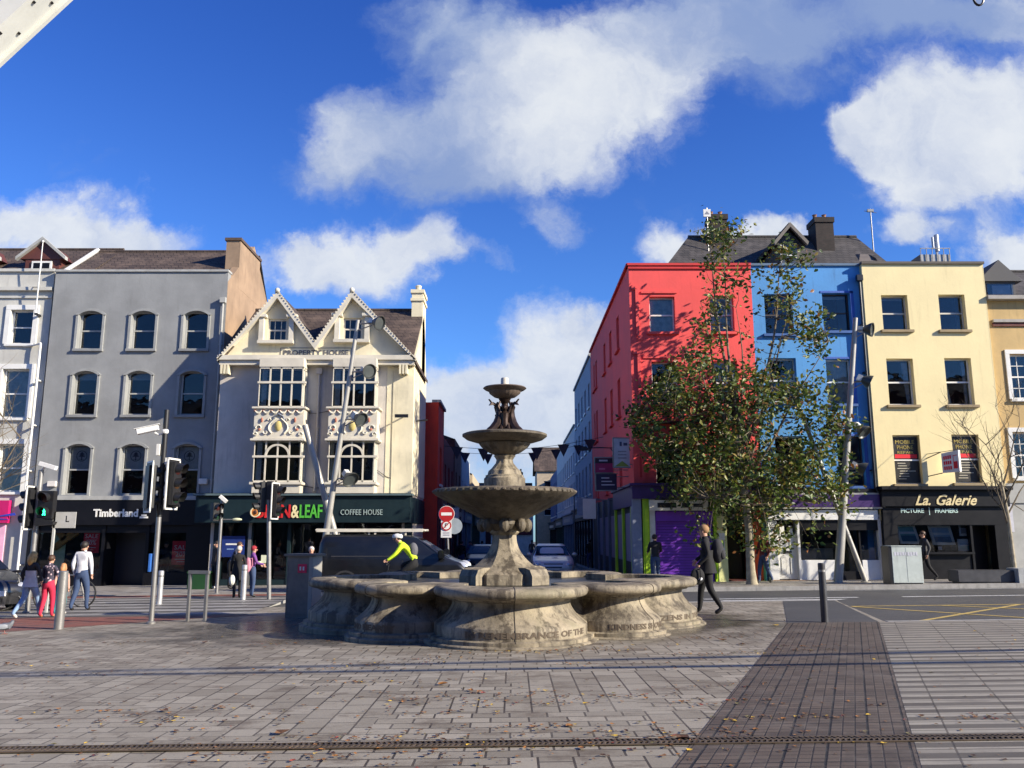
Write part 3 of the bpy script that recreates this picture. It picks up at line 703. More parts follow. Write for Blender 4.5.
mb.prism([(a1,c1),(a1+.25,c1-.05),(b1,d1),(b1-.5,d1)], .14, .3); mb.prism([(a1+.05,d1),(a1+.4,d1),(a1+.7,d1-.35),(a1+.5,d1-.5)], .14,.3)
a1,b1,c1,d1 = B.r(190,197,525,580); mb.box(a1,b1,.14,.3,.5,d1); B.part(mb, 'window_display')
mb = MB(mat('mint green panel', (.45,.62,.42), .6)); a1,b1,c1,d1 = B.r(47,60,533,575); mb.box(a1,b1,.34,.36,.6,d1); B.part(mb, 'display_panel')
downpipe(B, W_-.1, zs+.05, B.p(222,303)[1], m=GSUR, y=-.1); downpipe(B, W_+.16, zs+.05, B.p(215,365)[1], m=GSUR, y=-.1, hopper=False)
for (px,py) in ((53,484),(204,481.5)):
    x, z = B.p(px,py); mb = MB(mat('alarm box cream', (.7,.66,.6), .5)); mb.box(x-.17,x+.17,-.14,0,z-.11,z+.11); B.part(mb, 'alarm_box', bevel=.02)
# ================================================================ gabled house with bay windows
D_ = 31.6; x0p = P(219,400,D_)[0]; B = Bld('gabled_house', 'cream twin gabled house with bay windows, painted relief panels and a dark teal coffee shop', x0p, D_)
W_ = P(411.5,450,D_)[0]-x0p; dy = -.45
def q_(px,py,d=dy): return B.p(px,py,d)
fz = q_(300,359)[1]; pk1 = q_(277.5,291); val = q_(314.7,342); pk2 = q_(352,290.6); lf = q_(217,359); rgt = q_(415.6,359)
zs = B.p(300,494)[1]
bays = [((258.7,302.5),(255.6,301.6),(254.7,303.7)),((332,375.6),(330,375),(329,377))]
gw = [B.r(269,288,320,342), B.r(344,363,319,341)]
ops = [(B.p(sp_[0][0],400,-.0)[0]+.0, B.p(sp_[0][1]-1,400)[0], B.p(0,484)[1], B.p(0,369)[1]) for sp_ in bays]
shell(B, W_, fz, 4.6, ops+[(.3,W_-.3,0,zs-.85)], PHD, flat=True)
# attic gables: wall panels, roof slopes, barge boards with dentils
mb = MB(PHR)
pz = fz+.16
def tri(xa, za, xb, zb, xc, zc): pass
gx = [(lf, pk1, val), (val, pk2, rgt)]
poly = [(lf[0]+.2,pz),(lf[0]+.2,pz+.05),(pk1[0],pk1[1]-.22),(val[0],val[1]-.1),(pk2[0],pk2[1]-.22),(rgt[0]-.2,pz+.05),(rgt[0]-.2,pz)]
wl_ops = [(g[0],g[1],g[2],g[3]) for g in gw]
# pediment wall in vertical strips so the two attic windows stay open
def topz(x):
    pts = poly[1:-1]
    for (a,b_) in zip(pts, pts[1:]):
        if a[0] <= x <= b_[0]: return a[1]+(b_[1]-a[1])*(x-a[0])/(b_[0]-a[0])
    return pz
xs = sorted({p[0] for p in poly[1:-1]} | {g[0] for g in gw} | {g[1] for g in gw})
for a, b_ in zip(xs, xs[1:]):
    xm = (a+b_)/2; g = [o for o in gw if o[0] < xm < o[1]]
    if g: mb.prism([(a,pz),(b_,pz),(b_,g[0][2]),(a,g[0][2])], -.15, .15); mb.prism([(a,g[0][3]),(b_,g[0][3]),(b_,topz(b_)),(a,topz(a))], -.15, .15)
    else: mb.prism([(a,pz),(b_,pz),(b_,topz(b_)),(a,topz(a))], -.15, .15)
B.part(mb, 'pediment_wall')
for g in gw:
    window(B, g, PHW, nz=2, bars=(3,1), y=-.08, curtain=False, split=.5)
    x = (g[0]+g[1])/2; mb = MB(PHW); mb.box(g[0]-.32,g[1]+.32,-.42,-.152,g[2]-.13,g[2]-.01); mb.box(g[0]-.3,g[0]-.12,-.34,-.152,g[2],g[3]+.05); mb.box(g[1]+.12,g[1]+.3,-.34,-.152,g[2],g[3]+.05)
    mb.box(g[0]-.42,g[0]-.02,-.42,-.152,g[3]+.03,g[3]+.14); mb.box(g[1]+.02,g[1]+.42,-.42,-.152,g[3]+.03,g[3]+.14); B.part(mb, 'window_hood')
for k, (A, Pk, C) in enumerate(gx):
    m_ = MB(PHW)
    for (s, e) in ((A, Pk), (C, Pk)):
        L = math.hypot(e[0]-s[0], e[1]-s[1]); nx_, nz_ = -(e[1]-s[1])/L, (e[0]-s[0])/L
        if nz_ < 0: nx_, nz_ = -nx_, -nz_
        T = .20
        m_.prism([(s[0],s[1]),(e[0],e[1]),(e[0],e[1]-T*1.35),(s[0]+(-nx_*0),s[1]-T*(1.35 if k==0 and s is C or k==1 and s is A else .35))], dy, -.16)
        n = int(L/.13)
        for i in range(n):                                  # dentil tiles up the edge
            t0 = (i+.15)/n; t1 = (i+.62)/n; a = (s[0]+(e[0]-s[0])*t0, s[1]+(e[1]-s[1])*t0); b_ = (s[0]+(e[0]-s[0])*t1, s[1]+(e[1]-s[1])*t1)
            m_.prism([a,b_,(b_[0]+nx_*.04,b_[1]+nz_*.04),(a[0]+nx_*.04,a[1]+nz_*.04)], dy-.03, dy+.12)
    m_.sph((Pk[0],dy,Pk[1]+.03), .1); B.part(m_, 'bargeboard', smooth=20)
    m_ = MB(SLATE2)
    for (s, e) in ((A, Pk), (C, Pk)):
        m_.prism([(s[0],s[1]+.01),(e[0],e[1]+.01),(e[0],e[1]-.12),(s[0],s[1]-.12)], dy+.12, 4.2)
    B.part(m_, 'gable_roof')
mb = MB(PHW); mb.box(lf[0],rgt[0],dy,.0,fz-.02,fz+.16); mb.box(lf[0]+.06,rgt[0]-.06,dy+.1,.0,fz-.2,fz-.02); B.part(mb, 'fascia_board')
mb = MB(BLACK); x, z = B.p(309,353.5,-.2); a, b_, c_, d_ = B.r(283,348,349,356.5,-.2)
mb.mat(mat('dark grey lettering', (.10,.10,.11), .5)); mb.text('PROPERTY HOUSE', .27, (a+b_)/2, -.158, (c_+d_)/2, .02, width=b_-a, bold=.006)
for (xa,xb,za,zb) in ((a-.12,b_+.12,d_+.04,d_+.06),(a-.12,b_+.12,c_-.06,c_-.04),(a-.12,a-.10,c_-.04,d_+.04),(b_+.10,b_+.12,c_-.04,d_+.04)): mb.box(xa,xb,-.165,-.1505,za,zb)
B.part(mb, 'name_lettering')
zr = B.p(340,310.5,3.2)[1]; xr0 = B.p(300,311,3.2)[0]; xr1 = B.p(404,311,3.2)[0]
gable_roof(B, 0.2, W_+.02, -.1, 3.2, 4.7, fz+.25, zr, SLATE2)
xa,xb,_,_ = B.r(407.5,419.5,295,318,3.2); zt = B.p(410,293,3.2)[1]
mb = MB(PHR); mb.box(W_-.45,W_+.03,2.7,3.9,fz,zt-.15); mb.box(W_-.5,W_+.08,2.64,3.96,zt-.5,zt-.38); mb.box(W_-.5,W_+.08,2.64,3.96,zt-.15,zt); mb.lathe([(.13,0),(.12,.2),(.15,.26),(.1,.3)],(W_-.22,3.1,zt),10)
B.part(mb, 'chimney')
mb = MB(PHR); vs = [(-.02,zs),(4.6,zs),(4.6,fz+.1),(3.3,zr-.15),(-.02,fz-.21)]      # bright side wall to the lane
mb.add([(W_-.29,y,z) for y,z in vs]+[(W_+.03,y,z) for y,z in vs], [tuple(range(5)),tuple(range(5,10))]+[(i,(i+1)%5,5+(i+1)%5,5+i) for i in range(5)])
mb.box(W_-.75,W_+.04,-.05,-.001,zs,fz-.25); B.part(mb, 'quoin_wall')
mb = MB(PHR); xa = B.p(386,430)[0]; mb.box(xa,W_-.76,-.02,-.001,zs,fz-.22); B.part(mb, 'lit_wall_panel')  # sunlit end of the front, painted as a strip of the paler stucco
mb = MB(PHR); 
for x in (.25, W_-.35):                                     # scrolled brackets under the fascia
    for k in range(3): mb.box(x+.12*k-.15,x+.12*k-.07,-.36,-.06,fz-.55,fz-.2); 
B.part(mb, 'bracket')
for bi, (u_, l_, r_) in enumerate(bays):
    db = -.75; ux0,ux1,uz0,uz1 = B.r(*u_,367,407.5,db); lx0,lx1,lz0,lz1 = B.r(*l_,439,482,db); rx0,rx1,rz0,rz1 = B.r(*r_,409,438.5,db)
    cx_ = (ux0+ux1)/2; hw = (lx1-lx0)/2+.02; ux0,ux1 = cx_-hw+.05,cx_+hw-.05; lx0,lx1 = cx_-hw,cx_+hw; rx0,rx1 = cx_-hw-.06,cx_+hw+.06
    m_ = MB(PHW)
    m_.box(lx0-.02,lx1+.02,db,-.002,lz0-.42,lz0-.1); m_.box(lx0-.1,lx1+.1,db-.08,-.002,lz0-.1,lz0)                      # base and sill
    m_.box(rx0,rx1,db-.03,-.002,rz0,rz1); m_.box(rx0-.08,rx1+.08,db-.12,-.002,rz1,rz1+.08); m_.box(rx0-.08,rx1+.08,db-.12,-.002,rz0-.09,rz0)
    m_.box(ux0-.02,ux1+.02,db-.02,-.002,uz1,fz-.02)
    bay = B.part(m_, 'bay', bevel=.012)
    for lvl, (a,b_,c_,d_) in enumerate(((ux0,ux1,uz0,uz1),(lx0,lx1,lz0+.0,lz1-.02))):
        m_ = MB(PHW); T = .055
        for i in range(5):
            x = a+(b_-a)*i/4; m_.box(x-T/2 if i else a, x+T/2 if i < 4 else b_, db+.01, db+.08, c_, d_)
        zt_ = c_+(d_-c_)*(.62 if lvl == 0 else .60); m_.box(a-.05,b_+.12,db-.02,db+.09,zt_-.04,zt_+.04); m_.box(a,b_,db+.01,db+.08,c_,c_+.06); m_.box(a,b_,db+.01,db+.08,d_-.06,d_)
        for s in (a+.03,b_-.03):                            # side returns
            for yy_ in (-.12,-.42): m_.box(s-.03,s+.03,yy_-.025,yy_+.025,c_,d_)
            m_.box(s-.03,s+.03,db+.08,-.01,zt_-.04,zt_+.04); m_.box(s-.03,s+.03,db+.08,-.01,d_-.06,d_-.0); m_.box(s-.03,s+.03,db+.08,-.01,c_,c_+.06)
        if lvl == 1:
            xm = (a+b_)/2; m_.arcband(xm, zt_, (b_-a)/4-.04, (b_-a)/4+.04, 0, math.pi, db-.012, db+.06, 16)
        wv = m_.build('bay_window', bay)
        g_ = MB(GLASS); g_.box(a+.02,b_-.02,db+.04,db+.046,c_,d_); g_.box(a+.025,a+.031,db+.05,-.01,c_,d_); g_.box(b_-.031,b_-.025,db+.05,-.01,c_,d_); g_.build('pane', wv, smooth=0)
        if lvl == 0 or bi == 0:
            cs = MB(CURT); cs.box(a+.1,a+.26,db+.14,db+.16,c_,d_); cs.build('curtain', wv)
    # relief panel: swags, scroll wreath and a gold shield
    m_ = MB(mat('cream relief plaster', (.66,.62,.50), .6, dirt=.35, var=.12)); yr_ = db-.03; hh = rz1-rz0
    for i in range(6):
        xs_ = rx0+(rx1-rx0)*(i+.5)/6; pts = [(xs_-.14+.28*t/6, yr_-.03, rz1-.04-.13*math.sin(math.pi*t/6)) for t in range(7)]; m_.tube(pts, [.015,.03,.04,.045,.04,.03,.015], 6)
    for s in (-1,1):
        for (ox, oz, r_0, tw) in ((.62,.35,.13,1.3),(.40,.22,.10,-1.2),(.72,.14,.09,1.6),(.28,.62,.08,1.)):
            pts = []
            for t in range(13):
                an_ = tw*t/12*4.2; rr = r_0*(1-t/15); pts.append((cx_+s*(ox*(rx1-rx0)*.62+rr*math.cos(an_)), yr_-.03, rz0+oz*hh+rr*math.sin(an_)))
            m_.tube(pts, [.034-.0016*t for t in range(13)], 6)
        pts = [(cx_+s*(.10+.26*math.sin(t/10*2.6)), yr_-.04, rz0+.62*hh-.50*hh*t/10+.05) for t in range(11)]; m_.tube(pts, .035, 6)
    m_.mat(mat('faded red relief paint', (.42,.16,.10), .6))
    for s in (-1,1): m_.sph((cx_+s*.62,yr_-.04,rz0+.62*hh),(.045,.03,.10)); m_.sph((cx_+s*.7,yr_-.03,rz0+.3*hh),(.06,.03,.05)); 
    for i in range(6): m_.sph((rx0+(rx1-rx0)*(i+.1)/6,yr_-.02,rz1-.07),(.05,.03,.06))
    m_.mat(mat('worn gold paint', (.50,.40,.14), .45, dirt=.2)); m_.sph((cx_,yr_-.03,rz0+.42*hh),(.13,.07,.19),12,9)
    m_.mat(mat('slate blue relief paint', (.14,.16,.20), .6)); m_.tube([(cx_-.42,yr_-.02,rz0+.40*hh),(cx_-.26,yr_-.03,rz0+.50*hh),(cx_-.16,yr_-.03,rz0+.74*hh),(cx_,yr_-.04,rz0+.82*hh),(cx_+.16,yr_-.03,rz0+.74*hh),(cx_+.26,yr_-.03,rz0+.50*hh),(cx_+.42,yr_-.02,rz0+.40*hh)], [.02,.03,.035,.045,.035,.03,.02], 6)
    m_.build('relief_panel', bay)
downpipe(B, B.p(318,420)[0], zs+.1, B.p(318,374)[1], m=PHD)
mb = MB(BLACK); x, z = B.p(404,417); mb.tube([(W_+.02,1.2,z),(W_+.5,.7,z-.02)], .03, 6); mb.box(W_-.6,W_-.1,-.5,-.4,z-.08,z+.04); mb.tube([(W_-.35,-.05,z-.02),(W_-.35,-.42,z-.02)], .025,6); B.part(mb, 'wall_lamp')
mb = MB(BLACK)
for (pa, pb) in (((304,413),(330,411)),((377,470),(395,480)),((304,486),(329,487))):
    a = B.p(*pa); b_ = B.p(*pb); mb.tube([(a[0],-.03,a[1]),((a[0]+b_[0])/2,-.03,(a[1]+b_[1])/2-.06),(b_[0],-.03,b_[1])], .01, 5)
B.part(mb, 'wall_cable')
# dark teal coffee shop front
zf = B.p(300,523)[1]; zt = B.p(300,494)[1]; xl = B.p(210,510,-.7)[0]; xr_ = B.p(424,510,-.1)[0]
mb = MB(TEAL); mb.box(-.42,W_+.06,-.6,-.002,zf,zt-.1); mb.box(-.02,W_+.06,-.002,4.6,zf,zt-.1); mb.mat(mat('weathered teal cornice', (.09,.13,.14), .5)); mb.box(-.48,W_+.14,-.72,-.002,zt-.1,zt); fas = B.part(mb, 'fascia', bevel=.015)
a,b_,c_,d_ = B.r(277,282,506,520,-.6)
def ltr(s_, pxa, pxb, col, sz, pya=505, pyb=519, bold=.012):
    a,b_,c_,d_ = B.r(pxa,pxb,pya,pyb,-.6); mb = MB(col); mb.text(s_, (d_-c_)*1.32, (a+b_)/2, -.62, (c_+d_)/2, .03, width=b_-a, bold=bold); mb.build('shop_lettering', fas)
ltr('BEAN', 257, 290.5, mat('red sign letters', (.55,.02,.02), .5), 0)
ltr('&', 291, 299, mat('cream sign letters', (.75,.65,.35), .5), 0); ltr('LEAF', 299.5, 322, mat('green sign letters', (.08,.42,.04), .5), 0)
ltr('COFFEE HOUSE', 340.5, 382.5, mat('pale teal letters', (.30,.38,.36), .6), 0, 509.5, 515.5, .0)
mb = MB(TEAL); 
for (pa, pb) in ((213,221),(246,252),(287,290),(340,343),(404,411)):
    a,b_,c_,d_ = B.r(pa,pb,523,585); mb.box(a,b_,-.05,.3,-.4,zf)
mb.box(0,W_-.3,-.02,.2,-.4,.25); mb.mat(METAL); 
a,b_,_,_ = B.r(248,251,523,585); mb.box(a,b_,-.08,-.052,-.3,zf); B.part(mb, 'shopfront')
mb = MB(GLASS); mb.box(.35,W_-.35,.1,.11,.25,zf-.02); B.part(mb, 'shop_window', smooth=0)
a,b_,c_,d_ = B.r(222,245,536,557,-.05); mb = MB(mat('navy blue banner', (.012,.03,.16), .5)); mb.box(a,b_,-.09,-.075,c_,d_)
mb.mat(WHITE); mb.box(a+.15,b_-.15,-.095,-.091,d_-.33,d_-.27); mb.mat(mat('pale blue banner stripe',(.2,.3,.5),.5)); mb.box(a+.2,b_-.4,-.095,-.091,d_-.5,d_-.46); B.part(mb, 'banner')
mb = MB(mat('cream menu board', (.6,.62,.45), .6)); a,b_,c_,d_ = B.r(262,267,555,563,.0); mb.box(a,b_,-.12,-.1,c_,d_); a,b_,c_,d_ = B.r(255,262,561,564,.0); mb.box(a,b_,-.3,-.1,c_,d_); B.part(mb, 'menu_board')
a,b_,c_,d_ = B.r(250.5,260.5,507,517.5,-.75); mb = MB(mat('orange roundel', (.55,.2,.04), .5)); mb.sph(((a+b_)/2,-.75,(c_+d_)/2),((b_-a)/2,.04,(d_-c_)/2),16,9); mb.mat(mat('cream roundel rim', (.7,.62,.4), .5)); mb.arcband((a+b_)/2,(c_+d_)/2,(b_-a)*.40,(b_-a)*.5,0,6.283,-.80,-.72,20); mb.mat(mat('dark bean mark', (.06,.02,.01), .5)); mb.sph(((a+b_)/2,-.79,(c_+d_)/2),((b_-a)*.17,.03,(b_-a)*.22)); B.part(mb, 'round_sign')
# ================================================================ right: red corner building
XR = 4.42; D_ = 30.2
B = Bld('corner_building', 'coral red four storey corner building with a purple and lime green shopfront', XR, D_)
W_ = 9.04-XR; H_ = B.p(690,265)[1]; LR = 15.5
zs = B.p(690,487)[1]
ops = [B.r(*t) for t in ((649.5,675,296.5,332),(710,734,296,332),(652,679,361.5,403),(713,738,361,403),(656,683.5,441,485),(716,742,441,485))]
mb = MB(REDR); wallmesh(mb, 0, W_, zs, H_, 0, .34, ops)
mb.box(W_-.3, W_, .34, LR, -.5, H_-.003); mb.box(.34, W_-.3, LR-.3, LR, -.5, H_-.003); mb.mat(SLATE); mb.box(.34,W_-.3,.34,LR-.3,H_-.5,H_-.35)
B.part(mb, 'wall')
i_ = MB(DARKIN); i_.box(1.7,1.75,1.7,LR-.3,-.5,H_-.55); i_.box(.4,W_-.3,1.7,1.75,-.5,H_-.55); [i_.box(.35,W_-.31,.35,LR-.31,z,z+.1) for z in (3.2,6.0,8.7)]; B.part(i_, 'interior', smooth=0)
REDD = mat('deep red trim', (.55,.03,.03), .7)
for i, o in enumerate(ops):
    window(B, o, WHITE, sill=REDR, curtain=(i != 2 and i != 4), y=.2, fw=.05)
    mb = MB(REDR); a,b_,c_,d_ = o                          # stepped hood strips beside each window
    if i%2 == 0: mb.box(a-.52,a-.40,-.06,-.001,c_-.15,d_+.30); mb.box(a-.66,a-.5201,-.08,-.001,d_+.26,d_+.42); mb.box(a-.46,a-.3,-.07,-.0605,c_-.3,c_-.15); mb.box(a-.3,b_+.1,-.05,-.001,d_+.12,d_+.2)
    if i%2 == 0: B.part(mb, 'hood_mould')
    if i == 2:
        mb = MB(BLACK)
        for z in (c_-.55, c_-.35): mb.box(a-.5,b_+.4,-.30,-.27,z,z+.03)
        for k in range(9): mb.box(a-.5+k*.24,a-.48+k*.24,-.30,-.27,c_-.75,c_-.35)
        mb.box(a-.5,b_+.4,-.32,0,c_-.78,c_-.72); B.part(mb, 'window_box_rail')
mb = MB(REDD); mb.box(-.03,W_,-.06,.0,H_-.16,H_-.04); mb.box(-.06,W_,-.1,.4,H_-.04,H_+.05); B.part(mb, 'parapet_band')
mb = MB(REDD); mb.box(.22,.36,-.04,-.001,zs+.35,zs+1.1); B.part(mb, 'vent_slot')
# side wall to the lane: frame turned so its own x runs toward the camera
S = Bld.__new__(Bld); S.root = B.root; S.loc = (0, LR, 0); S.rz = -math.pi/2; S.x0 = B.x0; S.D = B.D; S.g = B.g
rows = [(ops[0][2]+.1,ops[0][3]+.15),(ops[2][2],ops[2][3]),(ops[4][2]+.1,ops[4][3]+.1)]
sops = []
for yc, wd in ((3.6,.85),(6.2,.85),(8.6,.85),(12.6,.75),(13.7,.6)):
    for (c_,d_) in rows: sops.append((LR-yc-wd/2, LR-yc+wd/2, c_, d_))
mb = MB(REDR); wallmesh(mb, 0, LR-.3405, zs-.1, H_, 0, .34, sops); S.part(mb, 'side_wall')
for o in sops: window(S, o, REDD, y=.12, sill=REDR, curtain=False)
mb = MB(REDD); mb.box(0,LR+.06,-.1,.4,H_-.04,H_+.05); S.part(mb, 'parapet_band')
# ground floor
zf = B.p(690,499)[1]; SHUT = mat('purple roller shutter', (.16,.035,.42), .45, var=.08)
mb = MB(PURD); mb.box(-.12,W_,-.28,-.002,zf,zs+.04); mb.box(-.2,W_+.02,-.42,-.002,zs+.04,zs+.12); mb.box(-.12,-.002,-.002,5.5,zf-.25,zs+.04); mb.box(-.2,-.002,-.002,5.5,zs+.04,zs+.12); fas = B.part(mb, 'fascia')
a,b_,c_,d_ = B.r(649.5,708,500,510.5,-.4); mb = MB(mat('cream sign board', (.72,.66,.52), .6)); mb.box(a,b_,-.42,-.30,c_,d_); mb.mat(BLACK); mb.box(a+.28,a+.95,-.43,-.422,c_+.1,c_+.27); mb.box(a+1.15,a+1.45,-.43,-.422,c_+.1,c_+.27)
mb.box(a+1.55,b_-.2,-.43,-.422,c_+.12,c_+.24); mb.build('sign_board', fas)
pil = [(BLUEGREY,631,641.5,-.16),(LIME,643,649.5,-.14),(mat('cream pilaster', (.68,.66,.6), .6),650,655.5,-.10),(LIME,714,717,-.10),(mat('pale lemon pilaster', (.72,.72,.32), .6),717.2,726.5,-.12),(LIME,749,752,-.10)]
for m_, pa, pb, yy_ in pil:
    a,b_,_,_ = B.r(pa,pb,510,583); mb = MB(m_); mb.box(max(a,-.11),b_,yy_,.34,-.3,zf-.001)
    if m_ is LIME: mb.box(a+.06,b_-.06,yy_-.02,yy_,.15,zf-.25)
    B.part(mb, 'pilaster')
a,b_,c_,d_ = B.r(656,713,511.5,584); mb = MB(SHUT); nsl = 22
for k in range(nsl): z0_ = .0+(d_-.0-.35)*k/nsl; z1_ = .0+(d_-.35)*(k+1)/nsl; mb.prism([(a,z0_+.012),(b_,z0_+.012),(b_,z1_),(a,z1_)], .05, .08)
mb.box(a,b_,-.12,.2,d_-.34,d_); mb.box(a,b_,.04,.3,-.3,0); mb.box(a,a+.05,-.02,.1,0,d_-.34); mb.box(b_-.05,b_,-.02,.1,0,d_-.34); B.part(mb, 'roller_shutter')
a,b_,c_,d_ = B.r(727,748,511,584); mb = MB(mat('black doorway', (.006,.006,.006), .6)); mb.box(a,b_,.9,.95,-.3,d_); mb.box(a,b_,-.05,.34,d_-.35,zf); mb.mat(REDBRICK); mb.box(a,b_,-.05,.9,-.3,.12); B.part(mb, 'doorway')
a,b_,c_,d_ = B.r(718,726,533,551,-.14); mb = MB(WHITE); mb.box(a+.04,b_-.04,-.14,-.13,c_,d_); mb.mat(mat('green menu block', (.15,.4,.08), .5)); mb.box(a+.08,b_-.08,-.145,-.14,c_+.1,c_+.35); B.part(mb, 'menu_board')
for k in range(6):                                          # side pilasters and panels in the lane
    y_ = .5+k*2.4; mb = MB(LIME if k < 3 else mat('grey blue shop paint', (.12,.14,.2), .5)); x_ = LR-y_
    mb.box(x_-.22,x_+.02,-.07,.2,-.4,zs-.1); S.part(mb, 'pilaster')
mb = MB(mat('dark lane shopfront', (.015,.012,.022), .5)); mb.box(0,LR,.02,.3,-.6,zs-.1); S.part(mb, 'shopfront')
mb = MB(mat('lilac grey window panel', (.20,.18,.3), .5))
for k in range(5): x_ = LR-.9-k*2.4; mb.box(x_-1.6,x_,-.0,.019,.7,zs-.9)
S.part(mb, 'shop_panel')
mb = MB(BLACK); z = B.p(600,436)[1]; y_ = 4.4; mb.tube([(-.02,y_,z),(-.7,y_,z+.02),(-1.35,y_,z)], .025, 6); mb.tube([(-.02,y_,z-.45),(-.3,y_,z)], .02, 6); mb.prism([(-1.62,z-.1),(-1.2,z-.1),(-1.32,z+.06),(-1.48,z+.06)], y_-.13, y_+.13); B.part(mb, 'bracket_lamp')
def hang(px0,px1,py0,py1,D,m,name,label,cat='sign',fn=None):
    X0,Z1 = P(px0,py0,D); X1,Z0 = P(px1,py1,D); mb = MB(m); mb.box(X0,X1,D,D+.07,Z0,Z1)
    mb.mat(METAL); mb.box(X0-.03,X1+.03,D-.01,D+.08,Z0-.04,Z0); mb.box(X0-.03,X1+.03,D-.01,D+.08,Z1,Z1+.04); mb.box(X0-.04,X0,D-.01,D+.08,Z0,Z1); mb.tube([(X1,D+.04,Z1-.1),(XR,D+.04,Z1-.1)],.02,6); mb.tube([(X1,D+.04,Z0+.1),(XR,D+.04,Z0+.1)],.02,6)
    if fn: fn(mb, X0, X1, Z0, Z1, D)
    return solo(mb, name, label, cat, (0,0,0))
GT = mat('grey print', (.22,.22,.26), .6); LT = mat('pale print', (.5,.5,.55), .6)
def f1(mb,x0,x1,z0,z1,D):
    mb.mat(mat('dark blue print', (.05,.06,.12), .6)); mb.box(x0+.22,x0+.30,D-.012,D-.002,z1-.28,z1-.12); mb.box(x0+.36,x1-.08,D-.012,D-.002,z1-.26,z1-.16)
    mb.mat(GT); [mb.box(x0+.15,x1-.12,D-.012,D-.002,z1-.5-k*.12,z1-.46-k*.12) for k in range(3)]
    mb.mat(mat('green print', (.22,.30,.06), .6)); mb.prism([(x0+.02,z0+.02),(x1-.02,z0+.02),(x1-.25,z0+.2),(x0+.3,z0+.22)], D-.012, D-.002)
hang(613.5,630,438.5,467,30.5,mat('pale sign panel', (.45,.47,.52), .6),'projecting_sign','pale grey projecting sign with green lower edge on the red wall over the lane',fn=f1)
def f2(mb,x0,x1,z0,z1,D):
    mb.mat(mat('black band', (.02,.01,.02), .5)); mb.box(x0,x1,D-.012,D-.002,z1-.2,z1-.01); mb.mat(LT); mb.box(x0+.15,x1-.2,D-.02,D-.013,z1-.13,z1-.07); mb.mat(mat('pink print', (.5,.12,.25), .5)); mb.box(x0+.15,x1-.3,D-.012,D-.002,z0+.1,z0+.17)
hang(595,613,458,472.5,31.6,mat('magenta panel', (.30,.015,.09), .6),'projecting_sign','magenta projecting sign with black top band, over the dark framed one',fn=f2)
def f3(mb,x0,x1,z0,z1,D):
    mb.mat(LT); [mb.box(x0+.2,x0+.5+.1*k,D-.012,D-.002,z1-.17-k*.13,z1-.13-k*.13) for k in range(3)]
hang(596,617,474,490,31.6,mat('dark navy panel', (.018,.015,.05), .5),'projecting_sign','dark navy projecting sign in pink frame, lowest on the red lane wall',fn=f3)
# ================================================================ blue
B = Bld('terraced_building', 'sky blue four storey building with white and purple shopfront, between red and yellow', 9.04, 30.2)
W_ = 13.17-9.04; H_ = B.p(800,265)[1]; zs = B.p(800,491)[1]
ops = [B.r(*t) for t in ((765,793,294,334),(823,851,293,331),(769,797,358,402),(827,852.5,359,404),(776,804,436,486),(838,865,436,486))]
shell(B, W_, H_, 10, ops+[(.02,W_-.02,-.3,zs-.1)], BLUER)
for i, o in enumerate(ops):
    window(B, o, mat('dark brown window frame', (.05,.035,.03), .5) if i in (0,1,5) else WHITE, y=.2, sill=mat('dark blue sill', (.03,.10,.3), .6), fw=.05, blind=.12 if i==1 else None, curtain=i==3)
    if i in (1,5,3):
        mb = MB(mat('royal blue window trim', (.03,.10,.40), .6)); a,b_,c_,d_ = o; mb.box(b_+.003,b_+.13,-.02,-.001,c_-.05,d_+.06); mb.box(a-.06,b_+.13,-.02,-.001,d_+.003,d_+.08); B.part(mb, 'window_trim')
mb = MB(mat('weathered blue coping', (.10,.16,.24), .8, dirt=.5)); mb.box(0,W_,-.07,.4,H_-.04,H_+.05); B.part(mb, 'coping')
downpipe(B, W_-.12, 3.3, B.p(860,282)[1], y=-.2)
mb = MB(BLACK); mb.tube([(W_-.12,-.2,3.3),(W_-.05,-.28,3.1),(W_+.2,-.3,3.02),(W_+.5,-.2,3.0)], .05, 8); B.part(mb, 'gutter_pipe')
zb = B.p(800,510)[1]; zw = B.p(800,520)[1]; WSH = mat('white shopfront paint', (.70,.70,.68), .5, var=.06, dirt=.12)
mb = MB(BLACK); mb.box(.02,W_-.02,-.15,-.002,B.p(800,494)[1],zs+.08)
a,b_,c_,d_ = B.r(765,885,494.5,507,-.3); mb.mat(GSUR); mb.box(a,b_,-.32,-.152,c_-.06,d_+.06); mb.mat(PURD); mb.box(a+.06,b_-.06,-.335,-.321,c_,d_); B.part(mb, 'fascia')
x_d0,x_d1,_,_ = B.r(777,797,520,578); xw0,xw1,zw0,zw1 = B.r(799,838,521,560); xw2,xw3,_,_ = B.r(838,881,521,560)
zr_ = B.p(800,560)[1]
mb = MB(WSH); mb.box(.1,W_-.1,-.2,.3,zw,zb); mb.box(.1,x_d0,-.12,.3,-.3,zw-.001); mb.box(x_d1,xw0,-.12,.3,-.3,zw-.001); mb.box(xw3,W_-.1,-.14,.3,-.3,zw-.001)
mb.box(xw0,xw1,-.08,.3,-.3,zr_); xa_,xb_,_,_ = B.r(862,881,560,578); mb.box(xa_,xw3,-.08,.3,-.3,zr_); sf = B.part(mb, 'shopfront', bevel=.01)
mb = MB(mat('wood step', (.25,.17,.11), .7)); mb.box(.1,W_-.1,-.16,-.1,-.3,.06); B.part(mb, 'step')
mb = MB(WHITE); mb.box(x_d0,x_d1,.0,.06,.08,zw-.5)
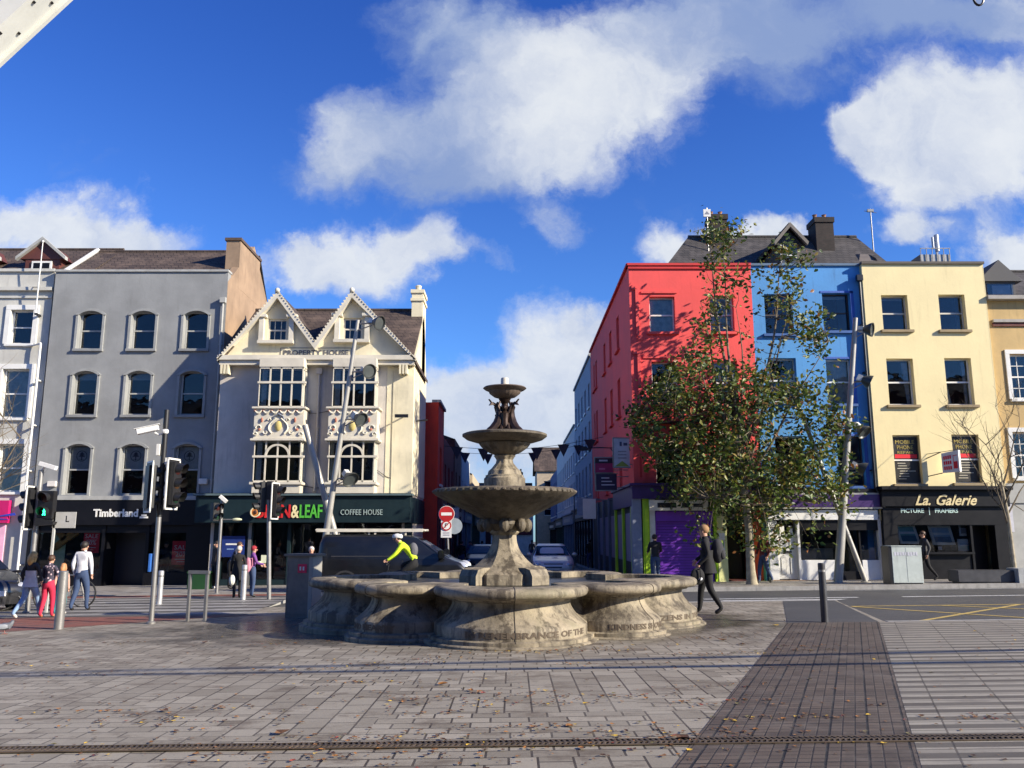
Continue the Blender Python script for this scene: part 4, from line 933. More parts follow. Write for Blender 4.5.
for s in (0,1):
    xa,xb = x_d0+.12+s*((x_d1-x_d0)/2-.03), x_d0+(x_d1-x_d0)/2-.06+s*((x_d1-x_d0)/2-.06)
    for (z0_,z1_) in ((.25,.85),(1.15,1.95)): mb.box(xa,xb,-.02,.0,z0_,z1_)
dd = B.part(mb, 'door', bevel=.01); mb = MB(BLACK); xm = (x_d0+x_d1)/2; mb.box(xm-.15,xm+.15,-.04,-.0,1.0,1.06); mb.sph((xm,-.03,1.4),.03); mb.build('letter_plate', dd)
mb = MB(GLASS); mb.box(x_d0,x_d1,.03,.04,zw-.46,zw-.02); B.part(mb, 'fanlight', smooth=0)
mb = MB(SHOPG); mb.box(xw0,xw3,-.1,.1,zw-.36,zw-.002); mb.mat(WHITE); xc = B.p(855,518)[0]; a,b_,_,_ = B.r(842,872,515,520); z_ = B.p(855,517.5,-.1)[1]
mb.text('ACCESSORIES', .17, (a+b_)/2, -.115, z_, .01, width=b_-a, bold=.004); mb.text('51', .24, B.p(880,518)[0], -.115, z_, .01, bold=.006); a,b_,_,_ = B.r(803,828,515,520); mb.text('SHOES', .17, (a+b_)/2, -.115, z_, .01, width=b_-a) if False else None
B.part(mb, 'name_board')
mb = MB(GLASS); mb.box(xw0,xw1,.05,.06,zr_,zw-.36); mb.box(xw1,xw3,.05,.06,.1,zw-.36); B.part(mb, 'shop_window', smooth=0)
mb = MB(SHOPG); mb.box(xw1-.05,xw1+.03,-.02,.12,-.2,zw-.36); xa2 = xa_-.04; mb.box(xa2,xa2+.06,-.02,.12,-.2,zw-.36); mb.box(xw1+.03,xa2,.02,.1,-.2,.35); mb.box(xw3-.03,xw3,-.0,.12,zr_,zw-.36); B.part(mb, 'shop_frame')
mb = MB(mat('grey drawn blind', (.16,.16,.17), .7)); mb.box(xw0+.1,xw1-.1,.3,.32,zr_+.02,zw-1.0); mb.box(xa2+.2,xw3-.5,.3,.32,zr_+.3,zw-.9); B.part(mb, 'blind')
# ================================================================ yellow
B = Bld('terraced_building', 'butter yellow four storey building over a black picture framing shop', 13.17, 30.0)
W_ = P(1000,430,30.0)[0]-13.17; H_ = B.p(920,263)[1]; zs = B.p(920,490)[1]
ops = [B.r(*t) for t in ((882.5,907.5,295,330),(941,966,294.5,330),(887.5,914,358.5,405),(946.5,972,358,405),(895.5,922,435,484),(953.5,980,434.5,483))]
for j in (0,1):
    c0 = sum((ops[j+2*k][0]+ops[j+2*k][1])/2 for k in range(3))/3
    for k in range(3): o = ops[j+2*k]; ops[j+2*k] = (c0-.49, c0+.49, o[2], o[3])
shell(B, W_, H_, 10, ops+[(.1,W_-.1,-.3,zs-.1)], YELR)
for i, o in enumerate(ops):
    wv = window(B, o, WHITE if i > 1 else mat('off white frame', (.5,.48,.42), .5), y=.2, sill=mat('brown stone sill', (.30,.23,.13), .8), fw=.05, blind=.1 if i==0 else None)
    if i in (2,3):
        c = MB(CURT); xa = o[1]-.3 if i == 2 else o[1]-.2; c.prism([(xa,o[3]-.1),(o[1]-.06,o[3]-.1),(o[1]-.06,o[2]+.1),(o[1]-.16,o[2]+.1)], .34, .37); c.build('curtain', wv)
        if i == 3: c = MB(CURT); c.prism([(o[0]+.06,o[2]+.1),(o[0]+.3,o[2]+.1),(o[0]+.2,o[2]+.8),(o[0]+.06,o[2]+1.0)], .34, .37); c.build('curtain', wv)
    if i > 3:                                               # printed window boards
        c = MB(mat('black window board', (.012,.010,.008), .5)); c.box(o[0]+.03,o[1]-.03,.15,.165,o[2]+.06,o[3]-.06); cx = (o[0]+o[1])/2; h = o[3]-o[2]; wd = o[1]-o[0]
        c.mat(mat('faded gold lettering', (.42,.33,.08), .5)); c.text('MOBILE', .2, cx, .142, o[3]-h*.14, .008, width=wd*.7); c.text('PHONE', .2, cx, .142, o[3]-h*.25, .008, width=wd*.6); c.text('REPAIR', .14, cx, .142, o[3]-h*.355, .008, width=wd*.6)
        c.mat(mat('bright red lettering', (.75,.01,.02), .5)); c.box(o[0]+.1,o[1]-.08,.1415,.149,o[2]+h*.53,o[2]+h*.61)
        c.mat(WHITE); c.box(o[0]+.01,o[1]-.01,.12,.14,o[2]+h*.475,o[2]+h*.505)
        c.mat(mat('cream small print', (.45,.42,.32), .6))
        rr = random.Random(i)
        for k in range(7): s0 = .15+.1*rr.random(); c.box(o[0]+s0, o[0]+s0+.25+.4*rr.random(), .1415,.149,o[2]+h*(.42-.053*k),o[2]+h*(.435-.053*k))
        c.build('printed_board', wv)
mb = MB(mat('dark parapet capping', (.10,.085,.07), .8)); mb.box(-.02,W_+.02,-.08,.42,H_-.05,H_+.04); B.part(mb, 'coping')
mb = MB(YELR); mb.box(W_-.02,W_+.004,-.003,8,2,H_-.06); B.part(mb, 'party_wall')
zf1 = B.p(920,509)[1]; 
mb = MB(SHOPG); mb.box(-.05,W_-.05,-.25,-.002,zs-.60,zs-.02); mb.box(-.1,W_,-.45,-.002,zs-.02,zs+.12); mb.box(.01,W_-.11,-.127,.1,B.p(920,522)[1]-.12,zs-.60); fas = B.part(mb, 'fascia', bevel=.02)
GOLD = mat('cream gold lettering', (.72,.60,.33), .4); a,b_,c_,d_ = B.r(914,976,495,506,-.27)
mb = MB(GOLD); mb.text('La. Galerie', .52, (a+b_)/2, -.26, B.p(940,500.5,-.27)[1], .02, shear=.45, width=b_-a, bold=.010); mb.build('shop_lettering', fas)
mb = MB(mat('pale green lettering', (.45,.60,.55), .5)); z_ = B.p(920,511,-.1)[1]; a,b_,_,_ = B.r(899,922,508,514); mb.text('PICTURE', .2, (a+b_)/2, -.13, z_, .01, width=b_-a, bold=.006); a,b_,_,_ = B.r(933,956,508,514); mb.text('FRAMERS', .2, (a+b_)/2, -.13, z_, .01, width=b_-a, bold=.006); x_ = B.p(927.5,511)[0]; mb.box(x_-.015,x_+.015,-.135,-.121,z_-.14,z_+.14)
mb.build('small_lettering', fas)
zw0 = B.p(920,552)[1]; zw1 = B.p(920,520)[1]
xa,xb,_,_ = B.r(897,969,520,552); xd0,xd1,_,_ = B.r(973,995,520,580)
mb = MB(SHOPG); mb.box(0,xa,-.12,.3,-.4,zw1); mb.box(xa,xb,-.06,.2,-.4,zw0-.08); mb.box(xa-.05,xb+.05,-.22,.2,zw0-.08,zw0); mb.box(xb,xd0,-.10,.3,-.4,zw1); mb.box(xd1,W_-.05,-.12,.3,-.4,zw1); mb.box(xd0,xd1,.5,.56,-.3,zw1); mb.box(xd0,xd1,.1,.6,zw1-.1,zw1); B.part(mb, 'shopfront', bevel=.01)
mb = MB(GLASS); mb.box(xa,xb,.04,.05,zw0,zw1-.1); B.part(mb, 'shop_window', smooth=0)
mb = MB(METAL); mb.sph((xd0+.1,.45,.95),.035); B.part(mb, 'door_handle')
FRM = mat('pale silver picture frame', (.62,.62,.58), .4)
def pic(px0,px1,py0,py1,lean,cols,yy_):
    a,b_,c_,d_ = B.r(px0,px1,py0,py1,yy_); wd = b_-a; h = d_-c_; mb = MB(FRM); q = [(a+lean,d_),(b_+lean-.0,d_),(b_,c_),(a,c_)]
    mb.prism([(a-lean,d_),(b_-lean,d_),(b_,c_),(a,c_)], yy_, yy_+.04)
    def sub(u0,u1,v0,v1,m,e):
        f = lambda u,v: (a+u*wd-lean*v, c_+v*h); mb.mat(m); mb.prism([f(u0,v1),f(u1,v1),f(u1,v0),f(u0,v0)], yy_-e, yy_-e+.004)
    sub(.13,.87,.13,.87,cols[0],.006); sub(.13,.87,.13,.42,cols[1],.011); sub(.13,.87,.5,.62,cols[2],.011)
    B.part(mb, 'framed_picture')
AQ = mat('sea green paint wash', (.16,.36,.36), .5); SB = mat('sea blue paint wash', (.05,.16,.24), .5); PB_ = mat('misty blue paint wash', (.30,.42,.55), .5); WB = mat('white wave paint', (.55,.62,.65), .5)
pic(900,920,524,544,.18,(AQ,SB,WB),.10); pic(932.5,955,525,545,.16,(PB_,mat('steel blue wash',(.12,.2,.3),.5),WB),.12); pic(958,970,539,551,.0,(WB,AQ,PB_),.08); pic(959,969,517,536,.0,(SHOPG,GT,SHOPG),.14)
for px in (940,947,954): 
    a,b_,c_,d_ = B.r(px-2.6,px+2.6,546,550.5,.1); mb = MB(BLACK); mb.box(a,b_,.1,.12,c_,d_); mb.mat(LT); mb.box(a+.03,b_-.03,.097,.099,c_+.02,d_-.02) if px == 940 else None; B.part(mb, 'small_picture')
# sign that sticks out on yellow wall
D0 = 29.2; X0,Z1 = P(941,452,D0); X1,Z0 = P(957.5,472,D0)
mb = MB(mat('white sign panel', (.78,.76,.72), .5)); SG = [(940.5,454,473.5),(958,450.5,470.5)]
pts = []; 
xa,za = P(941,453.5,29.75); xa2,zb = P(941,473,29.75); xb,zc = P(958,450,29.35); xb2,zd = P(958,471.5,29.35)
mb.add([(xa,29.75,za),(xa,29.75,zb),(xb,29.35,zd),(xb,29.35,zc),(xa+.06,29.80,za),(xa+.06,29.80,zb),(xb+.1,29.42,zd),(xb+.1,29.42,zc)], [(0,1,2,3),(4,7,6,5),(0,3,7,4),(1,5,6,2),(0,4,5,1),(3,2,6,7)])
mb.mat(mat('bright red lettering', (.75,.01,.02), .5))
def sq(u0,u1,v0,v1):
    f = lambda u,v: (xa+(xb-xa)*u, 29.75-.4*u-.008, zb+(za-zb)*v+((zd-zb)*(1-v)+(zc-za)*v)*u)
    mb.add([f(u0,v0),f(u1,v0),f(u1,v1),f(u0,v1)], [(0,1,2,3)])
for v in (.14,.40,.66): 
    for u_ in (.1,.22,.34,.46): sq(u_,u_+.09,v,v+.17)
sq(.66,.9,.16,.5); sq(.66,.69,.5,.8); sq(.69,.9,.77,.8)
mb.mat(BLACK); mb.tube([(xa,29.75,za+.05),(xa-.4,30.0,za-.15)],.018,6); mb.tube([(xa,29.75,zb),(xa-.4,30.0,zb-.1)],.018,6); mb.tube([(xb,29.4,zc+.02),(xa-.4,30.,za+.0)],.012,6)
solo(mb, 'projecting_sign', 'white projecting sign with red lettering on the yellow wall between two printed windows', 'sign', (0,0,0), smooth=0)
# ================================================================ ochre, right edge
B = Bld('terraced_building', 'ochre three storey building with dormer and white window surrounds, at the right edge', 13.17+W_+.01, 30.15)
W_ = 9; H_ = B.p(1005,300)[1]; zs = B.p(1010,478)[1]
ops = [B.r(1011,1040,354,399), B.r(1014,1043,432,478)]; ops += [(o[0]+3,o[1]+3,o[2],o[3]) for o in ops]
shell(B, W_, H_, 9, ops+[(.9,W_-1,-.3,zs-1.2)], TAN2, flat=False)
for o in ops: window(B, o, WHITE, bars=(3,2), surround=WHITE, sill=WHITE, sw=.16, sp=.05)
mb = MB(mat('grey lead cornice', (.32,.30,.27), .7, dirt=.4)); mb.box(0,W_,-.28,.3,H_-.03,H_+.11); z = B.p(1010,322)[1]; mb.box(0.2,W_,-.12,0,z-.03,z+.08); mb.mat(REDBRICK); mb.box(.2,W_,-.06,-.001,z-.17,z-.03); B.part(mb, 'cornice')
mb = MB(GSUR); zz = zs-.2; mb.box(0,W_,-.15,-.001,zz-.7,zz); mb.box(0,.8,-.1,.2,-.4,zz-.7); B.part(mb, 'shopfront')
mb = MB(mat('shop window dark green', (.03,.05,.05), .3)); mb.box(.9,W_-1,.1,.15,-.3,zz-.7); B.part(mb, 'shop_window', smooth=0)
a,b_,c_,d_ = B.r(1006,1012,519,532); mb = MB(LT); mb.box(a,b_,-.12,-.1,c_,d_+.6); B.part(mb, 'notice_board')
gable_roof(B, 0, W_, .2, 2.8, 6.0, H_+.1, B.p(1010,272,2.8)[1], SLATE)
x,z = B.p(1001,290,.7); d = MB(mat('dark slate cheek', (.05,.05,.055), .7)); d.box(x-.8,x+.5,.6,2.4,H_+.1,H_+.95); d.prism([(x-.95,H_+.9),(x-.1,H_+1.75),(x+.75,H_+.9)],.5,2.8); dd = B.part(d, 'dormer')
d = MB(GLASS); d.box(x-.6,x+.4,.58,.59,H_+.2,H_+.8); d.mat(LT); d.box(x-.4,x+.3,.592,.597,H_+.22,H_+.75); d.build('dormer_window', dd, smooth=0)
# ================================================================ roof behind red and blue
B = Bld('rear_building', 'dark slate hipped roof building rising behind the red, blue and yellow fronts', 7.0, 34.2)
def rp(px, py, D): X, Z = P(px, py, D); return X-7.0, D-34.2, Z-B.g
ye = -.5; e0 = rp(648,268,33.6); e1 = rp(935,268,33.6); r0 = rp(688,237,38.5); r1 = rp(856,237,38.5)
ze = 10.9; mb = MB(SLATE)
zr = r0[2]; A = Vector((r0[0],r0[1],zr)); Bq = Vector((r1[0],r1[1],zr))
E0 = Vector((-2.0, ye, ze)); E1 = Vector((11.3, ye, ze)); 
k0 = Vector((-2.0, 9.4, ze)); k1 = Vector((11.3, 9.4, ze))
mb.add([E0,E1,Bq,A,k0,k1], [(0,1,2,3),(1,5,2),(5,4,3,2),(4,0,3),(0,4,5,1)]); mb.tube([A,Bq],.09,8)
rf = B.part(mb, 'roof'); DBRICK = brickmat('sooty chimney brick', (.022,.014,.012), (.04,.024,.02), (.03,.027,.024))
mb = MB(GREYR); mb.box(E0.x+.3,E1.x-.7,ye+.2+1.5,9.2,-.5,ze-.01); B.part(mb, 'wall')
for (px,py0,pyb,D,wd,lb) in ((718,214,262,38.0,.88,None),(823,217,243,37.6,.95,None)):
    x,y,zt = rp(px,py0,D); _,_,zb = rp(px,pyb,D); mb = MB(DBRICK); mb.box(x-wd/2+.05,x+wd/2-.05,y-.1,y+.9,zb-1.2,zt-.3); mb.box(x-wd/2,x+wd/2,y-.15,y+.95,zt-.3,zt-.05); ch = B.part(mb, 'chimney')
    for s in (-.25,.2): p_ = MB(mat('clay chimney pot', (.28,.13,.07), .8, var=.3)); p_.lathe([(.1,0),(.09,.25),(.12,.3),(.07,.3)], (x+s,y+.4,zt-.05), 10); p_.build('chimney_pot', ch)
x,y,zb = rp(790,264,34.6); _,_,zt = rp(790,225,34.6); _,_,zm = rp(790,243,34.6); d = MB(mat('weathered dormer boards', (.10,.085,.065), .8, dirt=.4)); d.box(x-.52,x+.52,y,y+2.8,zb-.8,zm)
dd = B.part(d, 'dormer'); d = MB(mat('grey bargeboard', (.17,.15,.125), .8))
for s in (-1,1): d.prism([(x+s*.76,zm-.06),(x+s*.70,zm-.20),(x,zt-.2),(x,zt)], y-.35, y-.2)
d.mat(SLATE)
for s in (-1,1): d.prism([(x+s*.78,zm-.01),(x+s*.72,zm-.13),(x,zt-.06),(x,zt+.05)], y-.2, y+3.4)
d.prism([(x-.58,zm-.1),(x+.58,zm-.1),(x,zt-.25)], y-.05, y+.05); d.build('gablet', dd)
d = MB(WHITE); d.box(x-.40,x-.34,y-.06,y,zb-.4,zm-.1); d.box(x-.34,x+.34,y-.05,y,zm-.6,zm-.55); d.mat(mat('dusty dormer glass', (.07,.075,.085), .2)); d.box(x-.34,x+.34,y-.03,y-.01,zb-.4,zm-.1); d.build('dormer_window', dd)
x,y,z = rp(868,257,35.4); z -= .12; mb = MB(mat('rooflight frame', (.14,.12,.10), .6)); mb.add([(x-.45,y-.1,z-.1),(x+.35,y-.1,z-.1),(x+.25,y+.5,z+.42),(x-.35,y+.5,z+.42),(x+.3,y-.1,z+.05),(x-.3,y+.1,z+.3)],[(0,1,2,3),(0,3,5),(1,2,4)]); B.part(mb, 'rooflight')
def aerial(px,py0,py1,D,name,label,fn):
    X,Z0 = P(px,py1,D); _,Z1 = P(px,py0,D); mb = MB(METAL); mb.tube([(X,D,Z0-.6),(X,D,Z1)],.03,6); fn(mb,X,D,Z0,Z1); solo(mb, name, label, 'aerial', (0,0,0))
def fa(mb,X,D,Z0,Z1):
    mb.mat(WHITE); mb.prism([(X-.17,Z1-.45),(X+.17,Z1-.45),(X+.17,Z1-.08),(X-.17,Z1-.08)],D-.05,D+.05); mb.mat(GT); mb.prism([(X-.12,Z1-.33),(X,Z1-.18),(X+.12,Z1-.33)],D-.06,D-.051); mb.mat(METAL); mb.tube([(X-.7,D,Z1-1.2),(X+.3,D,Z1-.9)],.02,5); [mb.tube([(X-.6+k*.15,D,Z1-1.3+k*.045),(X-.6+k*.15,D,Z1-1.0+k*.045)],.012,5) for k in range(5)]
aerial(709,208,262,37.5,'roof_aerial','white panel aerial mast beside the left brick chimney on the slate roof',fa)
def fb_(mb,X,D,Z0,Z1): mb.box(X-.15,X+.15,D-.05,D+.05,Z1-.15,Z1-.02); mb.tube([(X-.3,D,Z1-.1),(X+.3,D,Z1-.2)],.015,5)
aerial(873,209,245,38,'roof_aerial','thin pole aerial standing alone on the slate roof right of the right chimney',fb_)
def fc(mb,X,D,Z0,Z1):
    mb.mat(mat('pale aerial panel',(.5,.5,.5),.4)); mb.tube([(X+.05,D,Z0+.3),(X+.05,D,Z1)],.09,10); mb.tube([(X-.12,D,Z0+.4),(X-.12,D,Z1-.1)],.05,8); mb.mat(METAL); mb.box(X-.9,X+.35,D-.4,D+.4,Z0-.7,Z0+.02); [mb.box(X-.9+k*.24,X-.88+k*.24,D-.45,D-.42,Z0-.5,Z0+.28) for k in range(6)]; mb.box(X-.9,X+.35,D-.45,D-.42,Z0+.26,Z0+.29)
aerial(937,235,258,33.5,'phone_mast','stubby phone mast with railed platform on the yellow building roof',fc)
# ================================================================ the lane: buildings down both sides
def laneb(side, x, y0, y1, H, col, label, rows, n, shop, name='terraced_building', wd=.95, frame=WHITE, roof=None, band=None, zr=0):
    L = y1-y0
    if side > 0: B = Bld(name, label, x, y1, -math.pi/2)
    elif side < 0: B = Bld(name, label, x, y0, math.pi/2)
    else: B = Bld(name, label, x, -14., math.pi)
    ops = []
    for (c_, d_) in rows:
        for k in range(n):
            xc = L*(k+.5)/n; ops.append((xc-wd/2, xc+wd/2, c_, d_))
    shell(B, L, H, 7, ops, col, intr=False, th=.3)
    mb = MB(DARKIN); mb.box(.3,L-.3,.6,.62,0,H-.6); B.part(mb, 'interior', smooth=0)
    far = y0 > 58
    for o in ops:
        a,b_,c_,d_ = o; mb = MB(frame); mb.box(a,a+.06,.12,.18,c_,d_); mb.box(b_-.06,b_,.12,.18,c_,d_); mb.box(a,b_,.121,.179,d_-.06,d_); mb.box(a,b_,.121,.179,c_,c_+.07); mb.box(a,b_,.122,.178,(c_+d_)/2-.03,(c_+d_)/2+.03); mb.box(a-.08,b_+.08,-.08,.0,c_-.1,c_)
        wv = B.part(mb, 'window')
        g = MB(GLASS); g.box(a,b_,.145,.15,c_,d_); g.build('pane', wv, smooth=0)
    mb = MB(shop); mb.box(.1,L-.1,-.22,-.002,2.75,3.45); mb.box(0,L,-.35,-.002,3.45,3.55); fas = B.part(mb, 'fascia')
    mb = MB(mat('cream sign strip', (.5,.46,.38), .6)); mb.box(L*.2,L*.8,-.25,-.221,2.95,3.2); mb.build('sign_strip', fas)
    mb = MB(shop); nb = max(2, int(L/1.8))
    for k in range(nb+1): xx = .1+(L-.4)*k/nb; mb.box(xx,xx+.2,-.1,-.002,-.4,2.75)
    B.part(mb, 'pilaster')
    mb = MB(mat('lane shop glass', (.03,.03,.035), .12)); mb.box(.2,L-.2,-.04,-.003,.6,2.7); B.part(mb, 'shop_window', smooth=0)
    mb = MB(mat('dark stall riser', (.03,.028,.03), .6)); mb.box(.2,L-.2,-.06,-.003,-.4,.59); B.part(mb, 'stall_riser')
    if roof: gable_roof(B, 0, L, 0.05, 3.4, 6.9, H, H+roof, SLATE)
    else: mb = MB(GSUR); mb.box(0,L,-.1,.3,H,H+.12); B.part(mb, 'coping')
    return B
LB = mat('pale blue grey render', (.30,.34,.40), .8, dirt=.2, streak=.3); WG = mat('off white render', (.52,.53,.54), .8, dirt=.2, streak=.3); SBL = mat('slate blue render', (.06,.09,.20), .8)
BK = SHOPG; DR_ = mat('maroon shop paint', (.10,.008,.015), .5); DKG = mat('dark green shop paint', (.02,.05,.03), .5)
laneb(1, 4.42, 45.9, 58, 11.9, LB, 'pale blue grey four storey building beside the red one in the lane', [(4.2,5.9),(6.7,8.3),(9.1,10.5)], 5, BK)
laneb(1, 4.42, 58.2, 70, 9.6, WG, 'off white three storey building half way down the right side of the lane', [(4.2,5.7),(6.4,7.8)], 5, BLUEGREY, wd=1.0)
laneb(1, 4.42, 70.2, 82, 9.9, WG, 'second off white building further down the right side of the lane', [(4.2,5.7),(6.4,7.8)], 5, DKG, wd=1.0, roof=1.0)
laneb(1, 4.42, 82.2, 96, 8.6, SBL, 'slate blue painted building, farthest on the right side of the lane', [(4.1,5.6),(6.2,7.5)], 5, BK, roof=1.6)
B = laneb(-1, -3.3, 36.9, 40.0, 7.7, render_m('bright red render', (.62,.045,.02)), 'narrow bright red building behind the cream gabled house in the lane', [(4.1,5.8)], 1, DR_)
laneb(-1, -3.3, 40.1, 47.0, 6.5, mat('dark maroon render', (.17,.018,.022), .8), 'low maroon fronted shop row on the left of the lane', [(3.9,5.3)], 3, DR_, roof=.5)
laneb(-1, -3.25, 47.1, 53.0, 7.3, REDBRICK, 'dark red brick building on the left of the lane before the white gable', [(4.0,5.5)], 2, BK, roof=1.2)
B = laneb(-1, -3.2, 53.1, 63, 7.2, WG, 'white gabled house end facing the square part way down the lane', [(4.1,5.4)], 4, BLUEGREY, roof=2.2)
laneb(-1, -3.0, 63.2, 76, 6.6, mat('sandy render',(.45,.37,.26),.8,dirt=.2), 'sandy rendered row down the left side of the lane', [(4.0,5.3)], 5, DKG, roof=1.6)
laneb(-1, -2.4, 76.2, 92, 6.2, WG, 'farthest pale row on the left side of the lane', [(3.9,5.1)], 5, DR_, roof=1.6)
# closing the lane where it bends
# the other side of the square, behind the viewpoint
for i, (x0_, L_, H__, c_) in enumerate(((44,13,13.5,REDBRICK),(31,12,12.0,WG),(19,12,14.0,TANR),(7,13,12.5,REDBRICK),(-6,12,13.2,LB),(-18,13,12.2,TAN2),(-31,13,13.0,REDBRICK))):
    laneb(0, x0_, 0, L_, H__, c_, ('red brick','off white','sandy','dark brick','pale blue','ochre','far brick')[i]+' building on the near side of the square, behind the viewpoint', [(4.2,5.9),(7.0,8.6),(9.6,11.0)], 4, BK, roof=1.8)
B = Bld('terraced_building', 'brown roofed cream building closing the far end of the lane on the right', 2.9, 97.0)
shell(B, 9, 9.6, 8, [(a,a+1,z,z+1.5) for a in (.8,2.8,4.8) for z in (4.4,6.9)], mat('sandy render',(.45,.37,.26),.8,dirt=.2), intr=True)
for a in (.8,2.8,4.8):
    for z in (4.4,6.9): window(B, (a,a+1,z,z+1.5), WHITE)
gable_roof(B, -.3, 9, -.2, 3.8, 8.2, 9.6, 12.6, SLATE2)
B = Bld('terraced_building', 'low pale building closing the far end of the lane on the left', -10.5, 99.0)
shell(B, 13, 6.4, 8, [(a,a+1,3.6,5.0) for a in (2,5,8,11)], WG)
for a in (2,5,8,11): window(B, (a,a+1,3.6,5.0), WHITE)
mb = MB(DR_); mb.box(1,12.8,-.2,-.002,2.4,3.1); B.part(mb, 'fascia')
gable_roof(B, -.3, 13, -.2, 3.8, 8.2, 6.4, 8.6, SLATE)
chimney(B, 10.5, 11.8, 3.2, 4.4, 7.5, 10.0)
# ================================================================ fountain
def stone(name, col, wetz=None):
    m, t, b, o = new_mat(name); ob = t.node('ShaderNodeTexCoord').outputs['Object']; x, y, z = t.xyz(ob)
    n = t.noise(ob, 1.7, 8, .7); n2 = t.noise(ob, 22, 4, .7); sn = t.noise(t.comb(t.m('MULTIPLY', x, 5), t.m('MULTIPLY', y, 5), t.m('MULTIPLY', z, .7)), 1.1, 6, .7)
    c = t.mix(t.ramp(n, .35, .62), tuple(k*.42 for k in col), col)
    c = t.mix(t.m('MULTIPLY', t.ramp(sn, .47, .62), .85), c, (.05,.038,.025))
    c = t.mix(t.m('MULTIPLY', t.ramp(t.noise(ob, .8, 5, .6), .55, .7), .5), c, (.14,.13,.07))
    c = t.mix(t.m('MULTIPLY', t.ramp(n2, .5, .8), .5), c, tuple(k*.4 for k in col))
    t.put(b.inputs['Base Color'], c); t.put(b.inputs['Roughness'], t.m('ADD', .55, t.m('MULTIPLY', n, .3)))
    bump(t, b, t.m('ADD', n2, n), .012, .8); return m
STONE = stone('weathered limestone', (.31,.26,.18)); STONE2 = stone('dark bowl limestone', (.13,.105,.072))  # bowls and capital take a much darker tone of the same stone
BRONZE = mat('dark bronze', (.045,.028,.022), .42, metal=.6, var=.35, scale=8)
FX, FY = -.14, 15.75; FZ = G(FX, FY)
F = thing('fountain', 'large tiered Victorian stone fountain with lobed basin in the middle of the square', 'fountain', (FX, FY, FZ))
LOB = []
for k in range(4):
    a = k*math.pi/2+R(3); LOB.append((2.36*math.cos(a), 2.36*math.sin(a), 1.06)); a += math.pi/4; LOB.append((2.42*math.cos(a), 2.42*math.sin(a), .66))
def env(th, off):
    dx, dy_ = math.cos(th), math.sin(th); best = 0
    for cx, cy, r in LOB+[(0,0,2.42)]:
        r += off
        bq = cx*dx+cy*dy_; cq = cx*cx+cy*cy-r*r; d = bq*bq-cq
        if r > 0 and d > 0: best = max(best, bq+math.sqrt(d))
    return best
prof = [(.40,-.25),(.40,.05),(.375,.065),(.33,.07),(.33,.115),(.30,.125),(.245,.13),(.245,.27),(.235,.282),(.195,.31),(.14,.35),(.085,.395),(.035,.45),(.0,.505),(-.02,.555),(-.01,.59),(.035,.603),(.085,.612),(.095,.63),(.15,.638),(.21,.65),(.248,.668),(.265,.70),(.26,.745),(.23,.775),(.17,.79),(-.16,.80),(-.2,.79),(-.2,.60),(-.3,.55)]
prof = [(o_, z if z < 0 else z*1.09) for o_, z in prof]; off0 = -.12; NT_ = 360; vs = []; fs = []
for (o_, z) in prof:
    for k in range(NT_):
        th = 2*math.pi*(k+.5)/NT_; r = env(th, o_+off0); vs.append((r*math.cos(th), r*math.sin(th), z))
for j in range(len(prof)-1):
    for k in range(NT_): k2 = (k+1)%NT_; fs.append((j*NT_+k, j*NT_+k2, (j+1)*NT_+k2, (j+1)*NT_+k))
mb = MB(STONE); mb.add(vs, fs); 
mb.add([(r_*math.cos(2*math.pi*k/48), r_*math.sin(2*math.pi*k/48), .45) for r_ in (0.,) for k in range(1)]+[(2.1*math.cos(2*math.pi*k/48), 2.1*math.sin(2*math.pi*k/48), .45) for k in range(48)], [(0,1+k,1+(k+1)%48) for k in range(48)])
basin = mb.build('basin', F, smooth=38)
mb = MB(mat('stone joint black', (.03,.025,.02), .9))                      # open joints of the rim stones
for cx, cy, r in LOB:
    a0 = math.atan2(cy, cx)
    for da in (0,):
        th = a0+da; 
        P_ = [(cx+(r+off0+o_+.003)*math.cos(th), cy+(r+off0+o_+.003)*math.sin(th), z) for o_, z in prof[4:27]]
        ok = [p for p in P_ if abs(math.hypot(p[0],p[1])-env(math.atan2(p[1],p[0]), prof[4+P_.index(p)][0]+off0)) < .03]
        if len(ok) > 3: mb.tube(ok, .006, 4, cap=False)
mb.build('stone_joint', basin)
mb = MB(mat('dark basin water', (.012,.013,.010), .35)); mb.lathe([(0.01,0),(2.2,0)], (0,0,.56), 48); 
for cx, cy, r in LOB: mb.lathe([(0.01,0),(r-.3,0)], (cx,cy,.562), 32)
w_ = MB(mb.ms[0]); vs = [(0,0,.75)]+[(env(2*math.pi*(k+.5)/180, off0-.19)*math.cos(2*math.pi*(k+.5)/180), env(2*math.pi*(k+.5)/180, off0-.19)*math.sin(2*math.pi*(k+.5)/180), .75) for k in range(180)]
w_.add(vs, [(0,1+k,1+(k+1)%180) for k in range(180)]); w_.build('basin_water', F, smooth=0)
INS = mat('dark incised lettering', (.11,.085,.06), .9)
def carve(st, lob, ang, span, z=.216, h=.11):
    cx, cy, r = LOB[lob]; rr = r+off0+.245+.003; mb = MB(INS)
    def M(p):
        th = ang+p.x/rr; q_ = rr-p.y*1.; return Vector((cx+q_*math.cos(th), cy+q_*math.sin(th), p.z+z))
    mb.text(st, .115, 0, 0, 0, .006, bold=.004, width=span*rr, M=M); mb.build('inscription', basin, smooth=0)
carve('IN REMEMBRANCE OF THE', 6, -math.pi/2+.28, 1.75); carve('KINDNESS SHOWN', 7, -math.pi/4-.22, 1.5); carve('CITIZENS IN THE', 0, -.95, 1.3); carve('AND HEARTY', 5, -3*math.pi/4+.1, 1.3)
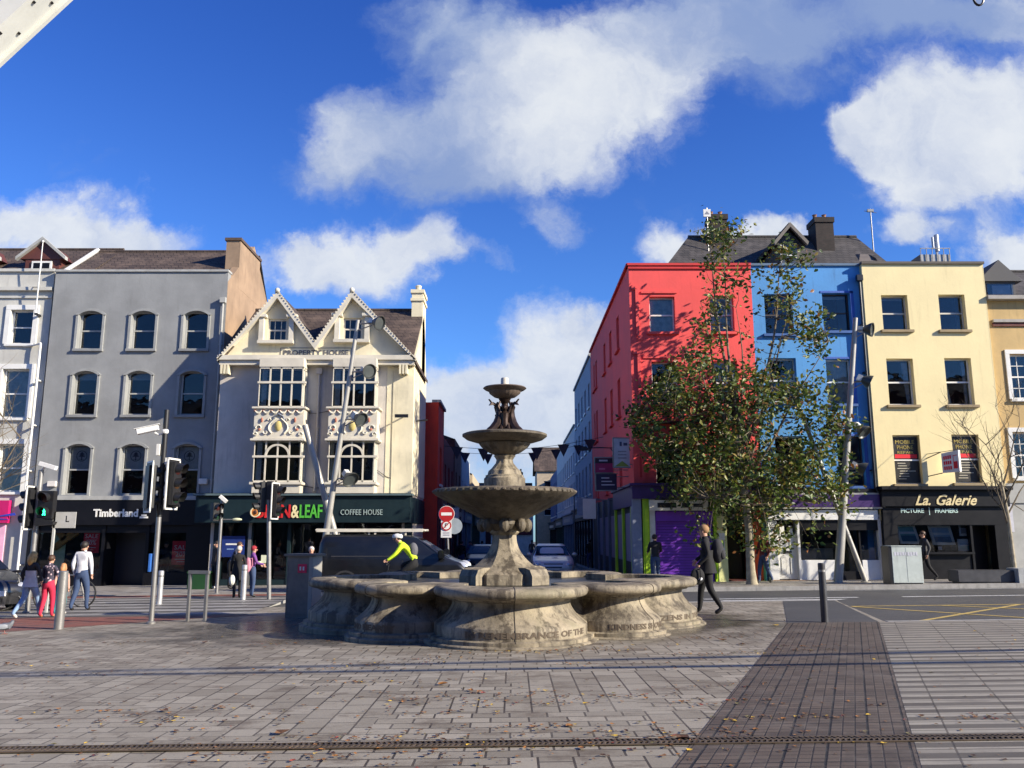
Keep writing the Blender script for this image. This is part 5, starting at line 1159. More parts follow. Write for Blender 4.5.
# centre pedestal: octagonal, sweeping up
def zz(py): return P(512, py, FY)[1]-FZ
def oct_(prof, mb, n=8, a0=math.pi/8): mb.lathe(prof, (0,0,0), n, a0)
zb0, zb1 = .3, zz(571.5); zn = zz(535)
mb = MB(STONE); prof = [(.80,.30),(.80,zb1-.03),(.76,zb1)]
for i in range(11):
    t = i/10; prof.append((.24+.52*(1-t)**2.3, zb1+(zn-zb1)*t))
prof += [(.27,zn+.02),(.30,zn+.05),(.30,zn+.1)]
mb.lathe(prof, (0,0,0), 8, math.pi/8)
for k in range(4):                                          # round-headed buttress stones on the diagonals
    a = math.pi*.75+k*math.pi/2; mb.tf(Matrix.Rotation(a, 4, 'Z')); mb.prism([(.45,.3),(.92,.3),(.92,zb1-.05),(.86,zb1+.06),(.74,zb1+.09),(.45,zb1+.09)], -.22, .22); mb.tf()
pd = mb.build('pedestal', F, smooth=25)
mb = MB(STONE2); z1 = zz(503); fl = lambda t, j: 1+.10*math.sin(8*t)
mb.lathe([(.28,zn+.08),(.36,zn+.12),(.42,zn+.2),(.40,zn+.3),(.33,zn+.34),(.40,zn+.42),(.52,zn+.5),(.50,zn+.6),(.40,z1+.05)], (0,0,0), 64, 0, fl)
for k in range(8):
    a = 2*math.pi*k/8; mb.sph((.42*math.cos(a), .42*math.sin(a), zn+.18), (.10,.10,.13)); mb.sph((.53*math.cos(a+.4), .53*math.sin(a+.4), zn+.5), (.09,.09,.10))
mb.build('carved_capital', pd)
RB = (70/FPX)*FY; zr_ = zz(490.5)
mb = MB(STONE2); sc = lambda t, j: 1+(.012*abs(math.sin(14*t)) if j in (5,6,7) else (.010*math.sin(24*t) if 2 <= j <= 4 else 0))
mb.lathe([(.30,zr_-.62),(.42,zr_-.54),(.62,zr_-.43),(.88,zr_-.30),(1.12,zr_-.19),(RB-.05,zr_-.10),(RB,zr_-.055),(RB,zr_-.01),(RB-.03,zr_+.02),(RB-.12,zr_+.015),(RB-.3,zr_-.08),(.5,zr_-.2)], (0,0,0), 144, 0, sc)
for k in range(56): a = 2*math.pi*k/56; mb.sph(((RB-.01)*math.cos(a),(RB-.01)*math.sin(a),zr_-.03),(.045,.045,.032),6,5)
mb.build('large_bowl', F, smooth=35)
# middle stem
z0_ = zr_-.2; za = zz(475); zb_ = zz(471); zc_ = zz(460); zd_ = zz(456)
mb = MB(STONE); fl2 = lambda t, j: 1+(.05*math.cos(8*t) if j > 3 else 0)
mb.lathe([(.39,z0_),(.39,za-.07),(.36,za-.04),(.36,za-.01),(.31,za),(.29,zb_),(.235,zb_+.05),(.19,zb_+.11),(.16,zc_-.06),(.148,zc_),(.18,zd_-.02),(.20,zd_),(.17,zd_+.02),(.19,zd_+.06)], (0,0,0), 48, math.pi/8, fl2)
mb.build('upper_stem', F)
RM = (42.5/FPX)*FY; zm = zz(434.5)
mb = MB(STONE2); mb.lathe([(.17,zm-.40),(.30,zm-.345),(.43,zm-.25),(.48,zm-.18),(.46,zm-.165),(.58,zm-.145),(RM-.08,zm-.10),(RM,zm-.04),(RM,zm-.005),(RM-.05,zm+.015),(RM-.14,zm),(.3,zm-.1)], (0,0,0), 96, 0, lambda t, j: 1+(.03*math.sin(16*t) if j in (1,2,3) else 0))
mb.build('middle_bowl', F, smooth=35)
# bronze children and dolphins
zt_ = zz(399); z0_ = zm-.08; mb = MB(BRONZE); mb.lathe([(.34,0),(.36,.05),(.28,.09),(.12,.12),(.07,.2),(.06,zt_-z0_-.1),(.12,zt_-z0_)], (0,0,z0_), 20)
st = mb.build('bronze_group', F)
for k in range(3):
    a = R(-150)+k*2*math.pi/3; mb = MB(BRONZE); mb.tf(Matrix.Rotation(a, 4, 'Z'))
    # a dolphin: head at the rim, body rising against the stem, tail curling out at the top
    mb.tube([(.40,0,z0_+.09),(.33,0,z0_+.11),(.24,0,z0_+.16),(.16,.02,z0_+.28),(.13,.03,z0_+.42),(.14,.02,z0_+.55),(.18,-.02,z0_+.63),(.25,-.04,z0_+.68)],[.045,.085,.10,.095,.075,.055,.038,.02], 10)
    mb.prism([(.22,z0_+.64),(.33,z0_+.74),(.28,z0_+.68),(.32,z0_+.62)], -.06, .0); mb.sph((.42,0,z0_+.07),(.06,.035,.025)); mb.sph((.34,.09,z0_+.10),(.07,.03,.04)); mb.sph((.34,-.09,z0_+.10),(.07,.03,.04))
    mb.tf(); mb.build('dolphin', st)
    a += math.pi/3; mb = MB(BRONZE); mb.tf(Matrix.Rotation(a, 4, 'Z'))
    mb.tube([(.12,0,z0_+.08),(.13,0,z0_+.24),(.12,0,z0_+.34),(.125,0,z0_+.46),(.11,0,z0_+.52)],[.05,.075,.07,.085,.04], 10); mb.sph((.13,0,z0_+.58),(.065,.06,.07)); mb.sph((.19,0,z0_+.575),(.015,.012,.015),6,5)
    for s in (-1,1):
        mb.tube([(.12,.05*s,z0_+.26),(.19,.07*s,z0_+.17),(.16,.06*s,z0_+.06)],[.05,.04,.025], 8); mb.tube([(.12,.07*s,z0_+.48),(.14,.12*s,z0_+.60),(.10,.09*s,z0_+.70)],[.032,.026,.018], 8)
    mb.tf(); mb.build('cherub', st)
RT = (22/FPX)*FY; zt = zz(388.5)
mb = MB(mat('dark weathered top bowl', (.12,.09,.07), .6, var=.3, dirt=.4)); mb.lathe([(.09,zt-.2),(.20,zt-.17),(.29,zt-.10),(.31,zt-.06),(RT-.04,zt-.03),(RT,zt),(RT-.02,zt+.02),(RT-.08,zt+.01),(.1,zt-.05)], (0,0,0), 64, 0, lambda t, j: 1+(.03*math.sin(20*t) if j in (1,2) else 0))
tb = mb.build('top_bowl', F); mb = MB(mat('pale spout stone', (.5,.47,.4), .6)); mb.lathe([(.08,zt-.05),(.075,zz(379)),(.065,zz(378))], (0,0,0), 16); mb.build('spout', tb)
# ================================================================ street furniture
def mast(name, base, top, r0, r1, label, lamps=(), group=None, holes=False):
    t = thing(name, label, 'light mast', base, 0, group); b = Vector(base); e = Vector(top)-b
    mb = MB(ALU); n = 8; mb.tube([e*(i/n) for i in range(n+1)], [r0+(r1-r0)*i/n for i in range(n+1)], 16); mb.lathe([(r0*1.9,0),(r0*1.9,.04),(r0*1.2,.06)], (0,0,0), 16); mb.build('mast_pole', t)
    if holes:
        c = MB(METAL)
        for i in range(12): p = e*((i+.5)/12); c.tube([p-e.normalized()*.03, p+e.normalized()*.03], [r0+(r1-r0)*(i+.5)/12+.012]*2, 16)
        c.build('pole_collar', t)
    for (f, dirv_, sz, arm) in lamps:
        p = e*f; d = Vector(dirv_).normalized(); q0 = p+Vector((arm,-.15,.0)); c = MB(METAL)
        c.tube([p, q0], .03, 6); c.tube([p+Vector((0,0,-.25)), q0], .02, 6); la = c.build('lamp_bracket', t)
        mr = d.to_track_quat('Z', 'Y').to_matrix().to_4x4(); mr.translation = q0+d*.0
        c = MB(mat('dark floodlight shell', (.07,.075,.07), .4, metal=.4)); c.tf(mr); c.lathe([(.04,-.22),(.10,-.2),(.16,-.10),(sz*.9,.02),(sz,.10),(sz-.02,.10),(sz*.85,.03),(.12,-.08),(.02,-.1)], (0,0,0), 20); c.mat(mat('pale control box', (.6,.6,.56), .5)); c.box(-.09,.09,-.1,.1,-.36,-.2); c.tf(); sh = c.build('lamp_shell', la)
        c = MB(mat('floodlight lens', (.07,.08,.08), .15, metal=.0)); c.tf(mr); c.lathe([(.01,.04),(sz-.05,.045)], (0,0,0), 20, cap=False); c.tf(); c.build('lens', sh)
    return t
def onpx(px, py, D): X, Z = P(px, py, D); return (X, D, Z)
def ongr(px, D): X = (px-512)/FPX*D; 
def gp(px, D):                                              # point of the ground under pixel column px at distance D
    X = (px-512)/FPX*D*1.03
    for _ in range(4):
        Z = G(X, D); py = 0; # solve the column
        v = ((Z-CAMH)*CP - D*SP)/((Z-CAMH)*SP + D*CP); X = (px-512)/FPX/(CP-v*SP)*D
    return (X, D, G(X, D))
DM = 28.6
b0 = gp(318,DM); mast('light_mast', b0, onpx(358,320,DM-.3), .125, .065, 'right leaning pale mast with four floodlights before the twin gabled house', ((.985,(.9,-.5,-.35),.27,.75),(.80,(.7,-.7,-.3),.27,.65),(.62,(.75,-.5,-.55),.27,.6),(.40,(.7,-.6,-.8),.30,.55)), 'leaning light masts')
b0 = gp(350,DM+.4); mast('light_mast', b0, onpx(305,425,DM+.3), .12, .105, 'bare left leaning mast crossing the floodlight mast before the coffee shop', (), 'leaning light masts')
DM = 28.2
b0 = gp(838,DM); mast('light_mast', b0, onpx(855.5,318,DM-.2), .15, .075, 'tall pale mast with floodlights between the blue and yellow fronts', ((.95,(.8,-.6,-.2),.25,.45),(.75,(.9,-.3,-.5),.25,.5),(.56,(.5,-.6,-.8),.27,.45),(.42,(.9,-.3,-.5),.25,.5)), 'leaning light masts')
b0 = gp(866,DM+.3); mast('light_mast', b0, onpx(797,402,DM+.5), .085, .07, 'thin left leaning mast crossing behind the tree crown', (), 'leaning light masts')
# near masts: one over the top left corner, two unseen, added for shadow bands
p1 = Vector(onpx(0,35,7.0)); p2 = Vector(onpx(38,0,7.0)); d = (p2-p1).normalized(); base = p1-d*((p1.z-G(-8,7))/d.z); top = p1+d*2.6
t = thing('light_mast', 'white bolted steel mast cutting across the top left corner', 'light mast', base, 0, 'leaning light masts')
mb = MB(mat('white painted steel', (.66,.67,.63), .45, var=.06, dirt=.15)); L = (top-base).length; mr = (top-base).to_track_quat('Z','Y').to_matrix().to_4x4()
wd = .155; mb.tf(mr); mb.box(-wd,wd,-.05,.05,0,L); mb.box(wd-.02,wd+.02,-.09,.09,0,L); mb.box(-wd-.02,-wd+.02,-.09,.09,0,L); mb.tf(); mb.build('mast_beam', t)
mb = MB(BLACK); mb.tf(mr); L1 = (p1-base).length
for k in range(-8, 10):
    for (xx, dz) in ((-.07,0),(.07,.12)): mb.lathe([(.016,0),(.016,.016),(.008,.02)], (0,0,0), 8) if False else mb.box(xx-.012,xx+.012,-.062,-.05,L1+k*.42+dz,L1+k*.42+dz+.024); mb.box(xx-.012,xx+.012,.05,.062,L1+k*.42+dz,L1+k*.42+dz+.024)
mb.tf(); mb.build('bolt', t)
for i,(bx,by,lean,H_) in enumerate(((9.6,10.5,-.87,9.5),(12.6,11.9,-.99,10.5))):
    z = G(bx,by); mast('light_mast', (bx,by,z), (bx-.4,by+lean*H_,z+H_), .065, .045, ('nearer','farther')[i]+' unseen leaning mast added right of view to cast a shadow band', (), 'leaning light masts')
X,Y_,Z = onpx(979,4,8.0); mb = MB(BLACK); pts = [(X+.055*math.sin(t),Y_,Z+.075+.09*-math.cos(t)) for t in [i*2*math.pi/16 for i in range(17)]]; mb.tube(pts, .012, 8, cap=False); mb.mat(METAL); mb.tube([(X,Y_,Z+.16),(X,Y_,Z+.5)],.012,6); mb.tube([(X-7,Y_,Z+.75),(X-3.5,Y_,Z+.55),(X,Y_,Z+.48),(X+3.5,Y_,Z+.55),(X+9,Y_,Z+.9)],.012,6)
solo(mb, 'cable_hook', 'small dark ring hook hanging from an overhead cable at the top right', 'hook', (0,0,0))
# bollards
def bollard(px, D, h, r, m, label, group):
    x, y, z = gp(px, D); t = thing('bollard', label, 'bollard', (x,y,z), 0, group); mb = MB(m); mb.tube([(0,0,0),(0,0,h-.02),(0,0,h)], [r,r,r*.8], 18); mb.build('post', t)
    mb = MB(METAL if m is not BLACK else METAL); mb.tube([(0,0,h-.16),(0,0,h-.12)], r+.004, 18); mb.build('band', t); return t
bollard(58.5, 16.0, 1.06, .085, METAL, 'steel bollard at the edge of the red brick band, nearest on the left', 'steel bollards')
bollard(159, 22.4, .86, .07, mat('pale steel', (.6,.6,.6), .35, metal=.6), 'pale steel bollard behind the double traffic light pole', 'steel bollards')
bollard(243, 23.8, .95, .075, mat('pale steel', (.6,.6,.6), .35), 'pale bollard beside the woman in the dark coat', 'steel bollards')
DKB = mat('dark grey painted steel', (.06,.06,.065), .4, metal=.4)
bollard(825, 15.5, 1.05, .065, DKB, 'slim dark grey bollard standing at the end of the dark sett strip', 'steel bollards')
mb = MB(METAL); x, y, z = gp(196, 17.2); t = thing('hoop_barrier', 'steel hoop barrier near the traffic light pole on the left', 'barrier', (x,y,z), R(-14))
mb = MB(METAL); mb.box(-.22,-.17,-.03,.03,0,.93); mb.box(.17,.22,-.03,.03,0,.93); mb.build('post', t); mb = MB(METAL); mb.box(-.24,.24,-.035,.035,.93,1.0); mb.build('top_rail', t, bevel=.008)
# traffic lights
LENSR = mat('dark red lens', (.04,.008,.007), .3); LENSA = mat('dark amber lens', (.05,.022,.008), .3); LENSG = mat('dark green lens', (.008,.03,.016), .3)
TLB = mat('black signal plastic', (.014,.014,.015), .45)
def head(t, p, rz, n=3, board=True, lit=None, w=.145, step=.285, box=True):
    mb = MB(TLB); M = Matrix.Translation(p) @ Matrix.Rotation(rz, 4, 'Z'); h = n*step
    mb.tf(M); mb.box(-w,w,0,.16,-h/2,h/2)
    if board:
        mb.box(-w-.08,w+.08,.10,.115,-h/2-.09,h/2+.09)
    hd = mb.build('signal_head', t, bevel=.008)
    if board:
        mb = MB(WHITE); mb.tf(M); W2 = w+.08; H2 = h/2+.09; e = .035
        for (a,b_,c_,d_) in ((-W2,W2,H2-e,H2),(-W2,W2,-H2,-H2+e),(-W2,-W2+e,-H2,H2),(W2-e,W2,-H2,H2)): mb.box(a,b_,.094,.12,c_,d_)
        mb.build('white_border', hd)
    for k in range(n):
        z = h/2-step*(k+.5); mm = (LENSR,LENSA,LENSG)[k] if n == 3 else (LENSR,LENSG)[min(k,1)]
        mb = MB(mm if lit != k else emis('lit green man', (.02,.9,.35), 5.0)); mb.tf(M)
        if lit == k:
            mb.sph((0,-.012,z+.06),(.018,.006,.02)); mb.prism([(-.03,z+.035),(.03,z+.035),(.02,z-.02),(.035,z-.08),(.01,z-.08),(0,z-.03),(-.02,z-.08),(-.045,z-.075),(-.018,z-.02)], -.016, -.008)
            mb.build('green_man', hd); mb = MB(LENSG); mb.tf(M)
        mb.sph((0,0,z),(.105,.012,.105),16,8); mb.build('lens', hd)
        mb = MB(TLB); mb.tf(M); n_ = 14; vs = []                # visor: a cut-away tube
        for i in range(n_+1):
            a = R(-35)+R(250)*i/n_; L = .20*(.55+.45*math.sin(max(0,min(math.pi,(a-R(-35))/R(250)*math.pi))))
            vs += [(.118*math.cos(a),0,z+.118*math.sin(a)),(.118*math.cos(a),-L,z+.118*math.sin(a))]
        mb.add(vs, [(2*i,2*i+2,2*i+3,2*i+1) for i in range(n_)]); mb.build('visor', hd)
    return hd
def pole(t, h, r=.055, lower=None):
    mb = MB(METAL); mb.tube([(0,0,0),(0,0,h)], r, 14); mb.lathe([(r*1.8,0),(r*1.8,.03),(r*1.1,.05)], (0,0,0), 14)
    if lower: mb.mat(TLB); mb.tube([(0,0,lower),(0,0,h+.001)], r+.004, 14)
    return mb.build('pole', t)
D = 16.9; x,y,z = gp(151, D); t = thing('traffic_light', 'tall grey pole with two black traffic signal heads and white camera on top, left side', 'traffic light', (x,y,z), 0, 'traffic lights')
ztop = P(151,410,D)[1]-z; pole(t, ztop, .05, P(151,517,D)[1]-z)
zc_ = P(151,487,D)[1]-z
head(t, (-.13,-.02,zc_), R(128)); head(t, (.34,-.05,P(151,484,D)[1]-z), R(80))
mb = MB(TLB); mb.box(.04,.40,-.03,.03,zc_+.35,zc_+.40); mb.box(-.2,0,-.03,.03,zc_+.35,zc_+.4); mb.box(.04,.40,-.03,.03,zc_-.4,zc_-.35); mb.build('signal_arm', t)
zz_ = P(151,430,D)[1]-z; mb = MB(mat('white camera housing', (.72,.72,.70), .35)); mr = Matrix.Translation((-.32,-.06,zz_)) @ Matrix.Rotation(R(-14),4,'Y') @ Matrix.Rotation(R(8),4,'Z'); mb.tf(mr); mb.box(-.22,.2,-.06,.06,-.055,.055); mb.box(-.26,.24,-.075,.075,.056,.07); mb.tf(); mb.tube([(-.2,-.03,zz_-.06),(-.12,0,zz_-.1),(.0,0,zz_-.06)], .02, 8); mb.sph((.0,0,zz_-.03), .07); mb.mat(BLACK); mb.tf(mr); mb.box(-.23,-.221,-.045,.045,-.045,.045); mb.tf(); mb.build('camera', t, bevel=.006)
mb = MB(WHITE); zz_ = P(151,450,D)[1]-z; mb.box(-.14,-.06,-.06,.04,zz_-.12,zz_+.12); mb.box(.05,.13,-.05,.05,zz_-.3,zz_-.16); mb.build('sensor_box', t, bevel=.008)
mb = MB(mat('blue pole notice',(.03,.12,.4),.5)); mb.box(-.10,-.065,-.1,.1,1.0,1.35) ; mb.build('notice', t)
# left pedestrian light with the green man
D = 20.0; x,y,z = gp(27, D); t = thing('traffic_light', 'pedestrian light showing the green man beside another black signal head, far left', 'traffic light', (x,y,z), 0, 'traffic lights')
pole(t, P(27,470,D)[1]-z, .06); head(t, (.24,-.12,P(37,505,D)[1]-z), R(-4), n=2, step=.33, lit=1, board=False, w=.19); head(t, (-.22,.0,P(22,508,D)[1]-z), R(-100), n=3, w=.17)
mb = MB(TLB); zz_ = P(27,494,D)[1]-z; mb.box(-.2,.25,-.03,.03,zz_,zz_+.05); mb.prism([(.08,zz_-.75),(.5,zz_-.72),(.52,zz_-.66),(.08,zz_-.56)],-.2,.0); mb.build('signal_arm', t)
zz_ = P(30,466,D)[1]-z; mb = MB(mat('white camera housing', (.72,.72,.70), .35)); mr = Matrix.Translation((.18,-.06,zz_)) @ Matrix.Rotation(R(16),4,'Y'); mb.tf(mr); mb.box(-.2,.22,-.06,.06,-.05,.05); mb.tf(); mb.tube([(0,0,zz_-.12),(.1,-.02,zz_-.02)],.025,8); mb.build('camera', t, bevel=.006)
mb = MB(mat('dull white plate', (.42,.42,.39), .6)); mb.box(-.04+.45,.95,-.03,-.01,P(52,528,D)[1]-z,P(52,512,D)[1]-z); mb.box(.42,.47,-.03,.02,0,P(52,512,D)[1]-z); mb.mat(BLACK); a_ = P(52,521,D)[1]-z; mb.box(.72,.74,-.034,-.031,a_-.02,a_+.12); mb.box(.72,.80,-.034,-.031,a_-.02,a_+.0); mb.build('white_plate', t)
# middle light by the coffee shop
D = 23.8; x,y,z = gp(269, D); t = thing('traffic_light', 'leaning silver pole with two black signal heads before the coffee shop sign', 'traffic light', (x,y,z), 0, 'traffic lights')
mb = MB(METAL); hh = P(269,482,D)[1]-z; mb.tube([(0,0,0),(-.17,0,hh)], .06, 12); mb.build('pole', t)
head(t, (.14,-.04,P(272,501,D)[1]-z), R(78)); head(t, (-.42,.02,P(256,497,D)[1]-z), R(-60), board=False)
mb = MB(TLB); mb.box(-.42,.2,-.02,.04,hh-.16,hh-.11); mb.box(-.2,-.05,-.08,.08,hh-.5,hh+.02); mb.build('signal_arm', t)
# dark signal head far left of the gabled house
D = 26.5; x,y,z = gp(216.5, D); t = thing('traffic_light', 'small dark signal with pale camera beside the dark teal shop, behind the barrier', 'traffic light', (x,y,z), 0, 'traffic lights')
pole(t, P(217,500,D)[1]-z, .05); head(t, (-.1,-.1,P(214,512,D)[1]-z), R(60), n=2, board=False)
mb = MB(WHITE); mb.tf(Matrix.Translation((.05,-.05,P(218,499,D)[1]-z)) @ Matrix.Rotation(R(40),4,'Y')); mb.box(-.14,.14,-.05,.05,-.05,.05); mb.tf(); mb.mat(mat('pale yellow lamp',(.6,.62,.4),.4)); mb.sph((.5,0,P(228,519.5,D)[1]-z),(.16,.06,.05)); mb.mat(METAL); mb.tube([(0,0,P(228,519.5,D)[1]-z),(.5,0,P(228,519.5,D)[1]-z)],.02,6); mb.build('camera', t)
# ticket kiosk
D = 18.0; x,y,z = gp(302, D); t = thing('utility_kiosk', 'waist high steel kiosk with a red badge, left of the fountain', 'kiosk', (x,y,z), R(-12))
h = P(302,556,D)[1]-z; KG = mat('brushed kiosk steel', (.20,.18,.155), .5, metal=.2, var=.2, dirt=.35)
mb = MB(KG); mb.box(-.28,.22,-.22,.22,0,h); mb.mat(mat('kiosk panel seam',(.03,.03,.03),.8)); mb.box(-.25,-.245,-.224,-.221,.06,h-.1); mb.box(-.25,.19,-.224,-.221,.06,.065); mb.build('cabinet', t, bevel=.006)
mb = MB(ALU); mb.box(.221,.31,-.24,.22,0,h); mb.build('bright_edge', t, bevel=.006)
mb = MB(KG); mb.box(-.34,.37,-.28,.27,h,h+.05); mb.build('lid', t, bevel=.01)
mb = MB(mat('red badge', (.8,.02,.09), .4)); mb.box(-.03,.17,-.232,-.222,h-.34,h-.16); mb.mat(WHITE); mb.box(.01,.05,-.236,-.2325,h-.29,h-.21); mb.box(.08,.12,-.236,-.2325,h-.29,h-.21); mb.build('badge', t, bevel=.004)
# utility box on the right
D = 27.3; x,y,z = gp(905, D); t = thing('utility_cabinet', 'pale grey green street cabinet in front of the black framing shop', 'cabinet', (x,y,z), 0)
h = P(905,545,D)[1]-z-.02; CB = mat('pale grey green cabinet', (.44,.49,.46), .5, var=.08, dirt=.3, streak=.4)
mb = MB(CB); mb.box(-.46,.5,-.25,.3,.06,h-.03); mb.box(-.48,.52,-.27,.32,h-.03,h); mb.mat(BLACK); mb.box(-.44,.48,-.23,.28,0,.06); mb.build('cabinet', t, bevel=.008)
mb = MB(BLACK); mb.box(-.56,-.462,-.24,.3,0,h-.02); mb.build('side_panel', t); mb = MB(LT); rr = random.Random(3)
for k in range(9): mb.box(-.38+k*.085,-.32+k*.085,-.256,-.251,h-.32+rr.random()*.03,h-.2)
mb.build('paint_scrawl', t, smooth=0); mb = MB(CB); mb.box(.0,.012,-.256,-.251,.1,h-.06); mb.build('door_seam', t)
# benches / planters far right
x,y,z = gp(985, 27.4); mb = MB(mat('dark granite bench', (.05,.05,.055), .4, var=.2)); mb.box(-1.0,1.1,-.3,.35,.05,.42); mb.box(-.9,1.0,-.25,.3,0,.05); solo(mb, 'stone_bench', 'long dark granite bench on the right footpath before the framing shop', 'bench', (x,y,z), bevel=.015)
x,y,z = gp(1024, 27.2); mb = MB(mat('pale granite block', (.30,.31,.31), .6, var=.15, dirt=.3)); mb.box(-.33,1.6,-.3,.35,0,.47); solo(mb, 'stone_bench', 'pale granite bench block at the right edge of the footpath', 'bench', (x,y,z), bevel=.015)
# green bin, no entry sign, bunting
x,y,z = gp(200, 29.5); t = thing('litter_bin', 'green crate style bin beside the black clothes shop', 'bin', (x,y,z)); mb = MB(mat('green plastic', (.008,.05,.012), .6)); mb.box(-.38,.38,-.25,.25,0,.55); mb.build('bin_body', t, bevel=.03); mb = MB(mat('dark green lid', (.015,.09,.02), .5)); mb.box(-.4,.4,-.27,.27,.55,.62); mb.build('lid', t, bevel=.02)
D = 28.6; x,y,z = gp(449.5, D); t = thing('road_sign', 'round red no entry sign over a white no parking plate on a slim pole', 'road sign', (x,y,z)); hh = P(445,509,D)[1]-z
mb = MB(METAL); mb.tube([(0,0,0),(-.13,0,hh)],.035,10); mb.build('pole', t)
def disc(t,name,m,x_,z_,r,y0,parent=None):
    mb = MB(m); n=28; mb.prism([(x_+r*math.cos(2*math.pi*i/n), z_+r*math.sin(2*math.pi*i/n)) for i in range(n)], y0, y0+.012); return mb.build(name, t, smooth=0)
RS = mat('road sign red', (.42,.02,.02), .4); z1 = P(445,514,D)[1]-z; s1 = disc(t,'no_entry_disc',RS,-.13,z1,.26,-.06); mb = MB(WHITE); mb.box(-.31,.05,-.066,-.061,z1-.05,z1+.05); mb.build('white_bar', s1); disc(s1,'disc_rim',WHITE,-.13,z1,.275,-.047)
z2 = P(445,528,D)[1]-z; mb = MB(mat('sign plate white', (.66,.66,.64), .5)); mb.box(-.31,.05,-.05,-.04,z2-.32,z2+.30); pl = mb.build('sign_plate', t); disc(pl,'parking_ring',RS,-.13,z2+.08,.17,-.07); disc(pl,'ring_face',WHITE,-.13,z2+.08,.125,-.075)
mb = MB(BLACK); mb.text('P', .2, -.13, -.08, z2+.08, .004); mb.mat(RS); mb.prism([(-.23,z2+.0),(-.215,z2-.02),(-.03,z2+.16),(-.045,z2+.18)], -.09, -.083); mb.mat(GT); mb.box(-.24,-.02,-.054,-.051,z2-.18,z2-.15); mb.box(-.24,-.02,-.054,-.051,z2-.25,z2-.22); mb.build('parking_symbol', pl, smooth=0)
disc(t,'round_plate',mat('blue grey sign back',(.30,.34,.36),.5),.14,P(448,526,D)[1]-z,.27,-.02)
for (D, py, lab) in ((40.,446,'nearer string of dark triangular bunting across the lane'),(47.,452,'farther string of dark triangular bunting across the lane')):
    a = Vector((-3.3,D,P(440,py,D)[1])); b_ = Vector((4.42,D,P(590,py-9,D)[1])); t = thing('bunting', lab, 'bunting', (0,D,a.z), 0, 'bunting over the lane'); mb = MB(BLACK)
    f = lambda u_: Vector((a.x+(b_.x-a.x)*u_, 0, (b_.z-a.z)*u_-.35*math.sin(math.pi*u_)))
    mb.tube([f(i/14) for i in range(15)],.012,5); mb.build('cord', t)
    for i in range(6):
        p = f((i+.5)/6); s = .29; mb = MB(mat('dark navy flag', (.03,.035,.06), .8)); tw = .15*math.sin(i*2.); mb.add([(p.x-s,tw*.5,p.z),(p.x+s,-tw*.5,p.z),(p.x,.05,p.z-.6),(p.x-s,tw*.5+.006,p.z),(p.x+s,-tw*.5+.006,p.z),(p.x,.056,p.z-.6)],[(0,1,2),(5,4,3),(0,3,4,1),(1,4,5,2),(2,5,3,0)]); mb.build('flag', t, smooth=0)
# clutter down the lane: lamp posts and sale boards
for (px,D,h,lab) in ((457,44,3.2,'slim grey lamp post on the left kerb part way down the lane'),(575,52,4.2,'slim dark lamp post on the right kerb of the lane'),(466,56,3.4,'distant lamp post on the left of the lane')):
    x,y,z = gp(px, D); t = thing('street_lamp', lab, 'street lamp', (x,y,z), 0, 'street lamps in the lane'); mb = MB(METAL); mb.tube([(0,0,0),(0,0,h)],[.07,.04],10); mb.build('post', t); mb = MB(mat('lamp cream glass',(.6,.58,.5),.4)); mb.lathe([(.08,0),(.16,.1),(.14,.35),(.03,.42)],(0,0,h),12); mb.build('lantern', t)
for i,(px,D,m_,s) in enumerate(((452,41,WHITE,1),(458,50,CREAMR,1),(463,58,WHITE,1),(468,66,mat('pale blue board',(.3,.4,.5),.5),1),(590,36,WHITE,-1),(583,42,mat('pale blue board',(.3,.4,.5),.5),-1))):
    x,y,z = gp(px, D); zz_ = P(px,515-i*2,D)[1]; xe = -3.3 if s > 0 else 4.42; mb = MB(m_); mb.box(x-.25,x+.3,D,D+.08,zz_-.5,zz_+.35); mb.mat(METAL); mb.tube([(x,D+.04,zz_+.3),(xe,D+.04,zz_+.3)],.02,5)
    solo(mb, 'shop_hanging_sign', ('white','cream','second white','pale blue','white','light blue')[i]+' blank hanging shop sign on the '+('left' if s>0 else 'right')+' side of the lane, '+('nearest','second','third','fourth','nearest','second')[i]+' along', 'sign', (0,0,0), group='hanging shop signs')
# ================================================================ vehicles
def interp(tab, z):
    if z <= tab[0][0]: return tab[0][1]
    for (a, b) in zip(tab, tab[1:]):
        if z <= b[0]: return a[1]+(b[1]-a[1])*(z-a[0])/(b[0]-a[0])
    return tab[-1][1]
def vehicle(name, label, loc, rz, paint, back, front, width, zs, cr=.18, cat='car', cnr=5):
    t = thing(name, label, cat, loc, rz); mb = MB(paint); vs = []; n = cnr*4
    for z in zs:
        xr, xf, w_ = interp(back, z), interp(front, z), interp(width, z); r = min(cr, w_*.5)
        for (cx, cy, a0) in ((xf-r, w_-r, 0), (xr+r, w_-r, math.pi/2), (xr+r, -w_+r, math.pi), (xf-r, -w_+r, 1.5*math.pi)):
            for k in range(cnr): a = a0+math.pi/2*k/(cnr-1); vs.append((cx+r*math.cos(a), cy+r*math.sin(a), z))
    fs = [(j*n+k, j*n+(k+1)%n, (j+1)*n+(k+1)%n, (j+1)*n+k) for j in range(len(zs)-1) for k in range(n)]
    fs += [tuple(range(n)), tuple(range((len(zs)-1)*n, len(zs)*n))]
    mb.add(vs, fs); mb.build('body', t, smooth=42)
    t['w'] = 0; del t['w']
    S = lambda pts, m, nm, s, e=.006, par=None: side_patch(t, width, pts, m, nm, s, e, par)
    return t
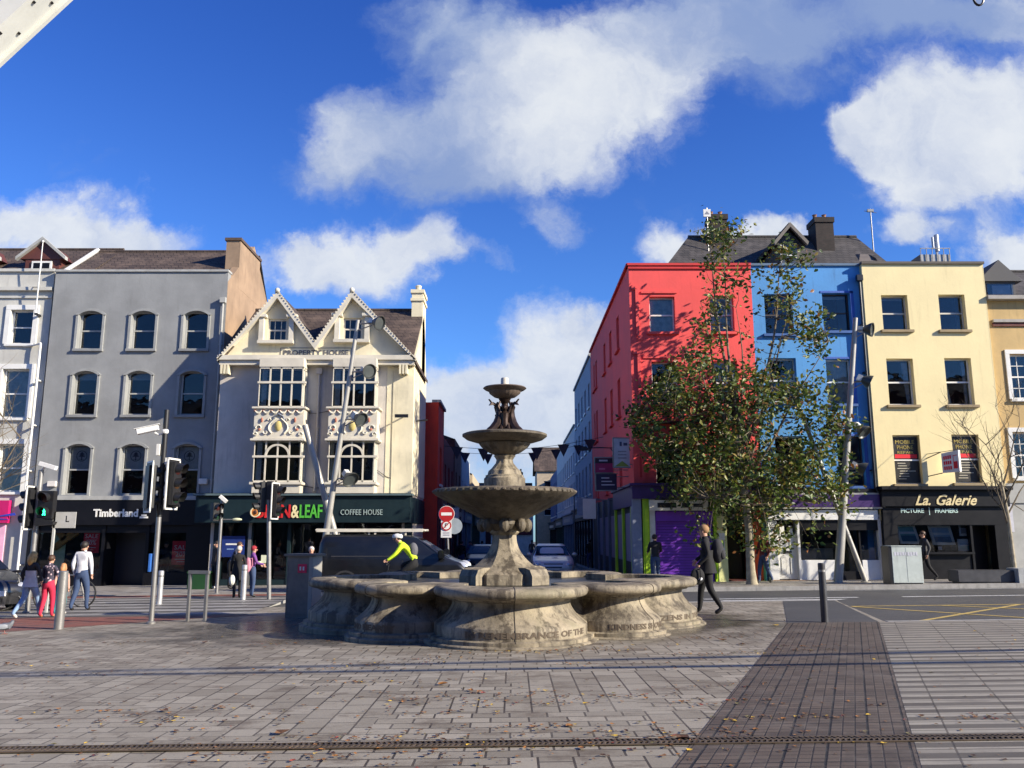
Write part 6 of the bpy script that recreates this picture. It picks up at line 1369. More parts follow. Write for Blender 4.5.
def side_patch(t, width, pts, m, nm, s, e=.006, par=None):
    mb = MB(m); n = len(pts); f = lambda x, z, e_: (x, s*(interp(width, z)+e_), z)
    mb.add([f(x,z,e) for x,z in pts]+[f(x,z,-.03) for x,z in pts], [tuple(range(n))]+[(i,(i+1)%n,n+(i+1)%n,n+i) for i in range(n)])
    return mb.build(nm, par or t, smooth=0)
def end_patch(t, prof, pts, m, nm, s, e=.008, par=None):     # pts (y, z) on the nose (s=1) or tail (s=-1)
    mb = MB(m); n = len(pts); f = lambda y, z, e_: (interp(prof, z)+s*e_, y, z)
    mb.add([f(y,z,e) for y,z in pts]+[f(y,z,-.04) for y,z in pts], [tuple(range(n))]+[(i,(i+1)%n,n+(i+1)%n,n+i) for i in range(n)])
    return mb.build(nm, par or t, smooth=0)
CGL = mat('car glass', (.012,.014,.017), .06, var=.02)
def wheel(t, x, y, r, w_=.2):
    mb = MB(RUBBER); prof = [(r*.62,-w_/2),(r*.93,-w_/2),(r,-w_/3),(r,w_/3),(r*.93,w_/2),(r*.62,w_/2)]
    mb.tf(Matrix.Translation((x,y,r)) @ Matrix.Rotation(math.pi/2,4,'X')); mb.lathe(prof, (0,0,0), 28); mb.tf(); wh = mb.build('wheel', t)
    mb = MB(METAL); mb.tf(Matrix.Translation((x,y,r)) @ Matrix.Rotation(math.pi/2,4,'X')); mb.lathe([(.04,-w_/2-.01),(r*.6,-w_/2-.006),(r*.6,w_/2+.006),(.04,w_/2+.01)], (0,0,0), 20, 0); mb.tf(); mb.build('rim', wh)
VP = mat('black van paint', (.007,.008,.010), .3, var=.2, coat=.25, dirt=.05); SV = mat('silver car paint', (.55,.55,.54), .35, metal=.2, var=.05, coat=.6); BP = mat('black car paint', (.015,.015,.018), .2, var=.1, coat=.6)
PLAS = mat('black bumper plastic', (.025,.025,.027), .6); HL = mat('headlamp glass', (.55,.57,.6), .08, metal=.4)
# van
D = 26.2; X = P(393,533,D)[0]; g = G(X,D)-.10; ht = P(393,534.5,D)[1]-g
bk = [(0.25,-2.36),(.9,-2.38),(1.6,-2.33),(ht,-2.22)]; fr = [(.25,2.34),(.5,2.40),(.8,2.34),(.98,2.16),(1.12,1.78),(1.3,1.46),(1.6,1.02),(1.8,.66),(ht-.03,.30),(ht,.05)]; wdt = [(.25,.88),(.7,.94),(1.1,.93),(1.6,.86),(ht-.08,.80),(ht,.68)]
V = vehicle('parked_van', 'black van with a white ladder rack on its roof standing behind the fountain', (X,D+.94,g), 0, VP, bk, fr, wdt, [.25,.35,.5,.7,.8,.9,.98,1.05,1.12,1.2,1.3,1.45,1.6,1.72,1.8,ht-.06,ht-.02,ht], .22, 'van')
for s in (-1,1):
    side_patch(V, wdt, [(.18,1.12),(1.62,1.10),(1.1,1.5),(.72,1.76),(.2,1.78)], CGL, 'side_window', s)
    side_patch(V, wdt, [(.30,.45),(.33,.45),(.33,1.08),(.30,1.08)], PLAS, 'door_seam', s, .004); side_patch(V, wdt, [(-2.2,.30),(2.2,.30),(2.2,.42),(-2.2,.42)], PLAS, 'sill_trim', s, .012)
    side_patch(V, wdt, [(-1.9,1.18),(.05,1.18),(.05,1.21),(-1.9,1.21)], PLAS, 'slide_rail', s, .01)
    mb = MB(HL); mb.sph((2.12,s*.74,.86),(.24,.14,.17),12,8); mb.build('headlight', V)
    mb = MB(VP); mb.box(1.42,1.62,s*.95 if s>0 else -1.16,s*.95 if s<0 else 1.16,1.12,1.38); mb.build('wing_mirror', V, bevel=.03)
end_patch(V, fr, [(-.74,1.15),(.74,1.15),(.66,1.74),(-.66,1.74)], CGL, 'windscreen', 1, .012)
end_patch(V, bk, [(-.7,1.15),(.7,1.15),(.64,1.7),(-.64,1.7)], CGL, 'rear_window', -1)
end_patch(V, fr, [(-.8,.28),(.8,.28),(.85,.6),(-.85,.6)], PLAS, 'bumper', 1, .03)
for x in (-1.45,1.5):
    for s in (-1,1):
        wheel(V, x, s*.84, .33); mb = MB(PLAS); mb.tf(Matrix.Translation((x,s*.86,.36)) @ Matrix.Rotation(math.pi/2,4,'X')); mb.lathe([(.35,-.09),(.41,-.09),(.41,.09),(.35,.09),(.35,-.09)],(0,0,0),28,cap=False); mb.tf(); mb.build('wheel_arch', V)
RK = mat('white roof rack', (.62,.58,.48), .5, dirt=.2); t = V; mb = MB(RK)
for s in (-.55,.55): mb.tube([(-2.5,s,ht+.13),(.95,s,ht+.13)],.035,8)
for k in range(13): x = -2.4+k*.27; mb.tube([(x,-.66,ht+.12),(x,.66,ht+.12)],.022,6)
mb.box(-2.45,.9,-.68,-.62,ht+.08,ht+.18)
for x in (-2.0,-.8,.2): [mb.box(x-.03,x+.03,s-.02,s+.02,ht-.12,ht+.12) for s in (-.6,.6)]
mb.build('roof_rack', V)
# silver car facing the square
D = 35.3; X = P(553.5,560,D)[0]; g = G(X,D)-.10; k_ = .97
bk = [(.2,-2.25),(.6,-2.3),(.9,-2.2),(1.0,-1.75),(1.4,-1.0),(1.46,-.7)]; fr = [(.2,2.15),(.45,2.2),(.65,2.16),(.74,2.02),(.86,1.55),(.96,1.05),(1.2,.62),(1.38,.22),(1.46,-.1)]; wdt = [(.2,.82),(.5,.88),(.85,.87),(.97,.82),(1.35,.66),(1.46,.55)]
C = vehicle('parked_car', 'silver saloon car facing the square at the mouth of the lane', (X,D+2.2,g), -math.pi/2, SV, bk, fr, wdt, [.2,.3,.45,.6,.68,.74,.8,.86,.92,.97,1.1,1.25,1.35,1.42,1.46], .28)
end_patch(C, fr, [(-.74,.99),(.74,.99),(.60,1.37),(-.60,1.37)], CGL, 'windscreen', 1, .014)
end_patch(C, fr, [(-.34,.50),(.34,.50),(.40,.68),(-.40,.68)], BLACK, 'grille', 1, .012); end_patch(C, fr, [(-.6,.27),(.6,.27),(.62,.38),(-.62,.38)], BLACK, 'lower_grille', 1, .012)
end_patch(C, fr, [(-.26,.40),(.26,.40),(.26,.49),(-.26,.49)], WHITE, 'number_plate', 1, .03)
for s in (-1,1):
    mb = MB(HL); mb.sph((2.02,s*.64,.62),(.16,.18,.09),12,8); mb.build('headlight', C); mb = MB(SV); mb.sph((.85,s*.98,1.02),(.08,.12,.08)); mb.build('wing_mirror', C)
    side_patch(C, wdt, [(-1.3,1.0),(.8,1.0),(.2,1.38),(-.75,1.38)], CGL, 'side_window', s)
    for x in (-1.35,1.35): wheel(C, x, s*.78, .31)
C2 = copy_tree(C); X = P(480,560,44)[0]; C2.location = (X,47,G(X,47)-.1); C2['label'] = 'dark blue saloon car farther down the lane, seen left of the fountain stem'
DB = mat('dark blue car paint', (.006,.008,.014), .3, coat=.3)
for ch in C2.children:
    if ch.name.startswith(('body','wing_mirror')): ch.data = ch.data.copy(); ch.data.materials.clear(); ch.data.materials.append(DB)
# black car nose at the left edge
D = 21.6; X,_,g = gp(-44, D); bk2 = bk
C3 = vehicle('parked_car', 'black car whose front with white number plate just enters at the left edge', (X,D,g), R(-38), BP, bk, fr, wdt, [.2,.3,.45,.6,.68,.74,.8,.86,.92,.97,1.1,1.25,1.35,1.42,1.46], .28)
end_patch(C3, fr, [(-.74,.99),(.74,.99),(.60,1.37),(-.60,1.37)], CGL, 'windscreen', 1, .014); end_patch(C3, fr, [(-.26,.40),(.26,.40),(.26,.52),(-.26,.52)], WHITE, 'number_plate', 1, .03)
for s in (-1,1):
    mb = MB(HL); mb.sph((2.02,s*.64,.62),(.16,.18,.09),12,8); mb.build('headlight', C3); side_patch(C3, wdt, [(-1.3,1.0),(.8,1.0),(.2,1.38),(-.75,1.38)], CGL, 'side_window', s)
    for x in (-1.35,1.35): wheel(C3, x, s*.78, .31)
# bicycles
def bicycle(label, loc, rz, col, group=None):
    t = thing('bicycle', label, 'bicycle', loc, rz, group); r = .33
    for x in (-.52,.52):
        mb = MB(RUBBER); mb.tube([(x+r*math.cos(a),0,r+r*math.sin(a)) for a in [i*2*math.pi/28 for i in range(29)]], .018, 6, cap=False); wh = mb.build('wheel', t)
        mb = MB(METAL); mb.tube([(x+(r-.02)*math.cos(a),0,r+(r-.02)*math.sin(a)) for a in [i*2*math.pi/28 for i in range(29)]], .010, 5, cap=False); mb.sph((x,0,r),.03,8,6)
        for i in range(14): a = i*2*math.pi/14; mb.tube([(x,0,r),(x+r*math.cos(a),0,r+r*math.sin(a))],.003,3)
        mb.build('rim', wh)
    mb = MB(col); bb = (-.06,0,.28); st = (-.20,0,.78); hd = (.36,0,.80); hb = (.40,0,.68)
    for a,b_ in ((bb,st),(st,hd),(bb,hb),(hd,hb),(bb,(-.52,0,r)),((-.18,0,.72),(-.52,0,r)),(hb,(.52,0,r))): mb.tube([a,b_],.017,8)
    mb.build('frame', t)
    mb = MB(BLACK); mb.tube([st,(-.23,0,.90)],.013,6); mb.sph((-.24,0,.93),(.13,.07,.035)); mb.build('saddle', t)
    mb = MB(BLACK); mb.tube([hd,(.34,0,.95)],.013,6); mb.tube([(.36,-.24,.93),(.36,-.1,.97),(.36,.1,.97),(.36,.24,.93)],.013,6); mb.build('handlebar', t)
    mb = MB(METAL); mb.tf(Matrix.Translation(bb) @ Matrix.Rotation(math.pi/2,4,'X')); mb.lathe([(.09,-.01),(.09,.01)],(0,0,0),16); mb.tf(); mb.tube([bb,(-.06,.08,.28),(.05,.08,.16)],.01,5); mb.tube([bb,(-.06,-.08,.28),(-.17,-.08,.40)],.01,5); mb.build('crank', t)
    return t
x,y,z = gp(24,20.8); bicycle('bicycle parked behind the blonde woman, farthest left', (x,y,z), R(8), METAL, 'parked bicycles'); x,y,z = gp(63,21.8); bicycle('bicycle parked behind the child and the man in white', (x,y,z), R(-6), METAL, 'parked bicycles')
# ================================================================ people
SKIN = mat('fair skin', (.50,.28,.19), .55, var=.06)
def cloth(name, c, **k): return mat(name, c, .85, var=.14, scale=5, **k)
HAIRB = mat('brown hair', (.07,.035,.018), .6, var=.25, scale=18); HAIRY = mat('golden blonde hair', (.50,.30,.09), .55, var=.3, scale=18); HAIRG = mat('white grey hair', (.55,.50,.42), .6, var=.15, scale=18); HAIRO = mat('light ginger hair', (.42,.20,.08), .55, var=.25, scale=18); HAIRK = mat('near black hair', (.02,.015,.012), .6, var=.2, scale=18)
def person(label, px, D, H, rz, top, legs, shoe, hair, stride=.0, lean=0., arms=None, long_hair=False, group=None, dz=0., loc=None, joints=None, coat=None, female=False, headyaw=0, hood=None):
    if loc is None: x, y, z = gp(px, D); loc = (x, y, z+dz)
    t = thing('person', label, 'person', loc, rz, group); s = stride
    J = {'pel':(0,0,.525),'sp':(0,-.01-lean*.3,.62),'ch':(0,-.0-lean*.75,.735),'nb':(0,-.0-lean,.815),'nk':(0,-.008-lean*1.08,.85),'hd':(0,-.018-lean*1.2,.90),'ht':(0,-.008-lean*1.25,.955)}
    aw = [(.0,.0),(.0,.0)] if arms is None else arms
    for i,k in enumerate('LR'):
        sg = -1 if k == 'L' else 1; f = s if i == 0 else -s
        J['hp'+k] = (sg*.05,0,.505); J['kn'+k] = (sg*.055,-f*.45-.02-abs(s)*.12,.285+abs(s)*.04); J['an'+k] = (sg*.052,-f+(.06*abs(s)/.2 if f<0 else 0),.045+(.05*abs(s)/.2 if f<0 else 0)); J['to'+k] = (sg*.06,-f-.075+(.05*abs(s)/.2 if f<0 else 0),.018)
        a1,a2 = aw[i] # forward swing of elbow, hand
        J['sh'+k] = (sg*(.098 if not female else .088),-lean*.95,.80); J['el'+k] = (sg*(.125),-lean*.8-a1+.01,.645+max(0,abs(a1)-.05)*.4); J['wr'+k] = (sg*.125,-lean*.7-a2-.02,.515+max(0,a2)*.75); J['ha'+k] = (sg*.122,-lean*.7-a2*1.12-.03,.47+max(0,a2)*.85)
    if joints: J.update(joints)
    RD = {'pel':.078,'sp':.070,'ch':.088,'nb':.052,'nk':.032,'hd':.054,'ht':.040,'hp':.066,'kn':.043,'an':.027,'to':.024,'sh':.043,'el':.031,'wr':.021,'ha':.020}
    if female: RD.update({'ch':.080,'sp':.060,'sh':.037,'el':.027})
    ed = [('pel','sp','T'),('sp','ch','T'),('ch','nb','T'),('nb','nk','S'),('nk','hd','S'),('hd','ht','S')]
    for k in 'LR': ed += [('pel','hp'+k,'P'),('hp'+k,'kn'+k,'P'),('kn'+k,'an'+k,'P'),('an'+k,'to'+k,'F'),('ch','sh'+k,'T'),('sh'+k,'el'+k,'T'),('el'+k,'wr'+k,'T'),('wr'+k,'ha'+k,'S')]
    names = list(J); me = bpy.data.meshes.new('body'); bm = bmesh.new(); lay = bm.verts.layers.skin.verify(); bv = {}
    for nme in names:
        v = bm.verts.new(Vector(J[nme])*H); r = RD.get(nme, RD.get(nme[:2]))*H; flat = .78 if nme in ('ch','sp','nb') else 1
        v[lay].radius = (r, r*flat) ; v[lay].use_root = (nme == 'pel'); bv[nme] = v
    for a,b_,_ in ed: bm.edges.new((bv[a], bv[b_]))
    bm.to_mesh(me); bm.free(); o = bpy.data.objects.new('tmp', me); scene.collection.objects.link(o)
    o.modifiers.new('s','SKIN').use_smooth_shade = True; md = o.modifiers.new('d','SUBSURF'); md.levels = 1; md.render_levels = 1
    dg = bpy.context.evaluated_depsgraph_get(); m2 = bpy.data.meshes.new_from_object(o.evaluated_get(dg)); bpy.data.objects.remove(o)
    mats = {'T':top,'P':legs,'F':shoe,'S':SKIN}; order = ['T','P','F','S']
    segs = [(Vector(J[a])*H, Vector(J[b_])*H, c, (RD.get(a,RD.get(a[:2]))+RD.get(b_,RD.get(b_[:2])))/2*H) for a,b_,c in ed]
    mb = MB(top); mb.ms = [mats[c] for c in order]
    # unique list keeps indices right even when two garments share a material
    mb.v = [v.co.copy() for v in m2.vertices]
    for p in m2.polygons:
        c = p.center; best = None
        for a,b_,k,r in segs:
            ab = b_-a; tt = max(0, min(1, (c-a).dot(ab)/ab.length_squared)); d = (c-(a+ab*tt)).length-r*.5
            if best is None or d < best[0]: best = (d, k)
        mb.f.append(tuple(p.vertices)); mb.mi.append(order.index(best[1]))
    hd = Vector(J['hd'])*H; ht_ = Vector(J['ht'])*H; mb.c = 3
    mb.sph((hd.x, hd.y-.050*H, hd.z+.0*H),(.010*H,.014*H,.013*H),8,6)                       # nose
    for sg in (-1,1): mb.sph((hd.x+sg*.046*H, hd.y, hd.z+.005*H),(.008*H,.012*H,.018*H),6,5)   # ears
    for k in 'LR':                                          # four fingers and a thumb
        w_, h_ = Vector(J['wr'+k])*H, Vector(J['ha'+k])*H; d = (h_-w_).normalized(); side = Vector((0,1,0)).cross(d).normalized() if abs(d.y) < .8 else Vector((1,0,0)); fw = d.cross(side).normalized()
        for i in range(4): b0_ = h_+fw*((i-1.5)*.009*H); L = (.038,.044,.042,.032)[i]*H; mb.tube([b0_, b0_+d*L*.6+side*.004*H, b0_+d*L+side*.012*H], [.0052*H,.0046*H,.003*H], 5)
        mb.tube([w_+d*.012*H-fw*.012*H, w_+d*.03*H-fw*.027*H, w_+d*.048*H-fw*.030*H],[.007*H,.0055*H,.004*H],5)
    body = mb.build('body', t, smooth=60)
    mb = MB(mat('dark eye',(.02,.015,.012),.3)); [mb.sph((hd.x+sg*.019*H, hd.y-.046*H, hd.z+.010*H),(.006*H,.004*H,.004*H),6,4) for sg in (-1,1)]; mb.mat(mat('lip',(.35,.13,.11),.5)); mb.sph((hd.x,hd.y-.045*H,hd.z-.026*H),(.014*H,.005*H,.004*H),8,5); mb.build('face', t)
    if hair:
        mb = MB(hair); n = 14; c = Vector((hd.x, hd.y+.006*H, hd.z+.022*H)); vs=[]
        mb.sph((c.x, c.y+.006*H, c.z+.008*H), (.055*H,.060*H,.056*H), 14, 9)
        mb.v = [v if not (v.y < c.y-.030*H and v.z < c.z+.012*H) else Vector((v.x*.9, c.y-.03*H, v.z)) for v in mb.v]
        if long_hair:
            mb.tube([(c.x,c.y+.02*H,c.z+.02*H),(c.x,c.y+.034*H,c.z-.03*H),(c.x,c.y+.040*H,c.z-.08*H),(c.x,c.y+.040*H,c.z-.125*H),(c.x,c.y+.036*H,c.z-.15*H)],[.045*H,.056*H,.052*H,.040*H,.018*H], 12)
            for sg in (-1,1): mb.tube([(c.x+sg*.035*H,c.y,c.z+.02*H),(c.x+sg*.048*H,c.y+.01*H,c.z-.04*H),(c.x+sg*.045*H,c.y+.016*H,c.z-.11*H)],[.02*H,.024*H,.014*H], 8)
        mb.build('hair', t, smooth=60)
    if coat:                                                # skirt of the coat, hanging open from the waist
        mb = MB(coat[0]); n = 24; vs = []; rows = [(.70,.088),(.62,.080),(.55,.096),(.48,.108),(coat[1],.118)]
        for (z,r) in rows:
            for k in range(n): a = 2*math.pi*k/n; rr = r*(1+.03*math.sin(5*a+z*9)); vs.append((rr*math.cos(a)*H*(1.08), (rr*.86*math.sin(a)-lean*(z-.525)*2.4*(z>.525))*H, z*H))
        mb.add(vs, [(j*n+k,j*n+(k+1)%n,(j+1)*n+(k+1)%n,(j+1)*n+k) for j in range(len(rows)-1) for k in range(n)]); mb.build('coat', t, smooth=60)
    return t
JEAN = cloth('blue denim', (.035,.06,.13)); JEANL = cloth('pale blue denim', (.20,.30,.45)); BKC = cloth('black cloth', (.006,.006,.007)); SHOE = mat('dark shoe', (.02,.018,.016), .6); WSHOE = mat('pale trainer', (.55,.52,.48), .6)
def bag(name, label, cat, loc, m, sz, rz=0, strap=True):
    t = thing(name, label, cat, loc, rz); mb = MB(m); mb.sph((0,0,0), sz, 14, 10); mb.build('bag_body', t)
    mb = MB(m); mb.tube([(0,-sz[1]*.5,sz[2]*.8),(0,-sz[1]*1.3,sz[2]*.9),(0,-sz[1]*1.5,0),(0,-sz[1]*.6,-sz[2]*.7)],.014,6); mb.build('strap', t); mb = MB(m); mb.sph((0,sz[1]*.75,-sz[2]*.25),(sz[0]*.75,sz[1]*.5,sz[2]*.45),12,8); mb.build('pocket', t); return t
# woman striding right of the fountain
D = 17.4; H = P(711,523,D)[1]-gp(711,D)[2]
person('person in black coat with light brown hair striding past the right of the fountain', 709.5, D, H, R(-108), BKC, BKC, SHOE, cloth('fair brown hair', (.26,.15,.07)), stride=.11, arms=((.05,.10),(-.03,.05)), female=True, coat=(BKC,.45), lean=.015)  # hair is one plain light brown colour
x,y,z = gp(709.5,D); bag('backpack', 'black backpack on the striding person by the fountain', 'backpack', (x+.23,y+.05,z+H*.69), cloth('black nylon', (.02,.02,.024)), (.16,.13,.25), R(-108))
t = bag('shopping_bag', 'dark carrier bag with pale print hanging from the hand of the striding person', 'bag', (x-.26,y-.22,z+H*.42), BKC, (.16,.08,.17), R(20)); mb = MB(mat('pale bag print',(.5,.52,.56),.6)); mb.sph((.02,-.055,-.05),(.06,.03,.04)); mb.build('bag_print', t)
person('person in black top and jeans standing with back turned before the purple shutter', 656, 29.0, 1.70, R(180), cloth('black jersey', (.015,.015,.018)), JEAN, SHOE, HAIRK, arms=((.06,.16),(.06,.16)), dz=.02)
person('person in dark red jacket and jeans walking out from behind the tree trunk', 765.5, 28.7, 1.74, R(-70), cloth('dark red jacket', (.12,.02,.018)), JEAN, SHOE, HAIRB, stride=.10, arms=((.05,.06),(-.04,.0)), dz=.02)
person('person in charcoal jacket walking left past the framing shop window', 927, 29.0, 1.70, R(-95), cloth('charcoal jacket', (.04,.04,.045)), BKC, SHOE, HAIRB, stride=.15, arms=((.05,.06),(-.05,-.02)), dz=.02)
# the group on the left, seen from behind
person('blonde person in black jacket and pale jeans, leftmost of the group on the crossing', 27, 18.5, 1.44, R(160), cloth('black jacket', (.02,.02,.022)), JEANL, WSHOE, HAIRY, stride=.16, arms=((.06,.05),(-.05,-.02)), long_hair=True, female=True, coat=(cloth('pale shirt tail', (.50,.46,.44)),.46))
def floral():
    m, t, b, o = new_mat('floral jacket'); ob = t.node('ShaderNodeTexCoord').outputs['Object']; v = t.node('ShaderNodeTexVoronoi'); v.inputs['Scale'].default_value = 16; t.l.new(ob, v.inputs['Vector'])
    t.put(b.inputs['Base Color'], t.mix(t.ramp(v.outputs['Distance'], .25, .42), (.55,.42,.45), (.035,.03,.05))); b.inputs['Roughness'].default_value = .8; return m
person('person in floral jacket and bright red trousers, middle of the left group', 45.5, 18.6, 1.36, R(175), floral(), cloth('bright red trousers', (.50,.02,.06)), cloth('orange shoe', (.45,.15,.08)), HAIRB, stride=.06, arms=((.05,.09),(.05,.09)), female=True)
person('small child with ginger hair in a peach top and teal leggings, beside the bollard', 59, 19.4, 1.16, R(185), cloth('peach top', (.60,.36,.28)), cloth('teal leggings', (.05,.22,.24)), WSHOE, HAIRO, stride=.07, long_hair=True, female=True)
person('person in a white shirt and dark blue jeans walking away on the ribbed crossing', 78.5, 20.4, 1.66, R(172), cloth('white shirt', (.66,.66,.68)), JEAN, SHOE, HAIRK, stride=.09, arms=((.03,.02),(-.03,.0)))
# by the coffee shop
person('elderly white haired person in a long black coat by the pale bollard', 236.5, 24.4, 1.50, R(200), BKC, BKC, SHOE, HAIRG, stride=.04, coat=(BKC,.34), female=True, lean=.03)
person('person in purple jacket and red hat facing the coffee shop window', 251, 24.9, 1.50, R(120), cloth('purple jacket', (.16,.05,.22)), JEAN, SHOE, cloth('dark red knit hat', (.30,.02,.03)), arms=((.06,.15),(.06,.15)), female=True)
bag('shoulder_bag', 'dusty pink shoulder bag on the person in the purple jacket', 'bag', (gp(246,24.7)[0],24.7,gp(246,24.7)[2]+.92), cloth('dusty pink leather', (.45,.18,.24)), (.13,.09,.22), R(120))
bag('carrier_bag', 'pale carrier bag held low by the elderly person in black', 'bag', (gp(231,24.2)[0],24.2,gp(231,24.2)[2]+.52), mat('pale plastic bag', (.55,.56,.50), .5), (.09,.07,.15), 0)
person('person in a brown black jacket standing against the dark shop pillar', 214.5, 29.6, 1.66, R(-40), cloth('brown black jacket', (.035,.025,.02)), BKC, WSHOE, HAIRK, dz=.02)
person('person in a dusky blue coat bending at the navy banner', 228.5, 29.2, 1.62, R(100), cloth('dusky blue coat', (.05,.06,.10)), BKC, SHOE, HAIRB, lean=.14, arms=((.05,.12),(.05,.14)), dz=.02)
person('person in pale hat and pinkish top above the steel kiosk', 309.5, 24.6, 1.46, R(10), cloth('dusky pink scarf top', (.35,.12,.13)), BKC, SHOE, cloth('pale knitted hat', (.50,.47,.45)))
person('dark figure inside the clothes shop window beside the right sale poster', 163.5, 33.2, 1.68, R(10), BKC, BKC, SHOE, HAIRK, dz=.02) 
for i,(px,D,h,c) in enumerate(((461,43,1.7,BKC),(470,52,1.68,cloth('mid blue coat',(.06,.09,.18))),(482,60,1.7,BKC),(532,64,1.7,cloth('mid brown coat',(.14,.09,.06))),(590,47,1.7,BKC))):
    person(('person in black','person in blue coat','distant dark figure','distant figure in brown','person in black')[i]+' walking '+('left of the no entry sign pole','behind the fountain stem','down the middle left','down the middle right','under the pale blue grey building')[i]+' in the lane', px, D, h, R((170,10,180,0,175)[i]), c, JEAN, SHOE, (HAIRK,HAIRB)[i%2], stride=.08, group='people in the lane', dz=-.08)
# cyclist
D = 22.0; x,y,z = gp(405,D); z = z-.1*0; g = z
bicycle('bicycle ridden by the cyclist in the yellow jacket behind the fountain', (x-.10,y,z), math.pi, BLACK)
H = 1.80; YJ = cloth('fluorescent yellow jacket', (.62,.85,.03)); jj = {}
def Jc(dx, z, dy=0): return (dy, dx, z)
jj = {'pel':(0,.13,.535),'sp':(0,.10,.62),'ch':(0,-.0,.735),'nb':(0,-.07,.79),'nk':(0,-.10,.815),'hd':(0,-.135,.855),'ht':(0,-.125,.905)}
for k,sg in (('L',-1),('R',1)):
    f = .05 if k == 'L' else -.06
    jj.update({'hp'+k:(sg*.05,.13,.515),'kn'+k:(sg*.06,-.07,.44+f),'an'+k:(sg*.055,.02+f*.3,.20+f*1.2),'to'+k:(sg*.055,-.06,.17+f*1.2),'sh'+k:(sg*.09,-.05,.775),'el'+k:(sg*.12,-.13,.66),'wr'+k:(sg*.12,-.235,.575),'ha'+k:(sg*.12,-.265,.56)})
c = person('cyclist in fluorescent yellow jacket and white helmet riding left behind the fountain', 0, 0, H, R(-90), YJ, BKC, SHOE, HAIRK, loc=(x,y,z+.05), joints=jj)
mb = MB(mat('white cycle helmet', (.6,.6,.58), .4)); hc = Vector(jj['hd'])*H; mb.sph((hc.x,hc.y+.01,hc.z+.07),(.105,.14,.095),14,9); mb.v = [Vector((v.x,v.y,max(v.z,hc.z+.03))) for v in mb.v]; mb.mat(BLACK); [mb.box(hc.x-.06+k*.05,hc.x-.045+k*.05,hc.y-.08,hc.y+.1,hc.z+.13,hc.z+.165) for k in range(3)]; mb.build('helmet', c)
mb = MB(cloth('grey rucksack', (.10,.10,.11))); mb.sph((0,.10*H,.70*H),(.14,.13,.2),12,8); mb.build('rucksack', c)
# pigeon
x,y,z = gp(4,15.2); t = thing('pigeon', 'grey pigeon standing on the paving at the left edge', 'pigeon', (x,y,z), R(20)); mb = MB(mat('grey feathers', (.12,.13,.15), .6, var=.3, scale=20)); mb.tube([(-.17,0,.10),(-.10,0,.12),(-.02,0,.13),(.06,0,.14),(.10,0,.18),(.115,0,.215),(.125,0,.235)],[.012,.04,.066,.062,.036,.028,.016], 12); mb.build('body', t)
mb = MB(BLACK); mb.tube([(.13,0,.225),(.165,0,.215)],[.008,.002],5); mb.sph((.125,.022,.228),.005,5,4); mb.sph((.125,-.022,.228),.005,5,4); mb.build('beak', t); mb = MB(mat('dull pink feet',(.22,.09,.08),.6))
for s in (-.025,.025): mb.tube([(0,s,.08),(.01,s,.01)],.006,5); [mb.tube([(.01,s,.01),(.045*math.cos(a)+.01,s+.03*math.sin(a),.004)],.004,4) for a in (-.6,0,.6,3.1)]
mb.build('feet', t); mb = MB(mat('pale wing', (.26,.28,.31), .6)); [mb.sph((-.04,s*.055,.135),(.11,.016,.045),10,6) for s in (-1,1)]; mb.build('wing', t)
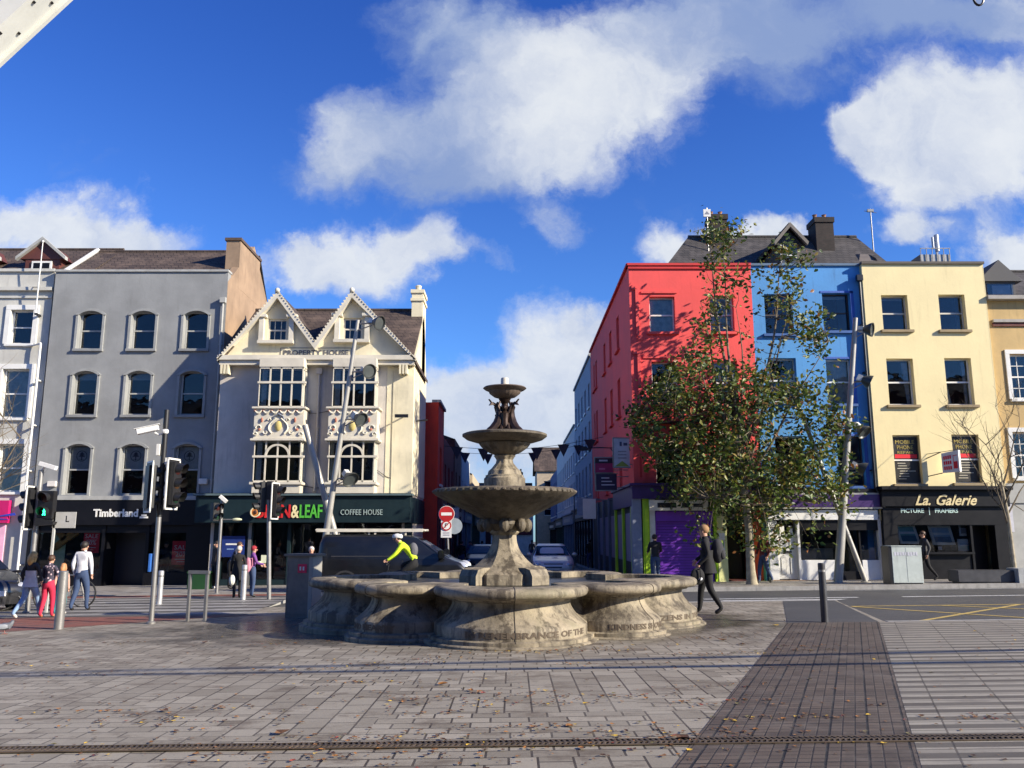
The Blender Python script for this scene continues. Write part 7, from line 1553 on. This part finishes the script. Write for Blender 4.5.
# ================================================================ trees
BARK = mat('grey brown bark', (.15,.12,.08), .9, var=.35, scale=9, bmp=.01); BARKP = mat('pale dappled bark', (.30,.26,.18), .9, var=.35, scale=5, dirt=.4)
LEAF = leafmat('turning green leaves', [(0,(.028,.060,.010)),(.22,(.06,.10,.015)),(.46,(.11,.15,.022)),(.70,(.19,.19,.03)),(.86,(.22,.16,.03)),(.93,(.20,.08,.02)),(.97,(.06,.035,.015))], .28)
def tree():
    rt = random.Random(11); D = 28.1; x0, y0, z0 = gp(752, D)
    t = thing('street_tree', 'tall loose crowned street tree with green and rusty leaves before the red and blue houses', 'tree', (x0,y0,z0)); L = lambda px, py: (P(px,py,D)[0]-x0, P(px,py,D)[1]-z0)
    out = [(550,700,800),(535,690,822),(515,680,838),(490,668,843),(465,655,846),(440,640,846),(415,632,838),(395,640,824),(375,662,808),(355,682,812),(335,694,826),(315,700,822),(298,694,816),(280,698,812),(262,703,803),(245,705,797),(225,708,724)]
    tops = [(712,226),(722,250),(700,300),(735,310),(788,246),(800,300),(775,340),(820,345),(655,400),(668,370),(645,420),(835,430),(828,480),(690,340),(665,470),(760,390),(700,500),(800,500),(740,430),(715,400)]
    mb = MB(BARKP); mb.tube([(0,0,-.1),(.0,0,.08),(-.02,0,.5),(.0,.02,1.5),(-.05,.0,2.6),(-.15,.0,3.6),(-.25,.05,5.0)],[.26,.18,.145,.13,.12,.105,.08],14); tr = mb.build('trunk', t)
    limbs = []; mb = MB(BARK)
    for i,(px,py) in enumerate(tops):
        ex, ez = L(px,py); sz_ = min(3.4, 1.6+rt.random()*3.); st = 2.9+min(1.6, ez*.16)*rt.random(); ey = (rt.random()-.5)*(3.4 if ez < 8 else 1.4)
        sx = -.02-.06*(st-2); pts = []; n = 9
        for k in range(n+1):
            u_ = k/n; pts.append(Vector((sx+(ex-sx)*u_**.85+.10*math.sin(u_*7+i), ey*u_**.9+.10*math.sin(u_*6+i*2), st+(ez-st)*u_**1.05)))
        limbs.append(pts); r0 = .030+.0075*(ez-st)*.8; mb.tube(pts, [r0*(1-u_/n*.88) for u_ in range(n+1)], 7)
    nodes = []
    def inside(x, z):
        X = x+x0; Z = z+z0; v = ((Z-CAMH)*CP - D*SP)/((Z-CAMH)*SP + D*CP); px = 512+X*FPX*(CP-v*SP)/D; py = 384-v*FPX
        for (a, b_) in zip(out, out[1:]):
            if b_[0] <= py <= a[0]: f = (a[0]-py)/(a[0]-b_[0]); return a[1]+(b_[1]-a[1])*f <= px <= a[2]+(b_[2]-a[2])*f, py, px
        return False, py, px
    tries = 0
    while len(nodes) < 780 and tries < 90000:
        tries += 1; px = 630+rt.random()*218; py = 225+rt.random()*325; x, z = L(px, py); ok, _, _ = inside(x, z)
        if not ok: continue
        dens = .55 if py < 262 else (.34 if py < 340 else (.5 if py < 380 else (.8 if py < 420 else 1.)))
        if 735 < px < 782 and py < 375: dens *= .25 if py < 330 else .5
        if noise.noise(Vector((x*.75, z*.75, 3.3))) < -.22: dens *= .12
        if py > 500 and rt.random() < .55: continue
        if rt.random() > dens: continue
        c = (735+15*math.sin(py*.02)); hw = 100; yy_ = (rt.random()-.5)*2*2.3*math.sqrt(max(.05, 1-min(1, ((px-745)/112)**2)))*(1 if py > 360 else .4)
        nodes.append(Vector((x, yy_, z)))
    tw = MB(BARK); lf = MB(LEAF)
    for nd in nodes:
        best = None
        for l in limbs:
            for p in l[2:]:
                if p.z < nd.z+.3:
                    d = (p-nd).length
                    if best is None or d < best[0]: best = (d, p)
        p = best[1] if best else limbs[0][3]; mid = p.lerp(nd, .5)+Vector((0,0,-.08*best[0] if best else 0)); q2 = Vector((rt.gauss(0,.06),rt.gauss(0,.06),.0))
        tw.tube([p, mid+q2, nd], [.017,.011,.004], 4, cap=False)
        for _ in range(int(13+rt.random()*15)):
            c = nd+Vector((rt.gauss(0,.20),rt.gauss(0,.20),rt.gauss(0,.20))); s = .042+rt.random()*.050
            a = Vector((rt.gauss(0,1),rt.gauss(0,1),rt.gauss(0,.6)-.4)).normalized(); b_ = a.cross(Vector((rt.gauss(0,1),rt.gauss(0,1),rt.gauss(0,1)))).normalized(); nn = a.cross(b_)*s*.18
            lf.add([c-a*s*1.15, c+b_*s*.72-a*s*.2+nn, c+b_*s*.45+a*s*.65+nn, c+a*s*1.35, c-b_*s*.5+a*s*.6+nn, c-b_*s*.7-a*s*.25+nn], [(0,1,2,3),(0,3,4,5)])
    mb.build('limb', tr); tw.build('twig', tr); lf.build('crown', t, smooth=0)
tree()
def bare(label, px, D, h, r0, seed, spread, lean=0, cut=0):
    rt = random.Random(seed); x, y, z = gp(px, D); t = thing('bare_tree', label, 'tree', (x,y,z), 0, 'bare trees'); mb = MB(BARKP if cut == 0 else BARK)
    mb.tube([(0,0,0),(lean*.3,0,h*.35),(lean,0,h*.55)], [r0,r0*.8,r0*.6], 10); mb.build('trunk', t); br = MB(BARK)
    def grow(p, d, L, r, lv):
        n = 4; pts = [p]; dd = d.copy()
        for k in range(n): dd = (dd+Vector((rt.gauss(0,.14),rt.gauss(0,.14),.06))).normalized(); pts.append(pts[-1]+dd*L/n)
        br.tube(pts, [r*(1-.16*k) for k in range(n+1)], 5, cap=False)
        if lv == 0: return
        for i in range(3 if lv > 1 else 4):
            f = pts[1+rt.randrange(n)]; a = Vector((rt.gauss(0,1),rt.gauss(0,1),rt.gauss(.35,.5))).normalized(); grow(f, (dd*.55+a*.75).normalized(), L*.62, r*.5, lv-1)
    for i in range(7):
        a = i*2.4+seed; f = .32+.23*i/7; grow(Vector((lean*f/.55,0,h*f)), Vector((math.cos(a)*spread,math.sin(a)*spread,.8)).normalized(), h*.36, r0*.38, 3)
    br.build('branch', t); return t
bare('slender leafless tree with pale trunk before the ochre house', 1016, 27.6, 5.9, .085, 4, .55, lean=-.15)
bare('leafless tree whose bare twigs reach in from the left edge', -50, 21.5, 6.0, .11, 9, 1.0, cut=1)
